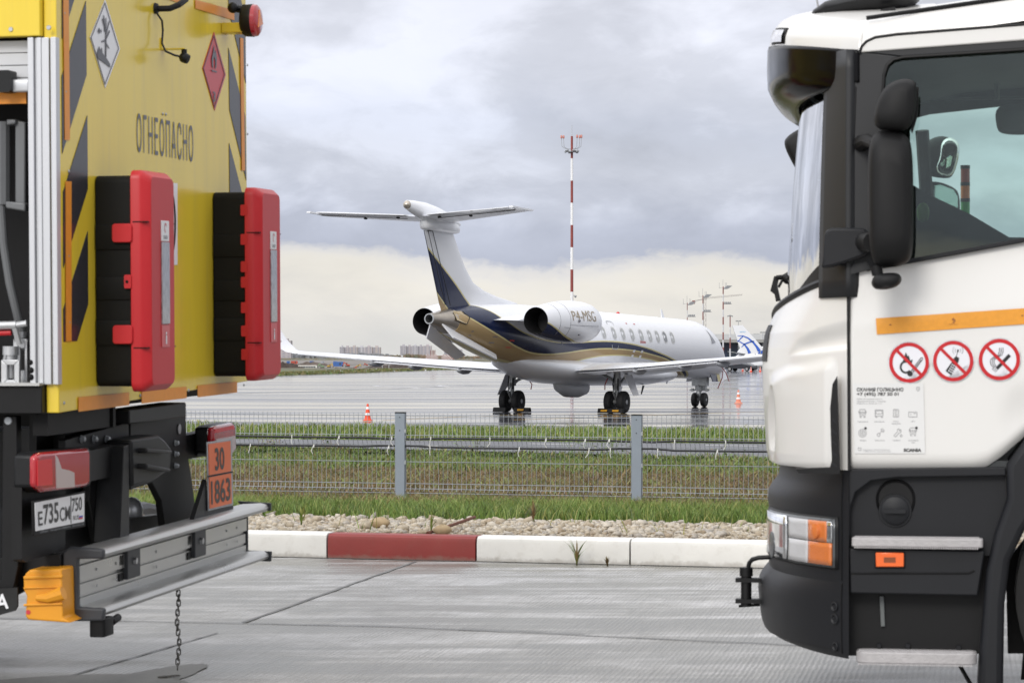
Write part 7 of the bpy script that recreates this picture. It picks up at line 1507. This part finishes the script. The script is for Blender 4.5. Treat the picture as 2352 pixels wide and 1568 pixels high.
# --- mirrors
def pillow(m, pts, w, th, rings=((.55, 0), (.82, .10), (.93, .28), (.97, .5), (.95, .74), (.86, .92), (.78, 1))):
    c = Vector((sum(p[0] for p in pts) / len(pts), sum(p[1] for p in pts) / len(pts)))
    def sm(ps): 
        out = []
        for i in range(len(ps)): a_, b2 = Vector(ps[i]), Vector(ps[(i + 1) % len(ps)]); out += [a_ * .75 + b2 * .25, a_ * .25 + b2 * .75]
        return out
    q = sm(sm([Vector(p) for p in pts])); m.loft([[P(*(c + (v - c) * s_), w + th * t_) for v in q] for s_, t_ in rings])
mir = material('mirror_shell', (.005, .005, .0055), .6, spec=.3, bump=.05, bscale=300, var=.1); mglass = material('mirror_glass', (.85, .86, .87), .02, 1.0)
m = MB(); pillow(m, [(2004, 300), (2040, 290), (2090, 305), (2099, 360), (2100, 500), (2099, 590), (2080, 615), (2020, 622), (2000, 600), (1993, 540), (1991, 420), (1993, 340)], -.30, .16); mm = wb(m, 'mirror', mir, smooth=60)
m = MB(); pillow(m, [(2020, 215), (2040, 190), (2075, 178), (2100, 182), (2108, 196), (2105, 260), (2090, 300), (2060, 304), (2015, 300), (2004, 280), (2008, 250)], -.30, .15); m2 = wb(m, 'mirror', mir, smooth=60); m2['label'] = 'upper wide-angle mirror housing'
m = MB(); pillow(m, [(2002, 640), (2012, 628), (2060, 624), (2073, 636), (2070, 652), (2050, 664), (2012, 667), (2000, 655)], -.29, .14); m.tube([P(2012, 610, -.22), P(2016, 632, -.22)], .02, 10); m3 = wb(m, 'kerb_mirror', mir, smooth=60)
m = MB(); m.tube([P(2022, 330, -.22), P(2032, 310, -.22), P(2042, 290, -.22)], .022, 10); wb(m, 'mirror_arm', mir); m = MB(); m.tube([P(1978, 330, .0), P(1992, 322, -.08), P(2010, 330, -.2)], [.03, .024, .02], 10); wb(m, 'mirror_arm', mir); m = MB(); m.tube([P(1985, 556, -.03), P(2005, 556, -.2)], .035, 12); wb(m, 'mirror_arm', mir)
m = MB(); wpoly(m, [(2102, 200), (2110, 200), (2108, 262), (2095, 305), (2092, 300), (2101, 262)], -.18, .05); wb(m, 'mirror_rim', trim_black, m2)
# --- seen through the glass: lining, far door, far mirrors, dashboard
m = MB(); wpoly(m, [(2015, 100), (2700, 40), (2700, 222), (2352, 238), (2135, 262), (2105, 270), (2090, 300), (2090, 420), (1990, 420)], 2.36, .03); wpoly(m, [(1960, 420), (2095, 424), (2142, 452), (2225, 490), (2318, 545), (2700, 548), (2700, 1000), (1960, 1000)], 2.36, .03); wb(m, 'far_door', inner)
m = MB(); m.loft([[Vector((x, y, z)) for x, z in ((-.10, 1.50), (.0, 1.60), (.25, 1.64), (.40, 1.55), (.40, 1.2))] for y in (.35, 2.1)], False, False); wb(m, 'dashboard', inner, smooth=30)
m = MB(); m.loft([[Vector((x, y, z)) for x, z in ((.03, 2.42), (.4, 2.50), (1.5, 2.58))] for y in (.06, 2.34)], False, False); wb(m, 'headlining', inner)
m = MB(); m.box((1.52, 1.2, 1.75), (.04, 2.36, 1.75)); wb(m, 'rear_wall', wp); m = MB(); m.box((.72, 1.2, .96), (1.5, 2.3, .04)); wb(m, 'cab_floor', inner)
xd = P(2700, 700).x
for yy_ in (.0, 2.36):
    m = MB(); m.box(((xd + 1.54) / 2 + .004, yy_ + .018, 1.80), (1.54 - xd, .035, 1.62)); wb(m, 'rear_quarter_panel', wp, bevel=.006)
m = MB(); m.loft([[Vector((x, 1.2 + 1.15 * s_ * math.cos(t_), 1.75 + .80 * s_ * math.sin(t_))) for t_ in np.linspace(0, 2 * math.pi, 41)[:-1]] for x, s_ in ((1.85, .6), (1.90, .9), (2.0, 1.0), (7.2, 1.0), (7.3, .9), (7.35, .6))]); wb(m, 'tank', wp, smooth=50)
m = MB(); m.box((4.0, .75, .82), (6.4, .10, .28)); m.box((4.0, 1.65, .82), (6.4, .10, .28)); wb(m, 'chassis_frame', cab_dark)
for wx_ in (5.2, 6.5):
    for yy_, o_ in ((.25, -1), (2.15, 1)):
        m = MB(); m.lathe([(.15, .30), (.15, .42), (.12, .5), (-.12, .5), (-.15, .42), (-.15, .30)], (wx_, yy_, .5), (0, o_, 0), 40, caps=False); wl_ = wb(m, 'wheel', rubber, smooth=50)
        m = MB(); m.lathe([(.10, .30), (.08, .27), (-.05, .25), (-.08, .12), (.02, .11), (.03, .0)], (wx_, yy_, .5), (0, o_, 0), 28, caps=False); wb(m, 'rim', steel, wl_, smooth=40)
for yy in (.55, 1.85):
    m = MB(); m.rbox((.95, yy - .25, 1.25), (1.40, yy + .25, 1.38), .05, 2); m.rbox((1.30, yy - .25, 1.35), (1.44, yy + .25, 2.0), .05, 1); wb(m, 'seat', inner, bevel=.03)
m = MB(); pillow(m, [(2283, 245), (2330, 236), (2400, 236), (2405, 300), (2360, 312), (2300, 310), (2287, 296)], 1.6, .06); wb(m, 'sun_blind', material('blind_grey', (.12, .13, .125), .6), smooth=60)
m = MB(); pillow(m, [(1798, 331), (1806, 312), (1846, 288), (1872, 330), (1860, 406), (1840, 408), (1818, 374)], 2.55, .12); wb(m, 'far_mirror', mir, smooth=60)
m = MB(); pillow(m, [(2110, 350), (2132, 318), (2170, 308), (2205, 330), (2205, 360), (2190, 408), (2170, 412), (2130, 406), (2112, 390)], 2.60, .14); f2 = wb(m, 'far_mirror', mir, smooth=60); m = MB(); pillow(m, [(2160, 326), (2180, 312), (2203, 324), (2206, 355), (2190, 406), (2165, 408), (2146, 390), (2158, 360)], 2.55, .06); wb(m, 'mirror_glass', mglass, f2, smooth=60)
m = MB(); pillow(m, [(2118, 420), (2150, 414), (2195, 430), (2206, 450), (2206, 500), (2120, 500)], 2.62, .12); f3 = wb(m, 'far_mirror', mir, smooth=60); m = MB(); wpoly(m, [(2137, 428), (2160, 424), (2190, 436), (2200, 452), (2200, 478), (2140, 450)], 2.60, .01); wb(m, 'mirror_glass', mglass, f3, smooth=0)
m = MB(); m.tube([P(2118, 300, 2.5), P(2126, 420, 2.55), P(2130, 500, 2.5)], .03, 8); wb(m, 'mirror_arm', mir)
m = MB(); m.box((.75, 2.33, P(2250, 226, 2.33).z), (1.3, .02, .012)); m.tube([P(2290, 130, 1.9), P(2290, 228, 2.1)], .012, 6); wb(m, 'lining_seam', material('seam_grey', (.16, .17, .17), .6))
m = MB(); pillow(m, [(2106, 470), (2124, 462), (2136, 478), (2134, 508), (2112, 512), (2104, 495)], 1.9, .1); wb(m, 'safety_vest', material('vest_green', (.14, .35, .03), .7), smooth=60)
o = empty('signal_tower', F2.M @ Vector((P(2217, 490, 2.9).x, 2.9, 1.5)), 'red, orange and green signal light tower seen through the window of the white truck', 'signal light'); inv = o.matrix_world.inverted() @ F2.M
def seg_(y0_, y1_, mat, nm, r=.021): m = MB(); m.lathe([(0, r), ((P(2217, y0_, 2.9) - P(2217, y1_, 2.9)).length, r)], P(2217, y1_, 2.9), (0, 0, 1), 18); m.build(nm, mat, o, xf=inv)
seg_(380, 388, trim_black, 'cap', .022); seg_(388, 419, material('signal_red', (.28, .03, .015), .25), 'red_lens'); seg_(419, 427, trim_black, 'collar', .022); seg_(427, 456, material('signal_orange', (.60, .16, .02), .25), 'orange_lens'); seg_(456, 464, trim_black, 'collar', .022); seg_(464, 496, material('signal_green', (.02, .28, .06), .25), 'green_lens'); seg_(496, 545, trim_black, 'base', .018)
# small parts on the nose
m = MB(); m.prism([P(1769, 668, 1.1), P(1778, 634, 1.1), (P(1788, 634, 1.1)), P(1784, 656, 1.1), P(1792, 690, 1.1), P(1782, 692, 1.1), P(1779, 676, 1.1)], (0, .05, 0)); m.tube([P(1783, 638, 1.1), P(1800, 636, 1.1), P(1814, 628, 1.1)], .010, 6); m.tube([P(1788, 660, 1.1), P(1796, 645, 1.1), P(1806, 634, 1.1)], .006, 6); m.ball(P(1809, 640, 1.1), .022, 10, 7); wb(m, 'front_mirror_stay', trim_black)
m = MB(); w_ = .75; m.tube([P(1800, 1277, w_), P(1742, 1280, w_), P(1728, 1284, w_), P(1721, 1292, w_), P(1718, 1306, w_)], .009, 8); m.tube([P(1714, 1304, w_), P(1714, 1392, w_)], .021, 12); m.tube([P(1714, 1302, w_), P(1714, 1322, w_)], .026, 12)
for y in (1331, 1379): m.box(P(1720, y, w_), (.10, .05, .016))
m.tube([P(1697, 1391, w_), P(1745, 1388, w_)], .006, 6); wb(m, 'towing_pin', trim_black)
